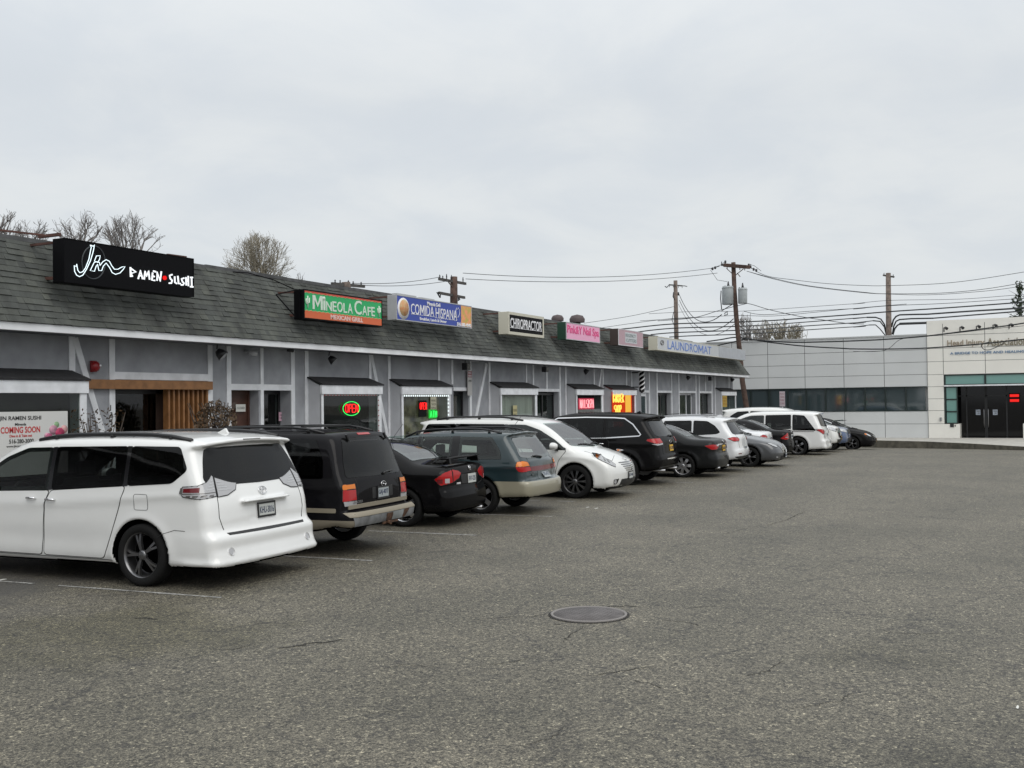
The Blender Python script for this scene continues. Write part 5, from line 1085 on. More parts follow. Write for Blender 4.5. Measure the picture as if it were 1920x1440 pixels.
        for ax in range(3):
            o1, o2 = [(1, 2), (2, 0), (0, 1)][ax]
            sl0 = [slice(1, -1)] * 3; sl0[ax] = slice(0, -1); sl1 = [slice(1, -1)] * 3; sl1[ax] = slice(1, None)
            S0, S1 = S[tuple(sl0)], S[tuple(sl1)]
            for flip, m_ in ((False, S0 & ~S1), (True, ~S0 & S1)):
                e_ = np.argwhere(m_); off_ = np.ones(3, int); off_[ax] = 0; e_ = e_ + off_
                if not len(e_): continue
                d1 = np.zeros(3, int); d1[o1] = -1; d2 = np.zeros(3, int); d2[o2] = -1
                q = np.stack([idx[tuple((e_ + d).T)] for d in (0 * d1, d1, d1 + d2, d2)], 1)
                quads.append(q[:, ::-1] if flip else q)
        q = np.concatenate(quads); q = q[(q >= 0).all(1)]
        if holes:
            c = vs[q].mean(1); g_ = s.grad(c, True); kill = np.zeros(len(q), bool)
            for poly, pr in holes:
                P2 = np.array(poly, float)
                if pr in 'LR': sg = 1 if pr == 'L' else -1; sel = (c[:, 1] * sg > .2) & (g_[:, 1] * sg > .25); uv = c[:, [0, 2]]
                elif pr == 'B': sel = (c[:, 0] < s.L * .4) & (g_[:, 0] < -.15); uv = c[:, [1, 2]]
                elif pr == 'F': sel = (c[:, 0] > s.L * .45) & (g_[:, 0] > .15) & (c[:, 2] > s.H * .6); uv = c[:, [1, 2]]
                else: sel = (g_[:, 2] > .2) & (c[:, 2] > s.H * .5); uv = c[:, [0, 1]]
                ii = np.where(sel)[0]; ins_ = sdf_poly(uv[ii], P2) < -.018 - h_ * .5; kill[ii[ins_]] = True
            q = q[~kill]
        me = bpy.data.meshes.new('body'); me.from_pydata(vs.tolist(), [], q.tolist())
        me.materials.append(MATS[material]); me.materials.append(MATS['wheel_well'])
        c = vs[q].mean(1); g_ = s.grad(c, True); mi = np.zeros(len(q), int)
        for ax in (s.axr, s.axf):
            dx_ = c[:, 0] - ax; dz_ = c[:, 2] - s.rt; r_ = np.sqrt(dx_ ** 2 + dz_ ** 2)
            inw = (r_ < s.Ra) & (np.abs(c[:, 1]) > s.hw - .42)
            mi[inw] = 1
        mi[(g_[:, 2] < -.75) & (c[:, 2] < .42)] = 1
        me.polygons.foreach_set('material_index', mi); me.polygons.foreach_set('use_smooth', np.ones(len(q), bool)); me.update()
        o = bpy.data.objects.new('body', me); COL.objects.link(o); o.parent = parent; return o
    # --- patches laid on the skin
    def rays(s, uv, proj, yc=.35, xc=.45):
        u_, z = uv[:, 0], uv[:, 1]; n = len(u_); o = np.zeros((n, 3)); d = np.zeros((n, 3))
        if proj in 'LR': sg = 1 if proj == 'L' else -1; o[:, 0] = u_; o[:, 1] = sg * (s.hw + .3); o[:, 2] = z; d[:, 1] = -sg
        elif proj == 'B': o[:, 0] = -.3; o[:, 1] = u_; o[:, 2] = z; d[:, 0] = 1
        elif proj == 'F': o[:, 0] = s.L + .3; o[:, 1] = u_; o[:, 2] = z; d[:, 0] = -1
        elif proj == 'T': o[:, 0] = u_; o[:, 1] = z; o[:, 2] = s.H + .3; d[:, 2] = -1
        else:   # corner codes: bl br fl fr ; u is an angle in degrees, 0 = straight back / front, 90 = straight to the side
            fx_ = -1 if proj[0] == 'b' else 1; sy = 1 if proj[1] == 'l' else -1; t = np.radians(u_)
            cx = xc if fx_ < 0 else s.L - xc; cy = sy * (s.hw - yc)
            dx_ = fx_ * np.cos(t); dy_ = sy * np.sin(t); o[:, 0] = cx + dx_ * 1.2; o[:, 1] = cy + dy_ * 1.2; o[:, 2] = z; d[:, 0] = -dx_; d[:, 1] = -dy_
        return o, d
    def hit(s, uv, proj, **kw):
        o, d = s.rays(uv, proj, **kw); n = len(uv); T = np.linspace(0, 2.2 if proj in ('B', 'F') else 1.3, 110); prev = np.zeros(n); lo = np.full(n, -1.0); hi = np.full(n, -1.0); done = np.zeros(n, bool)
        for t in T[1:]:
            p = o + d * t; f_ = s.F(p[:, 0], p[:, 1], p[:, 2], False); nw = (f_ < 0) & ~done; lo[nw] = prev[nw]; hi[nw] = t; done |= nw; prev[:] = t
        miss = ~done; lo[miss] = hi[miss] = np.median(hi[done]) if done.any() else .5
        for _ in range(14):
            m_ = (lo + hi) / 2; p = o + d * m_[:, None]; f_ = s.F(p[:, 0], p[:, 1], p[:, 2], False); i = f_ < 0; hi = np.where(i, m_, hi); lo = np.where(i, lo, m_)
        p = o + d * hi[:, None]; g_ = s.grad(p); return p, g_
    def patch(s, name, poly, proj, material, parent, off=.004, r=.0, res=.05, depth=.012, **kw):
        if r: poly = roundpoly(poly, r, kw.get('rk', 4))
        kw.pop('rk', None)
        P_ = np.array(poly, float); ang = proj in ('bl', 'br', 'fl', 'fr'); su = 1.0
        if ang: su = .006; 
        Q = P_.copy(); Q[:, 0] *= su
        # refine boundary
        b_ = []
        for i in range(len(Q)):
            a0, a1 = Q[i], Q[(i + 1) % len(Q)]; k = max(1, int(np.linalg.norm(a1 - a0) / res))
            for j in range(k): b_.append(a0 + (a1 - a0) * j / k)
        b_ = np.array(b_); nb = len(b_)
        gx = np.arange(b_[:, 0].min() + res * .5, b_[:, 0].max(), res); gz = np.arange(b_[:, 1].min() + res * .5, b_[:, 1].max(), res)
        inn = np.zeros((0, 2))
        if len(gx) and len(gz):
            GX, GZ = np.meshgrid(gx, gz); G = np.stack([GX.ravel(), GZ.ravel()], 1); inn = G[sdf_poly(G, b_) < -res * .35]
        allp = np.concatenate([b_, inn]); vs2 = [Vector(p) for p in allp]
        v_, e_, f_, ov, oe, of = delaunay_2d_cdt(vs2, [(i, (i + 1) % nb) for i in range(nb)], [], 1, 1e-6)
        v2 = np.array([list(p) for p in v_]); v2[:, 0] /= su
        p, g_ = s.hit(v2, proj, **kw); top_ = p + g_ * off; bot = p - g_ * depth
        fs = [list(q) for q in f_]
        n = len(v_); tri = np.array([q[:3] for q in fs]); nn = np.cross(top_[tri[:, 1]] - top_[tri[:, 0]], top_[tri[:, 2]] - top_[tri[:, 0]])
        if (nn * g_[tri[:, 0]]).sum() < 0: fs = [q[::-1] for q in fs]
        # boundary edges (used once)
        cnt = {}
        for q in fs:
            for i in range(len(q)): a0, a1 = q[i], q[(i + 1) % len(q)]; cnt[(a0, a1)] = 1
        be = [e1 for e1 in cnt if (e1[1], e1[0]) not in cnt]
        vs3 = top_.tolist(); sk = {}; sf_ = []
        for a0, a1 in be:
            for q in (a0, a1):
                if q not in sk: sk[q] = (len(vs3), len(vs3) + 1); vs3 += [top_[q].tolist(), bot[q].tolist()]
            sf_.append((sk[a1][0], sk[a0][0], sk[a0][1], sk[a1][1]))
        me = bpy.data.meshes.new(name); me.from_pydata(vs3, [], fs + sf_); me.materials.append(MATS[material] if isinstance(material, str) else material)
        sm = [True] * len(fs) + [False] * len(sf_); me.polygons.foreach_set('use_smooth', sm); me.update()
        o = bpy.data.objects.new(name, me); COL.objects.link(o); o.parent = parent; return o
    def line(s, name, pts, proj, w_, material, parent, off=.003, **kw):
        """a thin strip following pts on the skin"""
        P_ = np.array(pts, float); seg = []
        for a0, a1 in zip(P_, P_[1:]):
            k = max(1, int(np.linalg.norm((a1 - a0) * (np.array([.006, 1]) if proj in ('bl', 'br', 'fl', 'fr') else 1)) / .05)); seg += [a0 + (a1 - a0) * j / k for j in range(k)]
        seg = np.array(seg + [P_[-1]]); p, g_ = s.hit(seg, proj, **kw); d = np.gradient(p, axis=0); d /= np.linalg.norm(d, axis=1)[:, None] + 1e-9; sd = np.cross(d, g_); sd /= np.linalg.norm(sd, axis=1)[:, None] + 1e-9
        n = len(p); vs = np.concatenate([p + g_ * off + sd * w_ / 2, p + g_ * off - sd * w_ / 2, p + sd * w_ / 2 - g_ * .004, p - sd * w_ / 2 - g_ * .004])
        fs = []
        for i in range(n - 1): fs += [(i, i + 1, n + i + 1, n + i), (2 * n + i, 2 * n + i + 1, i + 1, i), (n + i, n + i + 1, 3 * n + i + 1, 3 * n + i)]
        me = bpy.data.meshes.new(name); me.from_pydata(vs.tolist(), [], fs); me.materials.append(MATS[material]); o = bpy.data.objects.new(name, me); COL.objects.link(o); o.parent = parent; return o
def roundpoly(poly, r, k=4):
    P_ = [np.array(p[:2], float) for p in poly]; P_ = [p for i, p in enumerate(P_) if np.linalg.norm(p - P_[i - 1]) > 1e-6]; n = len(P_); out_ = []
    for i in range(n):
        p = P_[i]; a_ = P_[i - 1] - p; b_ = P_[(i + 1) % n] - p; la, lb = np.linalg.norm(a_), np.linalg.norm(b_); rr = min(r, la * .45, lb * .45)
        p0 = p + a_ / la * rr; p1 = p + b_ / lb * rr
        for j in range(k + 1): t = j / k; out_.append((1 - t) ** 2 * p0 + 2 * t * (1 - t) * p + t * t * p1)
    return out_

def make_wheel(x, y, rt, side, rim, spokes, parent, wd=.215, style='spoke', face=None):
    """tyre with a rim child; side=+1 left (outer face +y)"""
    t = MB(); rr = rt * (.72 if style != 'small' else .64); h_ = wd / 2
    t.lathe([(rr * .98, -h_ * .85), (rt * .9, -h_), (rt * .985, -h_ * .8), (rt, -h_ * .55), (rt, h_ * .55), (rt * .985, h_ * .8), (rt * .9, h_), (rr * 1.0, h_ * .86), (rr * .97, h_ * .7)], axis='Y', n=36)
    for g_ in (-.35, 0, .35): pass
    ty = t.build('wheel', 'tyre', parent, loc=(x, y, rt), recalc=True)
    m = MB(); m.smooth = True; o = side
    m.lathe([(rr * 1.0, o * h_ * .86), (rr * .965, o * h_ * .80), (rr * .93, o * h_ * .3), (rr * .9, -o * h_ * .6)], axis='Y', n=36)
    m.lathe([(rr * .9, -o * h_ * .55), (.001, -o * h_ * .55)], axis='Y', n=24)
    yo = o * h_ * .72
    ri = m.build('rim', ['rim_black' if False else (rim)], ty)
    s_ = MB(); n = spokes
    for k in range(n):
        a_ = 2 * math.pi * k / n + .26
        if style in ('spoke', 'small'): w0, w1 = rr * .16, rr * (.17 if n < 8 else .11); offs = (0,)
        elif style == 'twin': w0, w1 = rr * .05, rr * (.055 if n < 8 else .035); offs = (-.14, .14) if n < 8 else (-.08, .08)
        else: w0, w1 = rr * .06, rr * .06; offs = (0,)
        for of in offs:
            def pt(r_, sd, yy): ang = a_ + of * (r_ / rr); return (r_ * math.sin(ang) + sd * math.cos(ang), yy, r_ * math.cos(ang) - sd * math.sin(ang))
            r0_, r1_ = rr * .18, rr * .95
            vs = [pt(r0_, -w0, yo), pt(r0_, w0, yo), pt(rr * .6, w1 * .9, yo + o * .004), pt(rr * .6, -w1 * .9, yo + o * .004), pt(r1_, w1, yo - o * .012), pt(r1_, -w1, yo - o * .012)]
            vb = [(v_[0], v_[1] - o * .035, v_[2]) for v_ in vs]
            s_._add(vs + vb, [(0, 1, 2, 3), (3, 2, 4, 5), (0, 3, 9, 6), (3, 5, 11, 9), (1, 7, 8, 2), (2, 8, 10, 4)], False)
    s_.lathe([(.0005, yo + o * .012), (rr * .15, yo + o * .010), (rr * .22, yo), (rr * .22, yo - o * .04)], axis='Y', n=18)
    s_.build('spokes', face or rim, ri) if False else None
    sp_ = s_.build('spokes', face or rim, ty)
    MB().lathe([(rr * .86, -o * h_ * .50), (.001, -o * h_ * .50)], axis='Y', n=20).build('brake_well', 'wheel_well', ty)
    return ty

def plate(parent, p, n, txt, kind='white', up=(0, 0, 1), frame=True, w_=.305, h_=.155):
    """licence plate centred at p with outward normal n (local)"""
    n = Vector(n).normalized(); z = Vector(up); z = (z - n * z.dot(n)).normalized(); x_ = z.cross(n)
    M = Matrix((( *(x_), 0), (*(-n), 0), (*z, 0), (0, 0, 0, 1))).transposed(); M.translation = Vector(p)
    b_ = MB().box(-w_ / 2, w_ / 2, -.004, .004, -h_ / 2, h_ / 2); o = b_.build('licence_plate', {'white': 'plate_white', 'yellow': 'plate_yellow', 'grey': 'plate_grey'}[kind], parent); o.matrix_local = M
    if frame:
        f_ = MB(); t = .012
        f_.box(-w_ / 2 - t, w_ / 2 + t, -.008, .006, -h_ / 2 - t, -h_ / 2 + t).box(-w_ / 2 - t, w_ / 2 + t, -.008, .006, h_ / 2 - t * .8, h_ / 2 + t).box(-w_ / 2 - t, -w_ / 2 + t * .4, -.008, .006, -h_ / 2 + t, h_ / 2 - t).box(w_ / 2 - t * .4, w_ / 2 + t, -.008, .006, -h_ / 2 + t, h_ / 2 - t); f_.build('plate_frame', 'black_trim', o)
    if txt: mesh_text(txt, 'plate_number', 'plate_ink', o, (-w_ * .43, -.0055, -h_ * .27), .1, width=w_ * .86, height=h_ * .52, ext=.001, off=.001)
    return o
def mirror(B_, x, z, side, material, parent, k=1.0):
    p, g_ = B_.hit(np.array([[x, z]]), 'L' if side > 0 else 'R'); p = p[0]
    m = MB(); m.lathe([(.0005, -.075), (.05, -.06), (.075, -.02), (.082, .03), (.078, .055)], axis='X', n=16)
    vs = [(v_[0] * 1.1 * k, v_[1] * 1.45 * k, v_[2] * 1.0 * k) for v_ in m.v]; m.v = [(-v_[0], v_[1], v_[2]) for v_ in vs]
    o = m.build('side_mirror', material, parent, loc=(x + .02, p[1] + side * .15, z + .06))
    MB().lathe([(.001, -.058 * k), (.074 * k, -.058 * k)], axis='X', n=14).build('mirror_glass', 'mirror_face', o)
    MB().bar((0, -side * .03, -.05), (.02, -side * .15, -.09), .05, .04).build('mirror_foot', 'black_trim', o)
    return o
def handle(parent, B_, x, z, side, material, ln=.15):
    p, g_ = B_.hit(np.array([[x - ln / 2, z], [x, z], [x + ln / 2, z]]), 'L' if side > 0 else 'R')
    MB().tube([Vector(p[0]) + Vector(g_[0]) * .008, Vector(p[0] * .75 + p[1] * .25) + Vector(g_[1]) * .035, Vector(p[2] * .75 + p[1] * .25) + Vector(g_[1]) * .035, Vector(p[2]) + Vector(g_[2]) * .008], [.010, .014, .014, .010], n=8).build('door_handle', material, parent)
def rail(parent, B_, xs_r, yfrac, material, hgt=.05, feet=3, r_=.018):
    for sd in (1, -1):
        uv = np.array([[x, sd * yfrac * B_.hw] for x in np.linspace(xs_r[0], xs_r[1], 9)]); p, g_ = B_.hit(uv, 'T'); q = [Vector(a_) + Vector((0, 0, hgt)) for a_ in p]
        q[0].z = p[0][2] + .005; q[-1].z = p[-1][2] + .005; q[1].z -= hgt * .25; q[-2].z -= hgt * .25
        m = MB().tube(q, r_, n=8)
        for i in np.linspace(1, 7, feet).astype(int): m.tube([Vector(p[i]), q[i]], [r_ * 1.5, r_], n=6)
        m.build('roof_rail', material, parent)
def emblem(parent, p, n, kind, k=.06):
    n = Vector(n).normalized(); z = Vector((0, 0, 1)); z = (z - n * z.dot(n)).normalized(); x_ = z.cross(n); M = Matrix(((*x_, 0), (*(-n), 0), (*z, 0), (0, 0, 0, 1))).transposed(); M.translation = Vector(p)
    m = MB(); E = lambda a_, b_, cx=0, cz=0: [(cx + a_ * math.cos(t), 0, cz + b_ * math.sin(t)) for t in np.linspace(0, 2 * math.pi, 24)]
    if kind == 'ovals': m.tube(E(k, k * .68), .006, n=5).tube(E(k * .3, k * .64), .005, n=5).tube(E(k * .68, k * .25, 0, k * .38), .005, n=5)
    elif kind == 'H': m.tube([(-k * .5, 0, k * .6), (-k * .38, 0, -k * .6)], .007, n=5).tube([(k * .5, 0, k * .6), (k * .38, 0, -k * .6)], .007, n=5).tube([(-k * .4, 0, 0), (k * .4, 0, 0)], .007, n=5).tube([(-k * .7, 0, k * .8), (k * .7, 0, k * .8), (k * .5, 0, -k * .8), (-k * .5, 0, -k * .8), (-k * .7, 0, k * .8)], .005, n=5)
    elif kind == 'oval': m.tube(E(k, k * .55), .006, n=5).tube([(-k * .5, 0, 0), (k * .5, 0, 0)], .01, n=5)
    elif kind == 'ring': m.tube(E(k * .8, k * .8), .006, n=5).tube([(0, 0, 0), (0, 0, k * .8)], .004, n=4).tube([(0, 0, 0), (k * .68, 0, -k * .4)], .004, n=4).tube([(0, 0, 0), (-k * .68, 0, -k * .4)], .004, n=4)
    else: m.tube(E(k, k * .4), .006, n=5)
    o = m.build('emblem', 'chrome', parent); o.matrix_local = M; return o
def badge(parent, B_, txt, y, z, w_, h_, material='steel'):
    p, g_ = B_.hit(np.array([[y, z]]), 'B'); mesh_text(txt, 'badge_lettering', material, parent, (p[0][0] - .012, y + w_ / 2, z), .1, width=w_, height=h_, rot=(R(90), 0, R(-90)), ext=.002, off=.001)

def build_car(sp):
    """sp: full description; returns root empty. Side polygons in (x, z), rear/front polygons in (y, z)."""
    root = empty(sp.get('name', 'parked_car'), label=sp['label'], cat=sp['cat'], group='cars parked nose to tail-end in the angled row' if False else 'cars parked in the row before the shops')
    B_ = Body(sp); pm = sp['paint']; 
    gr_ = sp.get('gr', .05); wins = [(roundpoly(poly, gr_), c) for c in 'LR' for poly, m_ in sp.get('side_glass', ())]
    if 'rear_glass' in sp: wins.append((roundpoly(sp['rear_glass'][0], .06), sp['rear_glass'][2] if len(sp['rear_glass']) > 2 else 'B'))
    if 'windshield' in sp: wins.append((roundpoly(sp['windshield'][0], .06), 'F'))
    body = B_.mesh(sp.get('h', .03), pm, root, wins); fw = .030 + sp.get('h', .03) * 1.0
    for poly, c in wins: q_ = shrink(poly, fw * .5 - .002); B_.line('window_surround', q_ + [q_[0]], c, fw, 'frit', body, off=.0035)
    seats(root, sp)
    for sd, c in ((1, 'L'), (-1, 'R')):
        for nm, poly, hx in sp.get('doors', ()):
            rp_ = roundpoly(poly, .05); B_.line('door_gap', rp_ + [rp_[0]], c, .012, 'seam', body, off=.0018)
            sm_ = shrink(poly, .004); d = B_.patch('door' if nm != 'fender' else 'fender_panel', sm_, c, pm, root, off=.0035, r=.05, res=.05)
            if hx: handle(d, B_, hx[0], hx[1], sd, sp.get('handle', pm))
        for poly, m_ in sp.get('side_glass', ()):
            B_.patch('side_window', poly, c, m_, root, off=.0065, r=sp.get('gr', .05), res=.05)
        for poly, m_ in sp.get('side_trim', ()): B_.patch('trim_panel', poly, c, m_, root, off=.0055, r=.02)
        for pts_, w_, m_ in sp.get('side_lines', ()): B_.line('trim_strip', pts_, c, w_, m_, root, off=.009)
        for key, pr in (('tail', 'b'), ('head', 'f')):
            for li, (nm, poly, m_, of) in enumerate(sp.get(key, ())):
                o = B_.patch(nm, poly, pr + c.lower(), m_, root, off=of, r=sp.get('lr', .02), res=.03, rk=3)
                if li == 0 or nm == 'tail_lamp_inner' or (nm == 'tail_lamp' and li < 2): q_ = [tuple(v_) for v_ in poly]; B_.line('lamp_edge', q_ + [q_[0]], pr + c.lower(), .010, 'seam', o, off=of + .001)
        if sp.get('mirror'): mirror(B_, sp['mirror'][0], sp['mirror'][1], sd, sp.get('mirror_mat', pm), root)
        for ax in (B_.axr, B_.axf):
            w_ = sp.get('rim', ('rim_silver', 5, 'spoke')); yw = sinterp(np.array([ax]), sp['plan'])[0] * B_.hw - .115 + sp.get('flare', .02) * .5
            make_wheel(ax, sd * yw, B_.rt, sd, w_[0], w_[1], root, style=w_[2], wd=sp.get('tw', .215), face=w_[3] if len(w_) > 3 else None)
    if 'rear_glass' in sp: B_.patch('rear_window', sp['rear_glass'][0], sp['rear_glass'][2] if len(sp['rear_glass']) > 2 else 'B', sp['rear_glass'][1], root, off=.005, r=.06)
    if 'windshield' in sp: B_.patch('windshield', sp['windshield'][0], 'F', sp['windshield'][1], root, off=.005, r=.06)
    for nm, poly, pr, m_, of, rr in sp.get('patches', ()): B_.patch(nm, poly, pr, m_, root, off=of, r=rr, res=.04)
    for nm, pts_, pr, w_, m_ in sp.get('lines', ()): B_.line(nm, pts_, pr, w_, m_, root)
    if 'rails' in sp: rail(root, B_, *sp['rails'][0], **sp['rails'][1])
    for f_ in sp.get('extra', ()): f_(root, B_)
    return root, B_
def seats(root, sp):
    W_ = sp['W']; H_ = sp['H']; ax = sp['axf']; van = sp['name'] in ('minivan', 'suv'); zb = H_ * (.36 if van else .30); top = H_ * (.68 if van else .70)
    rows = [ax - 1.15, ax - 2.05] + ([ax - 2.85] if sp['name'] == 'minivan' else [])
    for r_, x in enumerate(rows):
        for y in ((W_ * .2, -W_ * .2) if r_ == 0 else (W_ * .22, 0, -W_ * .22)):
            hw = .24 if r_ == 0 else .2; m = MB()
            m.prism([(x - .30, y - hw, zb), (x + .22, y - hw, zb + .04), (x + .22, y - hw, zb + .16), (x - .12, y - hw, zb + .14), (x - .30, y - hw, top), (x - .42, y - hw, top)], (0, 2 * hw, 0)); st_ = m.build('seat', 'seat_fabric', root, bevel=.03)
            MB().box(x - .46, x - .36, y - .13, y + .13, top + .03, top + .20).build('headrest', 'seat_fabric', st_, bevel=.03)
    MB().prism([(ax - .35, -W_ * .40, zb + .1), (ax + .15, -W_ * .40, zb + .1), (ax + .15, -W_ * .40, H_ * .56), (ax - .35, -W_ * .40, H_ * .55)], (0, W_ * .80, 0)).build('dashboard', 'black_trim', root, bevel=.03)
    cy = W_ * .2; MB().tube([(ax - .52 + .06 * math.sin(t), cy + .18 * math.cos(t), H_ * .54 + .17 * math.sin(t)) for t in np.linspace(0, 2 * math.pi, 16)], .015, n=6).build('steering_wheel', 'black_trim', root)
def shrink(poly, d):
    P_ = np.array([p[:2] for p in poly], float); c = P_.mean(0); ar = 0.5 * sum(P_[i][0] * P_[(i + 1) % len(P_)][1] - P_[(i + 1) % len(P_)][0] * P_[i][1] for i in range(len(P_))); s_ = 1 if ar > 0 else -1
    out_ = []
    for i in range(len(P_)):
        a_ = P_[i] - P_[i - 1]; b_ = P_[(i + 1) % len(P_)] - P_[i]; na = np.array([-a_[1], a_[0]]) / (np.linalg.norm(a_) + 1e-9) * s_; nb = np.array([-b_[1], b_[0]]) / (np.linalg.norm(b_) + 1e-9) * s_
        m_ = na + nb; m_ /= max(.4, (m_ @ m_) / 2) ; out_.append(tuple(P_[i] + m_ * d))
    return out_
def place(root, x, y, hd):
    """put the rear-bumper origin at x, y with heading hd (degrees)"""
    root.location = (x, y, ground_z(x)); root.rotation_euler = (0, 0, R(hd))
def place_wheel(root, sp, px_, py_, side, axle, hd, L_=None):
    """stand the car so that the given tyre's outer contact patch is at the surveyed photo point"""
    z = 0
    for _ in range(12): p = at(px_, py_, 'Z', z); z = ground_z(p[0])
    ax = sp['axr'] if axle == 'r' else sp['axf']; yw = side * (sp['W'] / 2 - .03); h_ = R(hd)
    x = p[0] - (ax * math.cos(h_) - yw * math.sin(h_)); y = p[1] - (ax * math.sin(h_) + yw * math.cos(h_)); root.location = (x, y, ground_z(p[0])); root.rotation_euler = (0, 0, h_)
def box_add(cx, cy, cz, hx, hy, hz, k=.03, r=.02):
    def fn(f_, x, y, z):
        q = np.stack([np.abs(x - cx) - hx + r, np.abs(y - cy) - hy + r, np.abs(z - cz) - hz + r]); d = np.sqrt((np.clip(q, 0, None) ** 2).sum(0)) + np.clip(q.max(0), None, 0) - r
        return -smax(-f_, -d, k)
    return fn
def box_sub(cx, cy, cz, hx, hy, hz, k=.03, r=.02):
    def fn(f_, x, y, z):
        q = np.stack([np.abs(x - cx) - hx + r, np.abs(np.abs(y) - cy) - hy + r, np.abs(z - cz) - hz + r]); d = np.sqrt((np.clip(q, 0, None) ** 2).sum(0)) + np.clip(q.max(0), None, 0) - r
        return smax(f_, -d, k)
    return fn

def place_corner(root, sp, X, Y, kind, hd):
    """stand the car so that its right-hand end corner seen from the lot (tail 'r' or nose 'f') is at X, Y"""
    h_ = R(hd); lx, ly = (.14, -sp['W'] / 2 * .93) if kind == 'r' else (sp['L'] - .22, sp['W'] / 2 * .90)
    x = X - (lx * math.cos(h_) - ly * math.sin(h_)); y = Y - (lx * math.sin(h_) + ly * math.cos(h_)); root.location = (x, y, ground_z(X)); root.rotation_euler = (0, 0, h_)
# ------------------------------------------------------------------ paints
paint('white_paint', (.76, .765, .755), dirt=.22); paint('pearl_paint', (.74, .745, .725), dirt=.24); paint('black_paint', (.004, .004, .005), coat=.35, spec=.0, dirt=.02); paint('black_paint_tan', (.004, .004, .006), low=(.22, .195, .15), zl=.50, coat=.35, spec=.0, dirt=.03)
paint('ink_paint', (.003, .003, .004), coat=.35, spec=.0, dirt=.015); paint('green_paint_tan', (.013, .030, .036), low=(.29, .27, .20), zl=.615, metal=.1, coat=.8, spec=.3, dirt=.08)
paint('charcoal_paint', (.010, .011, .012), metal=.2, coat=.3, spec=.05, dirt=.02); paint('grey_paint', (.055, .058, .064), metal=.3, dirt=.08); paint('silver_white', (.70, .71, .72), dirt=.16); paint('blue_paint', (.10, .14, .24), metal=.5, dirt=.1)
def sym(pts): return pts + [(-y, z) for y, z in reversed(pts) if abs(y) > 1e-6]
def wiper_rear(y0, z0, y1, z1, mt='black_trim'):
    def f(root, B_):
        p, g_ = B_.hit(np.array([[y0, z0], [(y0 + y1) / 2, (z0 + z1) / 2 + .01], [y1, z1]]), 'B'); q = [Vector(a_) + Vector(b_) * .025 for a_, b_ in zip(p, g_)]
        MB().tube([Vector(p[0]), q[0], q[1], q[2]], [.025, .018, .013, .009], n=6).build('rear_wiper', mt, root)
    return f
def rear_plate(y, z, txt, kind='white', frame=True, dx=.012):
    def f(root, B_):
        p, g_ = B_.hit(np.array([[y, z - .07], [y, z + .07]]), 'B'); c = (p[0] + p[1]) / 2; n = g_.mean(0); plate(root, Vector(c) + Vector(n) * dx, n, txt, kind, frame=frame)
    return f
def front_plate(y, z, txt, kind='white', dx=.02):
    def f(root, B_):
        p, g_ = B_.hit(np.array([[y, z - .06], [y, z + .06]]), 'F'); c = (p[0] + p[1]) / 2; plate(root, Vector((max(p[0][0], p[1][0]) + dx, y, z)), (1, 0, 0), txt, kind)
    return f
def rear_emblem(y, z, kind, k=.06):
    def f(root, B_): p, g_ = B_.hit(np.array([[y, z]]), 'B'); emblem(root, Vector(p[0]) + Vector(g_[0]) * .01, g_[0], kind, k)
    return f
def front_emblem(y, z, kind, k=.07):
    def f(root, B_): p, g_ = B_.hit(np.array([[y, z]]), 'F'); emblem(root, Vector(p[0]) + Vector(g_[0]) * .018, g_[0], kind, k)
    return f
def wipers_front(z=1.04, L_=.6):
    def f(root, B_):
        for y0 in (.62, -.02):
            p, g_ = B_.hit(np.array([[y0 + .0, z - .02], [y0 - .28, z + .03], [y0 - L_, z + .035]]), 'F'); q = [Vector(a_) + Vector(b_) * .02 for a_, b_ in zip(p, g_)]; MB().tube(q, [.014, .012, .008], n=5).build('wiper', 'black_trim', root)
    return f
def exhaust(y, z=.26, x=.02, mt='steel', r_=.032):
    def f(root, B_): MB().tube([(x + .5, y, z), (x, y, z)], r_, n=10).build('exhaust_pipe', mt, root); MB().tube([(x - .001, y, z), (x + .02, y, z)], r_ * .8, n=10).build('exhaust_opening', 'wheel_well', root)
    return f
def antenna(x, y, fin=True, mt='black_trim'):
    def f(root, B_):
        p, g_ = B_.hit(np.array([[x, y]]), 'T'); c = Vector(p[0])
        if fin: MB().prism([(c.x - .09, -.02, c.z - .005), (c.x + .08, -.02, c.z - .005), (c.x - .06, -.01, c.z + .055)], (0, .035, 0)).build('antenna_fin', mt, root)
        else: MB().tube([c, c + Vector((-.25, 0, .3))], .004, n=4).build('antenna', mt, root)
    return f
def crossbars(xl, yf_, z_, mt='black_trim'):
    def f(root, B_):
        for x in xl: MB().bar((x, -yf_, z_), (x, yf_, z_), .05, .025).build('roof_crossbar', mt, root)
    return f
def bulb(y, z, r_, mt, pr='B', ring='chrome', name='fog_lamp'):
    def f(root, B_):
        for sd in (1, -1):
            p, g_ = B_.hit(np.array([[sd * y, z]]), pr); c = Vector(p[0]); n = Vector(g_[0])
            o = MB().tube([c - n * .02, c + n * .006], r_, n=16).build(name, mt, root); MB().tube([c - n * .02, c + n * .012], r_ * 1.28, n=16, caps=False).build('bezel', ring, o)
    return f
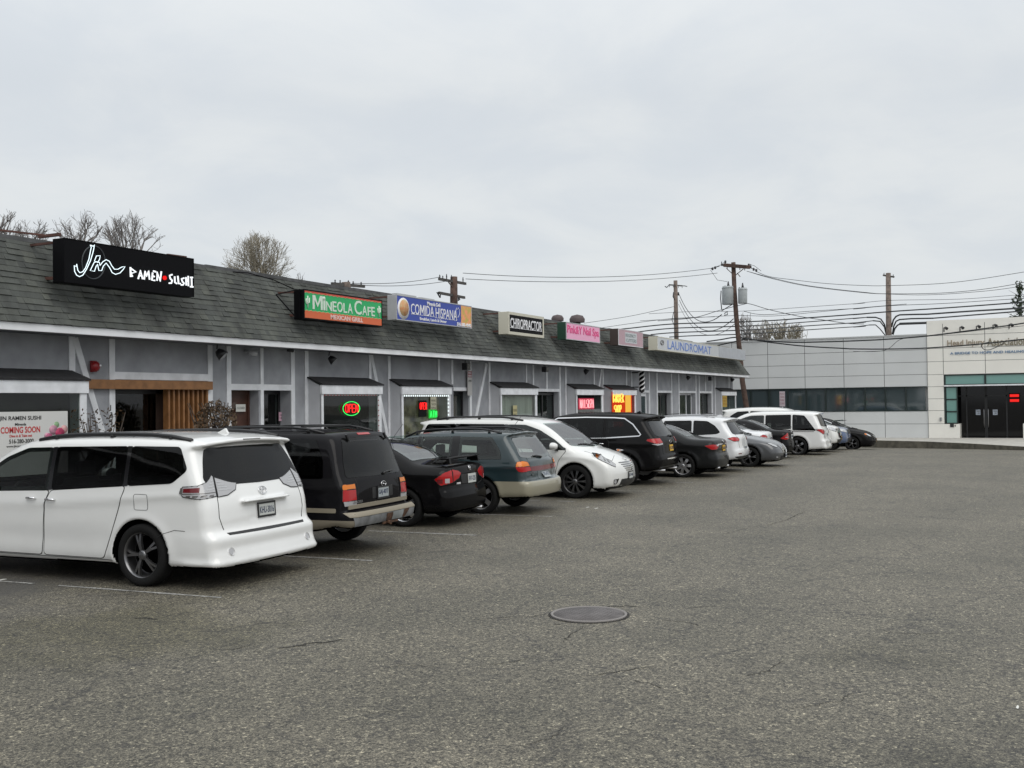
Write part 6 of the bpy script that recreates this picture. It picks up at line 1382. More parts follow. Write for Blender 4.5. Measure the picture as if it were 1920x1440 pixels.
def minivan(L=5.08):
    return dict(L=5.08, W=1.985, H=1.755, axr=1.12, axf=4.14, rt=.36, Ra=.415, name='minivan', cat='minivan',
        outline=[(.18, .25, 1), (.03, .26), (.0, .34), (.03, .45), (.035, .57), (.10, .665), (.115, .80), (.14, .98), (.195, 1.13), (.31, 1.38), (.41, 1.60, 1), (.30, 1.645, 1), (.31, 1.675, 1), (.6, 1.722), (1.2, 1.75), (2.0, 1.755), (2.7, 1.735), (3.2, 1.665), (3.6, 1.50), (4.0, 1.25), (4.28, 1.075), (4.5, 1.01), (4.75, .92), (4.95, .80), (5.05, .66), (5.08, .48), (5.05, .28), (4.9, .19, 1), (4.5, .20), (3.0, .21), (1.5, .22), (.5, .22)],
        belt=[(0, 1.15), (.65, 1.16), (1.3, 1.11), (2.5, 1.03), (4.2, .97), (5.1, .9)], plan=[(-.4, .955), (0, .965), (.5, .985), (1.2, 1.0), (3.9, 1.0), (4.5, .975), (5.1, .90), (5.5, .85)], tum=.17, tum2=.06, kr=.022, kf=.085, round=.135, crown=.06, flare=.012)
VANW = [([(2.36, 1.075), (2.30, 1.60), (3.02, 1.575), (3.35, 1.45), (3.85, 1.17), (3.9, 1.03)], None)]
def van_glass(g1='clear_glass', g2='tint_glass'):
    return [([(3.97, 1.035), (2.57, 1.07), (2.57, 1.585), (3.0, 1.575), (3.34, 1.46), (3.70, 1.25)], g1), ([(2.51, 1.075), (1.37, 1.145), (1.37, 1.605), (2.51, 1.59)], g2), ([(1.31, 1.15), (.66, 1.19), (.46, 1.34), (.60, 1.60), (1.31, 1.605)], g2)]
VDOORS = [('front', [(3.66, .30), (2.67, .30), (2.62, .9), (2.54, 1.075), (3.97, 1.03), (3.78, .8)], (2.82, .97)), ('slide', [(2.64, .30), (1.68, .30), (1.54, .62), (1.34, 1.15), (2.52, 1.075), (2.61, .9)], (2.50, .96))]
VTAIL = [('tail_lamp', [(104, 1.095), (98, 1.155), (66, 1.165), (50, 1.20), (34, 1.275), (27, 1.255), (27, 1.04), (60, 1.02), (96, 1.045)], 'clear_lens', .007), ('tail_lamp_inner', [(23, 1.25), (-10, 1.215), (-46, 1.165), (-36, 1.09), (-10, 1.04), (23, 1.03)], 'clear_lens', .007),
         ('red_reflector', [(96, 1.09), (96, 1.135), (62, 1.145), (62, 1.09)], 'dark_red_lens', .010), ('lamp_divider', [(100, 1.078), (28, 1.088), (28, 1.078), (98, 1.068)], 'smoke_lens', .009), ('dark_corner', [(104, 1.075), (103, 1.14), (98, 1.15), (97, 1.08)], 'smoke_lens', .0095)] \
    + [('lamp_fin', [(50 - 4 * k, 1.118 + .032 * k), (30, 1.128 + .032 * k), (30, 1.118 + .032 * k), (50 - 4 * k, 1.108 + .032 * k)], 'lens_glass', .010) for k in range(4)] + [('lamp_fin', [(18, 1.11 + .03 * k), (-24 + 8 * k, 1.105 + .03 * k), (-24 + 8 * k, 1.095 + .03 * k), (18, 1.10 + .03 * k)], 'lens_glass', .010) for k in range(4)] + [('lamp_fin', [(88 - 15 * k, 1.058), (78 - 15 * k, 1.06), (80 - 15 * k, 1.04), (90 - 15 * k, 1.038)], 'smoke_lens', .010) for k in range(4)]
VHEAD = [('headlamp', [(120, .975), (95, .965), (62, .925), (35, .865), (12, .80), (-2, .72), (6, .665), (25, .70), (50, .765), (75, .82), (100, .885)], 'head_lens', .007), ('turn_signal', [(116, .965), (90, .95), (90, .865), (102, .895)], 'amber_lens', .010), ('lamp_unit', [(80, .92), (62, .90), (60, .82), (78, .84)], 'clear_lens', .010), ('lamp_unit', [(56, .885), (45, .87), (46, .79), (56, .80)], 'smoke_lens', .010), ('lamp_unit', [(38, .845), (24, .81), (26, .745), (38, .775)], 'smoke_lens', .010), ('lamp_unit', [(16, .79), (4, .745), (8, .69), (18, .72)], 'clear_lens', .010)]
CARS = []
# 1 -- white minivan, tail towards the camera
sp = minivan(); sp.update(paint='white_paint', label='white minivan nearest the camera at the left edge, clear tail lamps and dark glass', h=.022, rim=('rim_dark', 5, 'twin'), handle='chrome', lr=.012,
    doors=VDOORS, side_glass=van_glass(), tail=VTAIL, head=VHEAD, rear_glass=(sym([(.70, 1.585), (.78, 1.45), (.865, 1.24), (.84, 1.185), (.5, 1.155), (0, 1.145)]), 'tint_glass'), windshield=(sym([(.66, 1.62), (.86, 1.12), (0, 1.09)]), 'tint_glass'),
    side_trim=[([(2.585, 1.075), (2.495, 1.08), (2.495, 1.59), (2.585, 1.585)], 'gloss_black'), ([(1.385, 1.145), (1.30, 1.15), (1.30, 1.605), (1.385, 1.605)], 'gloss_black')],
    patches=[('bumper_step', sym([(.72, .625), (.70, .60), (0, .595)]), 'B', 'black_trim', .004, .0), ('grille', sym([(.42, .80), (.30, .62), (0, .60)]), 'F', 'black_trim', .004, .0)],
    lines=[('tailgate_seam', [(25, 1.27), (25, 1.0), (25, .80), (16, .66)], 'bl', .008, 'seam'), ('tailgate_seam', [(25, 1.27), (25, 1.0), (25, .80), (16, .66)], 'br', .008, 'seam'), ('bumper_seam', [(1.42 - .95, .66), (.62, .665), (.78, .62), (.86, .58)], 'L', .005, 'seam'), ('roof_seam', [(1.40, .80), (1.40, .0), (1.40, -.8)], 'T', .008, 'seam')],
    mirror=(3.72, 1.06), rails=(((.52, 2.9), .80, 'black_trim'), dict(hgt=.035, feet=3, r_=.026)))
FLARE = lambda f_, x, y, z: f_ - .028 * np.exp(-((z - .29) / .045) ** 2) / (1 + np.exp((x - .55) / .08)) - .012 / (1 + np.exp((z - .62) / .02)) / (1 + np.exp((x - .5) / .08))
sp['ops'] = (box_sub(.02, 0, .835, .075, .27, .10, k=.05), box_add(.10, 0, .955, .045, .42, .012, k=.05), FLARE)
def van_extra(root, B_):
    for a0, a1, w_ in (((1.02, 1.05), (1.22, 1.05), 0), ): pass
    pts_ = roundpoly([(1.00, .88), (1.20, .88), (1.20, 1.06), (1.00, 1.06)], .03); B_.line('fuel_door_seam', pts_ + [pts_[0]], 'L', .004, 'seam', root)
    B_.line('sill_line', [(1.55, .285), (2.6, .285), (3.6, .285)], 'L', .006, 'seam', root)
    B_.patch('high_brake_lamp', [(-.16, 1.655), (.16, 1.655), (.16, 1.668), (-.16, 1.668)], 'B', 'smoke_lens', root, off=.003)
sp['extra'] = [rear_plate(-.02, .825, 'KHU-3016', frame=True), rear_emblem(0, 1.05, 'ovals', .07), bulb(.72, .42, .035, 'clear_lens'), van_extra, antenna(.75, 0, mt='white_paint')]
CARS.append((sp, 266, 1100, 1, 'r', 92.8))
# 2 -- black SUV with tan bumper
sp = dict(name='suv', cat='SUV', L=4.84, W=1.79, H=1.70, axr=1.20, axf=4.05, rt=.365, Ra=.42, h=.025, paint='black_paint_tan', label='old black SUV with a rusty tan and grey bumper, second car from the left',
    outline=[(.30, .40, 1), (.10, .38, 1), (.03, .42), (.0, .50), (.0, .585), (.05, .615, 1), (.14, .63, 1), (.13, .80), (.145, 1.0), (.19, 1.12), (.27, 1.40), (.35, 1.60), (.44, 1.67), (.8, 1.70), (1.8, 1.71), (2.6, 1.69), (2.95, 1.63), (3.1, 1.57), (3.45, 1.27), (3.68, 1.09), (4.2, 1.04), (4.6, .98), (4.76, .90), (4.8, .75), (4.84, .55), (4.8, .36), (4.6, .28, 1), (.8, .32)],
    belt=[(0, 1.03), (4.84, 1.0)], plan=[(-.4, .95), (0, .96), (.4, .985), (1, 1), (4, 1), (4.5, .97), (4.9, .92)], tum=.19, tum2=.02, kr=.012, kf=.05, round=.10, crown=.05, flare=.022, dent=.014,
    rim=('rim_silver', 5, 'spoke'), handle='black_trim', gr=.035,
    doors=[('front', [(3.62, .42), (2.62, .42), (2.62, 1.03), (3.60, 1.03)], (2.75, .93)), ('rear', [(2.60, .42), (1.85, .42), (1.66, .7), (1.62, 1.03), (2.60, 1.03)], (1.76, .93))],
    side_glass=[([(3.52, 1.06), (2.64, 1.06), (2.64, 1.58), (3.0, 1.58), (3.22, 1.42)], 'tint_glass'), ([(2.58, 1.06), (1.80, 1.06), (1.80, 1.59), (2.58, 1.59)], 'tint_glass'), ([(1.74, 1.06), (.50, 1.06), (.52, 1.30), (.66, 1.59), (1.74, 1.59)], 'tint_glass')],
    side_trim=[([(3.6, .50), (1.72, .50), (1.72, .58), (3.6, .58)], mat('tan_clad', (.25, .22, .165), .5)), ([(.82, .60), (.30, .60), (.30, .66), (.82, .66)], 'tan_clad')],
    rear_glass=(sym([(.60, 1.595), (.70, 1.30), (.735, 1.09), (.70, 1.06), (0, 1.055)]), 'tint_glass'), windshield=(sym([(.62, 1.56), (.74, 1.12), (0, 1.10)]), 'tint_glass'),
    tail=[('tail_lamp', [(52, .975), (14, .98), (13, .91), (52, .91)], 'amber_lens', .012), ('tail_lamp', [(52, .906), (13, .906), (12, .755), (52, .755)], 'red_lens', .012), ('reverse_lamp', [(50, .752), (12, .752), (13, .69), (48, .69)], 'clear_lens', .012)],
    head=[('headlamp', [(60, .88), (0, .88), (0, .72), (60, .72)], 'head_lens', .008)],
    patches=[('bumper_cap', sym([(.86, .600), (.86, .545), (0, .545)]), 'B', 'tan_clad', .012, .0), ('bumper_face', sym([(.84, .54), (.80, .42), (0, .415)]), 'B', mat('bumper_grey', (.20, .205, .21), .45, var=.4, scale=5), .008, .0), ('trim_strip', sym([(.80, .70), (.80, .645), (0, .645)]), 'B', 'tan_clad', .02, .01), ('high_brake_lamp', [(-.16, 1.63), (.16, 1.63), (.16, 1.655), (-.16, 1.655)], 'B', 'red_lens', .006, .0),
             ('plate_recess', [(-.37, .745), (.20, .745), (.20, .90), (-.37, .90)], 'B', 'black_trim', .002, .02), ('step_pad', [(-.42, .535), (-.12, .535), (-.12, .43), (-.42, .43)], 'B', mat('pad_grey', (.28, .30, .30), .5, var=.3), .016, .0), ('rust_patch', [(-.13, .53), (.06, .53), (.03, .42), (-.12, .41)], 'B', 'rust', .013, .03), ('rust_patch', [(-.62, .54), (-.46, .54), (-.44, .43), (-.5, .43)], 'B', 'rust', .013, .03)],
    lines=[('tailgate_seam', [(4, 1.60), (6, 1.3), (5, 1.05), (2, .98), (2, .70)], 'bl', .008, 'seam'), ('tailgate_seam', [(4, 1.60), (6, 1.3), (5, 1.05), (2, .98), (2, .70)], 'br', .008, 'seam')],
    mirror=(3.42, 1.06), mirror_mat='black_trim', rails=(((.62, 2.7), .72, 'black_trim'), dict(hgt=.065, feet=2, r_=.016)), krt=.03)
def ex_extra(root, B_):
    badge(root, B_, 'EXPLORER', .58, .715, .24, .035); badge(root, B_, 'Limited', -.66, .745, .13, .03)
    for y in (.52, -.50):
        p, g_ = B_.hit(np.array([[y, 1.60]]), 'B'); MB().bar(Vector(p[0]) + Vector((-.03, 0, .045)), Vector(p[0]) + Vector((-.045, -.045, -.045)), .035, .02).build('glass_hinge', 'black_trim', root)
    MB().tube([(-.01, .02, .40), (-.06, .02, .40)], .03, n=10).bar((.02, -.3, .395), (.02, .12, .395), .02, .03).build('tow_hitch', 'rust', root)
sp['extra'] = [rear_plate(-.08, .815, 'GAJ-4077', 'grey', frame=True), rear_emblem(-.1, .93, 'oval', .065), ex_extra, wiper_rear(-.16, 1.07, -.42, 1.085), crossbars((1.0, 2.3), .62, 1.755)]
CARS.append((sp, 653, 1011, -1, 'r', 94))
# 3 -- black sedan with a spoiler
def sedan(L=4.49, W=1.75, H=1.435, **k):
    sx = L / 4.49; sz = H / 1.435
    ol = [(.15, .22, 1), (.03, .28), (0, .45), (.015, .58), (.05, .66), (.055, .80), (.065, .93), (.10, 1.0), (.20, 1.035), (.40, 1.05), (.62, 1.065), (.78, 1.10), (1.1, 1.25), (1.5, 1.39), (1.9, 1.435), (2.3, 1.43), (2.7, 1.335), (3.15, 1.13), (3.48, .985), (3.7, .935), (4.1, .84), (4.33, .73), (4.45, .58), (4.49, .42), (4.44, .24), (4.3, .17, 1), (2, .17)]
    d = dict(name='sedan', cat='sedan', L=L, W=W, H=H, axr=.89 * sx, axf=3.59 * sx, rt=.325, Ra=.37, outline=[(p[0] * sx, p[1] * sz) + tuple(p[2:]) for p in ol],
        belt=[(0, .95 * sz), (1.0 * sx, .95 * sz), (3.3 * sx, .88 * sz), (L, .8 * sz)], plan=[(-.4, .90), (0, .92), (.5 * sx, .965), (1.1 * sx, 1), (3.4 * sx, 1), (4.0 * sx, .965), (L + .1, .88)], tum=.36, tum2=.12, kr=.05, kf=.10, round=.17, crown=.05, flare=.016,
        doors=[('front', [(3.13 * sx, .30), (2.22 * sx, .30), (2.22 * sx, .93 * sz), (3.12 * sx, .90 * sz)], (2.36 * sx, .82 * sz)), ('rear', [(2.20 * sx, .30), (1.42 * sx, .30), (1.30 * sx, .55), (1.10 * sx, .72), (1.10 * sx, .945 * sz), (2.20 * sx, .93 * sz)], (1.36 * sx, .84 * sz))],
        side_glass=[([(3.06 * sx, .955 * sz), (2.24 * sx, .985 * sz), (2.26 * sx, 1.345 * sz), (2.45 * sx, 1.33 * sz), (2.75 * sx, 1.20 * sz)], 'tint_glass'), ([(2.19 * sx, .985 * sz), (1.28 * sx, 1.01 * sz), (1.10 * sx, 1.05 * sz), (1.25 * sx, 1.15 * sz), (1.6 * sx, 1.32 * sz), (2.21 * sx, 1.35 * sz)], 'tint_glass')],
        rear_glass=([(.84 * sx, .62), (1.55 * sx, .50), (1.58 * sx, 0), (1.55 * sx, -.50), (.84 * sx, -.62), (.78 * sx, 0)], 'pale_glass', 'T'), windshield=(sym([(.50, 1.34 * sz), (.70, 1.02 * sz), (0, 1.00 * sz)]), 'pale_glass'),
        tail=[('tail_lamp', [(68, .86 * sz), (40, .93 * sz), (8, .91 * sz), (-12, .86 * sz), (0, .74 * sz), (45, .70 * sz)], 'red_lens', .007)],
        head=[('headlamp', [(80, .74 * sz), (45, .745 * sz), (5, .66 * sz), (8, .58 * sz), (40, .62 * sz)], 'head_lens', .007)],
        patches=[('grille', sym([(.42, .64 * sz), (.36, .53 * sz), (0, .52 * sz)]), 'F', 'black_trim', .004, .02), ('lower_grille', sym([(.55, .36), (.5, .24), (0, .23)]), 'F', 'black_trim', .004, .02)],
        lines=[('boot_seam', [(4, .97 * sz), (2, .70 * sz), (-30, .66 * sz)], 'bl', .006, 'seam'), ('boot_seam', [(4, .97 * sz), (2, .70 * sz), (-30, .66 * sz)], 'br', .006, 'seam')], mirror=(3.0 * sx, .98 * sz), gr=.04)
    d.update(k); return d
sp = sedan(paint='ink_paint', label='black sedan with a raised boot spoiler between the tan trimmed SUV and the green wagon', h=.024, rim=('rim_chrome', 5, 'spoke'))
sp['tail'] = [('tail_lamp', [(66, .80), (40, .91), (12, .95), (10, .74), (50, .70)], 'red_lens', .007), ('tail_lamp_inner', [(8, .955), (-16, .93), (-28, .88), (-18, .80), (8, .745)], 'red_lens', .007), ('lamp_ring', [(38, .81), (24, .81), (24, .735), (38, .735)], 'clear_lens', .011), ('lamp_ring', [(58, .80), (44, .805), (44, .735), (58, .735)], 'dark_red_lens', .011)]
sp['patches'] = sp['patches'] + [('plate_recess', sym([(.33, .86), (.30, .70), (0, .70)]), 'B', 'black_trim', .002, .03)]
def wing(mt):
    def f(root, B_):
        n = 14; vs = []
        for i in range(n + 1):
            u_ = -1 + 2 * i / n; y = u_ * .66; zz = 1.145 - .085 * abs(u_) ** 5; xx = .12 + .16 * abs(u_) ** 3
            vs += [(xx - .05, y, zz), (xx + .0, y, zz + .022), (xx + .14, y, zz + .012), (xx + .15, y, zz - .004), (xx, y, zz - .018)]
        fs = [(i * 5 + k, i * 5 + (k + 1) % 5, (i + 1) * 5 + (k + 1) % 5, (i + 1) * 5 + k) for i in range(n) for k in range(5)] + [(0, 1, 2, 3, 4), tuple(n * 5 + k for k in (4, 3, 2, 1, 0))]
        m = MB(); m._add(vs, fs, True); 
        for y in (.56, -.56): m.prism([(.14, y - .03, 1.04), (.30, y - .03, 1.04), (.32, y - .03, 1.13), (.16, y - .03, 1.14)], (0, .06, 0))
        m.build('spoiler', mt, root)
    return f
def hb(root, B_): badge(root, B_, 'HYBRID', .42, .70, .15, .03, 'letter_white')
sp['extra'] = [wing('ink_paint'), rear_plate(-.06, .775, 'FHY-1225', frame=False), rear_emblem(0, .95, 'H', .05), hb, exhaust(-.5, .23, .05), antenna(1.6, 0, fin=False)]
CARS.append((sp, 757, 988, 1, 'r', 94))
# 4 -- green wagon with tan lower body
sp = dict(name='station_wagon', cat='station wagon', L=4.72, W=1.745, H=1.53, axr=1.05, axf=3.70, rt=.335, Ra=.385, h=.027, paint='green_paint_tan', label='dark green station wagon with tan lower body and amber and red tail lamps',
    outline=[(.24, .30, 1), (.04, .33), (0, .43), (0, .56), (.03, .62), (.11, .655, 1), (.12, .80), (.15, .97), (.20, 1.03), (.34, 1.22), (.50, 1.42), (.52, 1.465, 1), (.44, 1.485, 1), (.46, 1.505, 1), (.8, 1.525), (1.4, 1.535), (2.2, 1.52), (2.7, 1.46), (3.0, 1.33), (3.35, 1.12), (3.6, .99), (3.9, .95), (4.4, .86), (4.62, .74), (4.7, .6), (4.72, .42), (4.66, .28), (4.4, .22, 1), (2.0, .25)],
    belt=[(0, .97), (4.72, .90)], plan=[(-.4, .93), (0, .94), (.5, .975), (1.1, 1), (3.6, 1), (4.2, .96), (4.8, .88)], tum=.27, tum2=.05, kr=.04, kf=.09, round=.13, crown=.05, flare=.014,
    rim=('rim_silver', 5, 'spoke'), gr=.03,
    doors=[('front', [(3.3, .32), (2.38, .32), (2.38, .97), (3.28, .93)], (2.5, .88)), ('rear', [(2.36, .32), (1.62, .32), (1.42, .70), (1.40, .975), (2.36, .97)], (1.54, .88))],
    side_glass=[([(3.2, .99), (2.40, 1.0), (2.40, 1.42), (2.65, 1.41), (2.92, 1.24)], 'clear_glass'), ([(2.34, 1.0), (1.66, 1.0), (1.66, 1.435), (2.34, 1.43)], 'clear_glass'), ([(1.50, 1.01), (.62, 1.02), (.66, 1.18), (.84, 1.42), (1.50, 1.43)], 'clear_glass')],
    side_trim=[([(2.405, .995), (2.335, .995), (2.335, 1.435), (2.405, 1.43)], 'black_trim'), ([(1.665, .995), (1.495, .995), (1.495, 1.44), (1.665, 1.44)], 'black_trim')],
    rear_glass=(sym([(.58, 1.415), (.66, 1.20), (.73, 1.06), (.5, 1.025), (0, 1.015)]), 'pale_glass'), windshield=(sym([(.55, 1.42), (.70, 1.06), (0, 1.03)]), 'pale_glass'),
    tail=[('tail_lamp', [(70, .885), (66, .97), (42, .98), (22, .965), (12, .885)], 'amber_lens', .009), ('tail_lamp', [(70, .88), (12, .88), (4, .80), (50, .785), (62, .80)], 'red_lens', .009)],
    head=[('headlamp', [(80, .74), (45, .745), (5, .70), (8, .60), (40, .62)], 'head_lens', .007)],
    patches=[('garnish', sym([(.62, .875), (.56, .79), (0, .785)]), 'B', 'dark_red_lens', .006, .015), ('plate_recess', sym([(.30, .785), (.30, .63), (0, .63)]), 'B', mat('recess_grey', (.10, .12, .125), .4), .004, .02)],
    lines=[('tailgate_seam', [(6, 1.36), (8, 1.1), (8, .9), (2, .70)], 'bl', .007, 'seam'), ('tailgate_seam', [(6, 1.36), (8, 1.1), (8, .9), (2, .70)], 'br', .007, 'seam')],
    mirror=(3.12, 1.0), rails=(((.7, 2.75), .72, 'black_trim'), dict(hgt=.07, feet=3, r_=.018)))
def obx(root, B_): badge(root, B_, 'OUTBACK', .52, .75, .16, .025); badge(root, B_, 'AWD', .52, .71, .09, .02)
sp['extra'] = [rear_plate(-.02, .71, 'DYL-4172', 'grey', frame=False, dx=.01), wiper_rear(.0, 1.02, .33, 1.05), obx, antenna(.8, .0, fin=False)]
CARS.append((sp, 970, 948, -1, 'r', 93))
# 5 -- white minivan nose out
sp = minivan(); sp.update(paint='pearl_paint', label='white minivan parked nose out beside the green wagon, slatted grille and headlamps facing the lot', h=.025, rim=('rim_dark', 10, 'twin'), lr=.012,
    doors=VDOORS, side_glass=van_glass('clear_glass', 'tint_glass'), tail=VTAIL[:2], head=VHEAD, windshield=(sym([(.68, 1.60), (.78, 1.40), (.88, 1.12), (.5, 1.085), (0, 1.075)]), 'pale_glass'), rear_glass=(sym([(.70, 1.585), (.865, 1.24), (.84, 1.185), (0, 1.145)]), 'tint_glass'),
    side_trim=[([(2.585, 1.075), (2.495, 1.08), (2.495, 1.59), (2.585, 1.585)], 'gloss_black'), ([(1.385, 1.145), (1.30, 1.15), (1.30, 1.605), (1.385, 1.605)], 'gloss_black')],
    patches=[('fog_recess', [(.60, .42), (.80, .40), (.78, .31), (.66, .32)], 'F', 'gloss_black', .004, .02), ('fog_recess', [(-.60, .42), (-.80, .40), (-.78, .31), (-.66, .32)], 'F', 'gloss_black', .004, .02), ('lower_grille', sym([(.50, .40), (.58, .23), (0, .22)]), 'F', 'black_trim', .004, .02), ('lower_valance', sym([(.82, .235), (.80, .20), (0, .20)]), 'F', 'black_trim', .006, .0)] + [('grille_gap', sym([(.46 - .05 * i, .755 - .042 * i), (.44 - .05 * i, .735 - .042 * i), (0, .722 - .042 * i), ]), 'F', 'gloss_black', .004, .0) for i in range(5)],
    lines=[('bonnet_seam', [(4.30, .78), (4.65, .76), (4.92, .62)], 'T', .007, 'seam'), ('bonnet_seam', [(4.30, -.78), (4.65, -.76), (4.92, -.62)], 'T', .007, 'seam'), ('roof_seam', [(1.40, .80), (1.40, .0), (1.40, -.8)], 'T', .008, 'seam')],
    mirror=(3.72, 1.06), rails=(((.78, 2.9), .80, 'black_trim'), dict(hgt=.05, feet=3, r_=.022)))
sp['extra'] = [front_plate(0, .46, 'JKY-4106'), front_emblem(0, .80, 'ovals', .075), wipers_front(1.10), bulb(.74, .36, .045, 'clear_lens', 'F', 'black_trim')]
CARS.append((sp, 1078, 935, -1, 'f', 274))
# 6 -- black SUV with chrome window surround
def suv(L=4.82, W=1.94, H=1.755, **k):
    sx = L / 4.82; sz = H / 1.755
    ol = [(.26, .36, 1), (.06, .42), (0, .53), (0, .68), (.04, .76), (.06, .9), (.09, 1.07), (.2, 1.22), (.38, 1.46), (.46, 1.585, 1), (.34, 1.635, 1), (.35, 1.665, 1), (.7, 1.715), (1.4, 1.755), (2.3, 1.75), (2.8, 1.70), (3.1, 1.60), (3.5, 1.35), (3.78, 1.15), (4.0, 1.10), (4.5, 1.03), (4.7, .95), (4.78, .8), (4.82, .6), (4.78, .38), (4.5, .29, 1), (1.4, .29)]
    X = lambda a_: a_ * sx
    Z = lambda a_: a_ * sz
    d = dict(name='suv', cat='SUV', L=L, W=W, H=H, axr=1.0 * sx, axf=3.91 * sx, rt=.375, Ra=.43, outline=[(p[0] * sx, p[1] * sz) + tuple(p[2:]) for p in ol],
        belt=[(0, Z(1.10)), (1.0, Z(1.09)), (L, Z(1.03))], plan=[(-.4, .92), (0, .93), (.5, .97), (1.1, 1), (X(3.8), 1), (X(4.3), .975), (L + .1, .90)], tum=.22, tum2=.06, kr=.04, kf=.07, round=.14, crown=.055, flare=.024,
        doors=[('front', [(X(3.45), .40), (X(2.45), .40), (X(2.45), Z(1.08)), (X(3.5), Z(1.05))], (X(2.6), Z(.98))), ('rear', [(X(2.43), .40), (X(1.66), .40), (X(1.5), .68), (X(1.36), Z(.95)), (X(1.38), Z(1.10)), (X(2.43), Z(1.08))], (X(1.56), Z(1.0)))],
        side_glass=[([(X(3.48), Z(1.10)), (X(2.48), Z(1.13)), (X(2.48), Z(1.60)), (X(2.75), Z(1.60)), (X(3.1), Z(1.42))], 'tint_glass'), ([(X(2.42), Z(1.13)), (X(1.52), Z(1.15)), (X(1.52), Z(1.61)), (X(2.42), Z(1.60))], 'tint_glass'), ([(X(1.46), Z(1.15)), (X(.72), Z(1.19)), (X(.60), Z(1.24)), (X(.78), Z(1.45)), (X(1.02), Z(1.59)), (X(1.46), Z(1.61))], 'tint_glass')],
        rear_glass=(sym([(.60, Z(1.555)), (.70, Z(1.35)), (.745, Z(1.20)), (.6, Z(1.165)), (0, Z(1.155))]), 'tint_glass'), windshield=(sym([(.60, Z(1.60)), (.78, Z(1.20)), (0, Z(1.17))]), 'pale_glass'),
        tail=[('tail_lamp', [(72, Z(1.05)), (50, Z(1.09)), (0, Z(1.075)), (-14, Z(1.02)), (0, Z(.96)), (45, Z(.965))], 'red_lens', .008)],
        head=[('headlamp', [(78, Z(.98)), (35, Z(.965)), (0, Z(.93)), (0, Z(.80)), (35, Z(.82)), (70, Z(.88))], 'head_lens', .008)],
        patches=[('lower_valance', sym([(.86, .47), (.82, .37), (0, .37)]), 'B', 'black_trim', .004, .02), ('grille', sym([(.46, Z(.93)), (.42, Z(.74)), (0, Z(.73))]), 'F', 'black_trim', .005, .03), ('lower_grille', sym([(.62, .58), (.56, .40), (0, .39)]), 'F', 'black_trim', .005, .03)],
        lines=[('tailgate_seam', [(2, Z(1.50)), (6, Z(1.2)), (4, Z(1.0)), (0, Z(.74))], 'bl', .007, 'seam'), ('tailgate_seam', [(2, Z(1.50)), (6, Z(1.2)), (4, Z(1.0)), (0, Z(.74))], 'br', .007, 'seam')], mirror=(X(3.35), Z(1.12)))
    d.update(k); return d
sp = suv(4.82, 1.94, 1.80, paint='black_paint', label='black SUV with a bright chrome window surround behind the nose-out white minivan', h=.032, rim=('rim_silver', 5, 'twin'), handle='chrome')
sp.update(tum=.17, round=.11)
sp['side_lines'] = [([(3.56, 1.125), (2.45, 1.15), (1.46, 1.17), (.60, 1.22), (.555, 1.255), (.76, 1.505), (.98, 1.65), (1.25, 1.67), (2.0, 1.685), (2.75, 1.665), (3.1, 1.495), (3.5, 1.17)], .028, 'chrome')]
sp['tail'] = [('tail_lamp', [(84, 1.10), (78, 1.15), (0, 1.155), (-6, 1.04), (40, 1.02)], 'red_lens', .010), ('reverse_lamp', [(62, 1.022), (-6, 1.038), (-4, 1.0), (40, .985)], 'clear_lens', .011)]
sp['patches'] = sp['patches'] + [('chrome_strip', sym([(.50, .66), (.50, .635), (0, .63)]), 'B', 'chrome', .012, .0)]
sp['extra'] = [rear_plate(-.02, .90, 'HGC-1820', 'yellow', frame=False), rear_emblem(0, 1.06, 'wing', .08), wiper_rear(-.35, 1.17, -.05, 1.2), exhaust(.55, .36, .05), exhaust(-.55, .36, .05), antenna(.9, 0)]
CARS.append((sp, 26.0, 8.48, 0, 'Cr', 93))
# 7 -- dark sedan
sp = sedan(4.91, 1.82, 1.45, paint='charcoal_paint', label='dark charcoal sedan with yellow plate between the black chrome trimmed SUV and the white SUV', h=.034, rim=('rim_silver', 7, 'spoke'))
sp['tail'] = [('tail_lamp', [(78, .87), (40, .90), (0, .89), (-20, .885), (-14, .83), (10, .76), (45, .76)], 'red_lens', .008), ('reverse_lamp', [(10, .895), (-14, .885), (-12, .845), (8, .85)], 'clear_lens', .011)]
sp['patches'] = sp['patches'] + [('chrome_strip', sym([(.52, .905), (.52, .88), (0, .88)]), 'B', 'chrome', .012, .0)]
sp['extra'] = [rear_plate(-.02, .78, 'GVE-6614', 'yellow', frame=False), rear_emblem(0, .97, 'oval', .07), exhaust(.55, .26, .03), exhaust(-.55, .26, .03), antenna(1.75, 0)]
CARS.append((sp, 28.95, 7.97, 0, 'Cr', 93))
# 8 -- white SUV
sp = suv(4.475, 1.85, 1.65, paint='silver_white', label='white SUV with rear wiper between the charcoal sedan and grey nose-out sedan', h=.034, rim=('rim_silver', 5, 'spoke'))
sp['patches'] = sp['patches'] + [('bumper_reflector', [(.78, .56), (.55, .56), (.55, .535), (.78, .535)], 'B', 'dark_red_lens', .006, .0), ('bumper_reflector', [(-.78, .56), (-.55, .56), (-.55, .535), (-.78, .535)], 'B', 'dark_red_lens', .006, .0)]
sp['rails'] = (((.75, 2.6), .74, 'steel'), dict(hgt=.05, feet=2, r_=.014))
sp['extra'] = [rear_plate(-.02, .70, 'JBL-2906', frame=False), wiper_rear(-.3, 1.10, .0, 1.13), antenna(.8, 0, mt='silver_white'), crossbars((1.15, 2.2), .66, 1.70)]
CARS.append((sp, 31.4, 8.03, 0, 'Cr', 93))
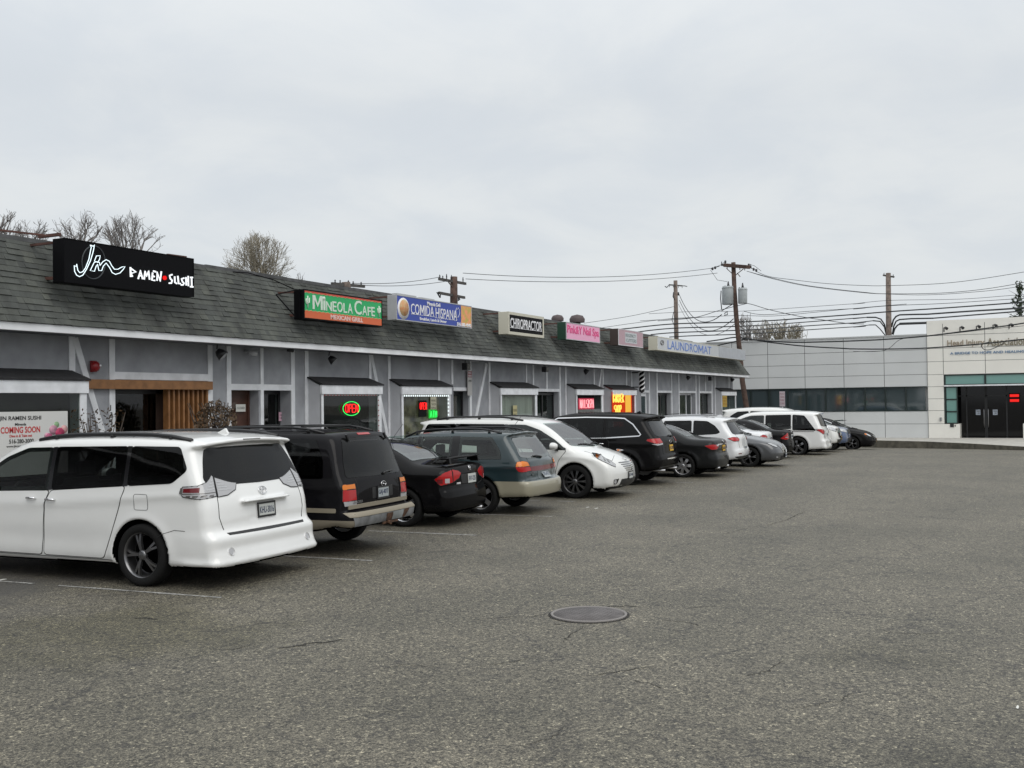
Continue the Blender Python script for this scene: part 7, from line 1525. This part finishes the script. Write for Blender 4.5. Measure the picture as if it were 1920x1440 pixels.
# 9 -- grey sedan nose out
sp = sedan(4.9, 1.85, 1.44, paint='grey_paint', label='grey sedan parked nose out with a black grille and swept headlamps', h=.034, rim=('rim_dark', 5, 'twin'))
sp['head'] = [('headlamp', [(88, .76), (50, .755), (10, .70), (-2, .645), (10, .615), (45, .665)], 'head_lens', .008), ('lamp_unit', [(60, .735), (45, .73), (45, .69), (60, .70)], 'clear_lens', .011), ('fog_lamp', [(30, .34), (12, .33), (14, .30), (30, .31)], 'clear_lens', .008)]
sp['patches'] = [('grille', sym([(.42, .70), (.24, .44), (0, .42)]), 'F', 'gloss_black', .006, .02), ('lower_grille', sym([(.5, .36), (.45, .24), (0, .23)]), 'F', 'black_trim', .004, .02)]
def vchrome(root, B_): B_.line('chrome_strip', [(.44, .69), (.25, .43), (0, .41), (-.25, .43), (-.44, .69)], 'F', .03, 'chrome', root, off=.012)
sp['extra'] = [vchrome, front_plate(0, .36, 'KAX-5531'), wipers_front(1.0)]
CARS.append((sp, 34.3, 7.60, 0, 'Cf', 273))
# 10 -- white sedan
sp = sedan(4.75, 1.81, 1.45, paint='silver_white', label='white sedan half hidden behind the bonnet of the grey nose-out sedan', h=.036, rim=('rim_silver', 5, 'spoke'))
sp['extra'] = [rear_plate(0, .80, 'FZN-3390', frame=False), antenna(1.7, 0, mt='silver_white')]
CARS.append((sp, 37.3, 8.62, 0, 'Cr', 93))
# 11 -- black sedan
sp = sedan(4.58, 1.77, 1.44, paint='black_paint', label='black sedan with triangular red tail lamps in front of the far white minivan', h=.036, rim=('rim_silver', 5, 'spoke'))
sp['tail'] = [('tail_lamp', [(70, .74), (50, .84), (18, .95), (6, .93), (2, .72), (40, .70)], 'red_lens', .008), ('reverse_lamp', [(40, .80), (8, .80), (8, .775), (40, .775)], 'clear_lens', .011)]
sp['extra'] = [rear_plate(0, .80, 'ECM-7402', frame=False), rear_emblem(0, .96, 'ring', .05)]
CARS.append((sp, 40.0, 8.47, 0, 'Cr', 93))
# 12 -- far white minivan
sp = minivan(); sp.update(W=2.01, paint='white_paint', label='far white minivan seen from behind with swept dark side glass and a red tail lamp', h=.036, rim=('rim_dark', 5, 'spoke'), doors=VDOORS,
    side_glass=[([(3.93, 1.0), (2.42, 1.02), (2.42, 1.585), (2.95, 1.575), (3.30, 1.46), (3.66, 1.25)], 'clear_glass'), ([(2.36, 1.02), (1.37, 1.04), (1.37, 1.605), (2.36, 1.59)], 'tint_glass'), ([(1.31, 1.0), (.42, .98), (.62, 1.25), (.86, 1.57), (1.31, 1.605)], 'tint_glass')],
    tail=[('tail_lamp', [(86, 1.02), (60, 1.03), (0, 1.0), (-10, .97), (4, .86), (40, .83), (60, .93)], 'red_lens', .008)], head=VHEAD[:1], rear_glass=(sym([(.64, 1.585), (.72, 1.40), (.80, 1.16), (.5, 1.125), (0, 1.115)]), 'tint_glass'), windshield=(sym([(.66, 1.62), (.86, 1.12), (0, 1.09)]), 'pale_glass'),
    side_lines=[([(3.9, .955), (2.4, .965), (1.2, .955), (.5, .94)], .014, 'seam')], lines=[('tailgate_seam', [(8, 1.55), (8, 1.2), (8, .9), (2, .66)], 'bl', .007, 'seam')], mirror=(3.72, 1.06))
sp['extra'] = [rear_plate(0, .80, 'FCA-2278', frame=False), wiper_rear(-.3, 1.13, .0, 1.15)]
CARS.append((sp, 43.4, 7.72, 0, 'Cr', 93))
# 13 -- white large SUV nose out
sp = suv(5.3, 2.0, 1.92, paint='pearl_paint', label='large white SUV parked nose out beyond the far white minivan, its dark grille showing', h=.04, rim=('rim_silver', 5, 'spoke'))
sp['patches'] = [('grille', sym([(.62, 1.0), (.50, .62), (0, .60)]), 'F', 'gloss_black', .008, .03), ('chrome_strip', sym([(.60, .90), (.58, .875), (0, .87)]), 'F', 'chrome', .014, .0), ('chrome_strip', sym([(.56, .78), (.54, .755), (0, .75)]), 'F', 'chrome', .014, .0), ('lower_grille', sym([(.7, .55), (.6, .40), (0, .39)]), 'F', 'black_trim', .005, .03)]
sp['extra'] = [front_plate(0, .60, 'HRT-9051', 'yellow')]
CARS.append((sp, 46.4, 7.90, 0, 'Cf', 273))
# 14 -- blue-silver SUV nose out
sp = suv(4.5, 1.85, 1.80, paint='blue_paint', label='silvery blue SUV parked nose out, only its roof and headlamp showing past the white SUV', h=.04, rim=('rim_silver', 5, 'spoke'))
sp['rails'] = (((.75, 2.7), .76, 'chrome'), dict(hgt=.04, feet=2, r_=.02)); sp['extra'] = []
CARS.append((sp, 49.1, 7.95, 0, 'Cf', 273))
# 15 -- last black sedan nose out
sp = sedan(4.93, 1.88, 1.52, paint='black_paint', label='last car of the row, black sedan nose out with damaged grille', h=.036, rim=('rim_dark', 5, 'twin'))
sp['side_glass'] = [(q[0], 'clear_glass') for q in sp['side_glass']]
sp['side_lines'] = [([(3.42, .99), (2.4, 1.015), (1.35, 1.04), (1.16, 1.09), (1.35, 1.21), (1.75, 1.405), (2.4, 1.44), (2.72, 1.415), (3.05, 1.27)], .03, 'chrome')]
sp['head'] = [('headlamp', [(88, .80), (50, .79), (10, .72), (4, .64), (40, .67)], 'head_lens', .008), ('turn_signal', [(86, .79), (62, .785), (62, .72), (80, .74)], 'amber_lens', .011)]
sp['patches'] = [('grille', sym([(.50, .74), (.40, .42), (0, .40)]), 'F', 'black_trim', .006, .03), ('chrome_strip', sym([(.40, .70), (.30, .62), (0, .60)]), 'F', 'steel', .016, .0)]
sp['extra'] = [front_plate(.1, .47, 'GKL-8830', 'yellow'), wipers_front(1.0)]
CARS.append((sp, 52.0, 7.27, 0, 'Cf', 273))
if not globals().get('NO_CARS'):
    for sp, px_, py_, sd_, ax_, hd_ in CARS:
        rt_, B_ = build_car(sp)
        if ax_[0] == 'C': place_corner(rt_, sp, px_, py_, ax_[1], hd_)
        else: place_wheel(rt_, sp, px_, py_, sd_, ax_, hd_)
# ------------------------------------------------------------------ trees and shrubs
tree_at(8, 398, 34, 'bare tree at the far left edge behind the roof', wpx=75, hpx=90, seed=3)
tree_at(63, 412, 38, 'small bare tree second from the left behind the roof', wpx=65, hpx=75, seed=5)
tree_at(147, 396, 32, 'bare tree with forked limbs behind the left end of the black sign', wpx=85, hpx=110, seed=11, limbs=7)
tree_at(243, 401, 33, 'broad bare tree behind the middle of the black sign', wpx=140, hpx=130, seed=21, limbs=11)
tree_at(488, 443, 40, 'dense tan budding tree with a rounded crown behind the roof', wpx=140, hpx=120, seed=8, limbs=14, kids=(8, 6, 5), material='twig_tan', rmin=.007)
tree_at(565, 511, 60, 'tiny far bare tree top left of the cafe sign', wpx=26, hpx=40, seed=14, limbs=5, kids=(4, 3, 2))
tree_at(1004, 588, 60, 'tiny far bare tree top behind the chiropractor sign', wpx=20, hpx=30, seed=15, limbs=5, kids=(4, 3, 2)) if False else None
p = at(1410, 578, 'X', 84); bare_tree('bare_tree', 84, p[1], p[2], 'dark bare tree just right of the leaning utility pole', seed=31, width=2.2, ch=4.2, limbs=10, rmin=.02, group='trees beyond the office')
for i, (px_, yt) in enumerate(((1434, 602), (1462, 598), (1492, 606))):
    p = at(px_, yt, 'X', 88); bare_tree('bare_tree', 88, p[1], p[2], 'pale bare twiggy tree over the grey office roof, %s of three' % ('left', 'middle', 'right')[i], seed=40 + i, width=1.9, ch=3.0, limbs=8, rmin=.016, material='twig_tan', group='trees beyond the office')
mat('dark_stem', (.05, .038, .030), .9)
def leafy(name, loc, label, cat, n, fx, size, material, stems, smat='dark_stem', seed=2):
    rnd = random.Random(seed); o = empty(name, loc, label=label, cat=cat); m = MB()
    for i in range(n):
        p = fx(rnd); s_ = size * rnd.uniform(.6, 1.3); a_ = Vector((rnd.gauss(0, 1), rnd.gauss(0, 1), rnd.gauss(0, 1))).normalized(); b_ = a_.cross(Vector((rnd.gauss(0, 1), rnd.gauss(0, 1), rnd.gauss(0, 1)))).normalized(); p = Vector(p)
        m.quad(p - a_ * s_, p + b_ * s_ * .4, p + a_ * s_, p - b_ * s_ * .4)
    m.build('foliage', material, o, recalc=False); t = MB()
    for l in stems(rnd): t.tube([Vector(q) for q in l], [.02] * (len(l) - 1) + [.006] if len(l) > 1 else .01, n=4)
    t.build('stems', smat, o, recalc=False); return o
def ball(rnd, rx, rz, zc):
    d = Vector((rnd.gauss(0, 1), rnd.gauss(0, 1), rnd.gauss(0, 1))).normalized() * rnd.uniform(.5, 1.0) ** .5; return (d.x * rx, d.y * rx * .7, zc + d.z * rz)
mat('dark_stem', (.05, .038, .030), .9)
mat('brown_leaf', (.12, .08, .045), .8, var=.6, scale=30, col2=(.05, .035, .025)); mat('evergreen', (.028, .045, .022), .8, var=.5, scale=20)
p = at(405, 757, 'Y', 14.2); leafy('round_shrub', (p[0], 14.2, .13), 'round brown leafed shrub in front of the cedar slats', 'shrub', 1500, lambda r: ball(r, .52, .62, p[2] - .13 - .55), .045, 'brown_leaf', lambda r: [[(0, 0, 0), (r.uniform(-.3, .3), r.uniform(-.2, .2), 1.2), (r.uniform(-.55, .55), r.uniform(-.3, .3), 2.0)] for _ in range(22)])
p = at(195, 765, 'Y', 14.3)
def tw(r):
    out_ = []
    for _ in range(16): a_ = r.uniform(-.55, .55); out_.append([(0, 0, 0), (a_ * .4, r.uniform(-.1, .1), .9), (a_ * .9, r.uniform(-.2, .2), r.uniform(1.4, 1.9))])
    return out_
leafy('twiggy_shrub', (p[0] - .15, 14.3, .13), 'thin twiggy shrub with small dark leaves beside the ramen shop window', 'shrub', 260, lambda r: (lambda a_, z: (a_ * z / 1.9, r.uniform(-.15, .15), z))(r.uniform(-.55, .55), r.uniform(1.2, 1.92)), .035, 'dry_leaf', tw, seed=5)
p = at(1911, 532, 'X', 76)
def eg(r):
    z = r.uniform(3.5, p[2]); k = (p[2] - z) / (p[2] - 3.5); w_ = (.2 + 1.7 * k) * (.55 + .45 * math.sin(z * 5.5)); a_ = r.uniform(0, 6.28); q = math.sqrt(r.random()) * w_; return (q * math.cos(a_), q * math.sin(a_), z + .2 * math.sin(a_ * 3 + z))
leafy('evergreen_tree', (76, p[1], 0), 'dark evergreen tree top over the beige wall at the right edge', 'tree', 1500, eg, .11, 'evergreen', lambda r: [[(0, 0, 0), (0, 0, p[2] * .6), (0, 0, p[2] - .1)]] + [[(0, 0, z), (r.uniform(-1, 1), r.uniform(-1, 1), z + .5)] for z in np.linspace(3, p[2] - .5, 20)])
# small litter on the asphalt
for i, (px_, py_, l) in enumerate(((1118, 953, 'flattened white paper scrap on the asphalt in front of the nose-out minivan'), (1102, 951, 'small white scrap beside the flattened one in front of the nose-out minivan'), (1908, 1326, 'white paint fleck on the asphalt at the right edge'), (3, 1087, 'white scrap on the ground under the near minivan at the left edge'))):
    p = at(px_, py_, 'Z', .004); rnd = random.Random(i); n = 7; tag(MB().prism([((.05 if i == 2 else .10) * math.cos(t * 6.283 / n) * rnd.uniform(.5, 1), (.012 if i == 2 else .03) * math.sin(t * 6.283 / n) * rnd.uniform(.6, 1), 0) for t in range(n)], (0, 0, .002)).build('litter', 'paper', None, loc=(p[0], p[1], .004 + ground_z(p[0]))), l, 'litter')
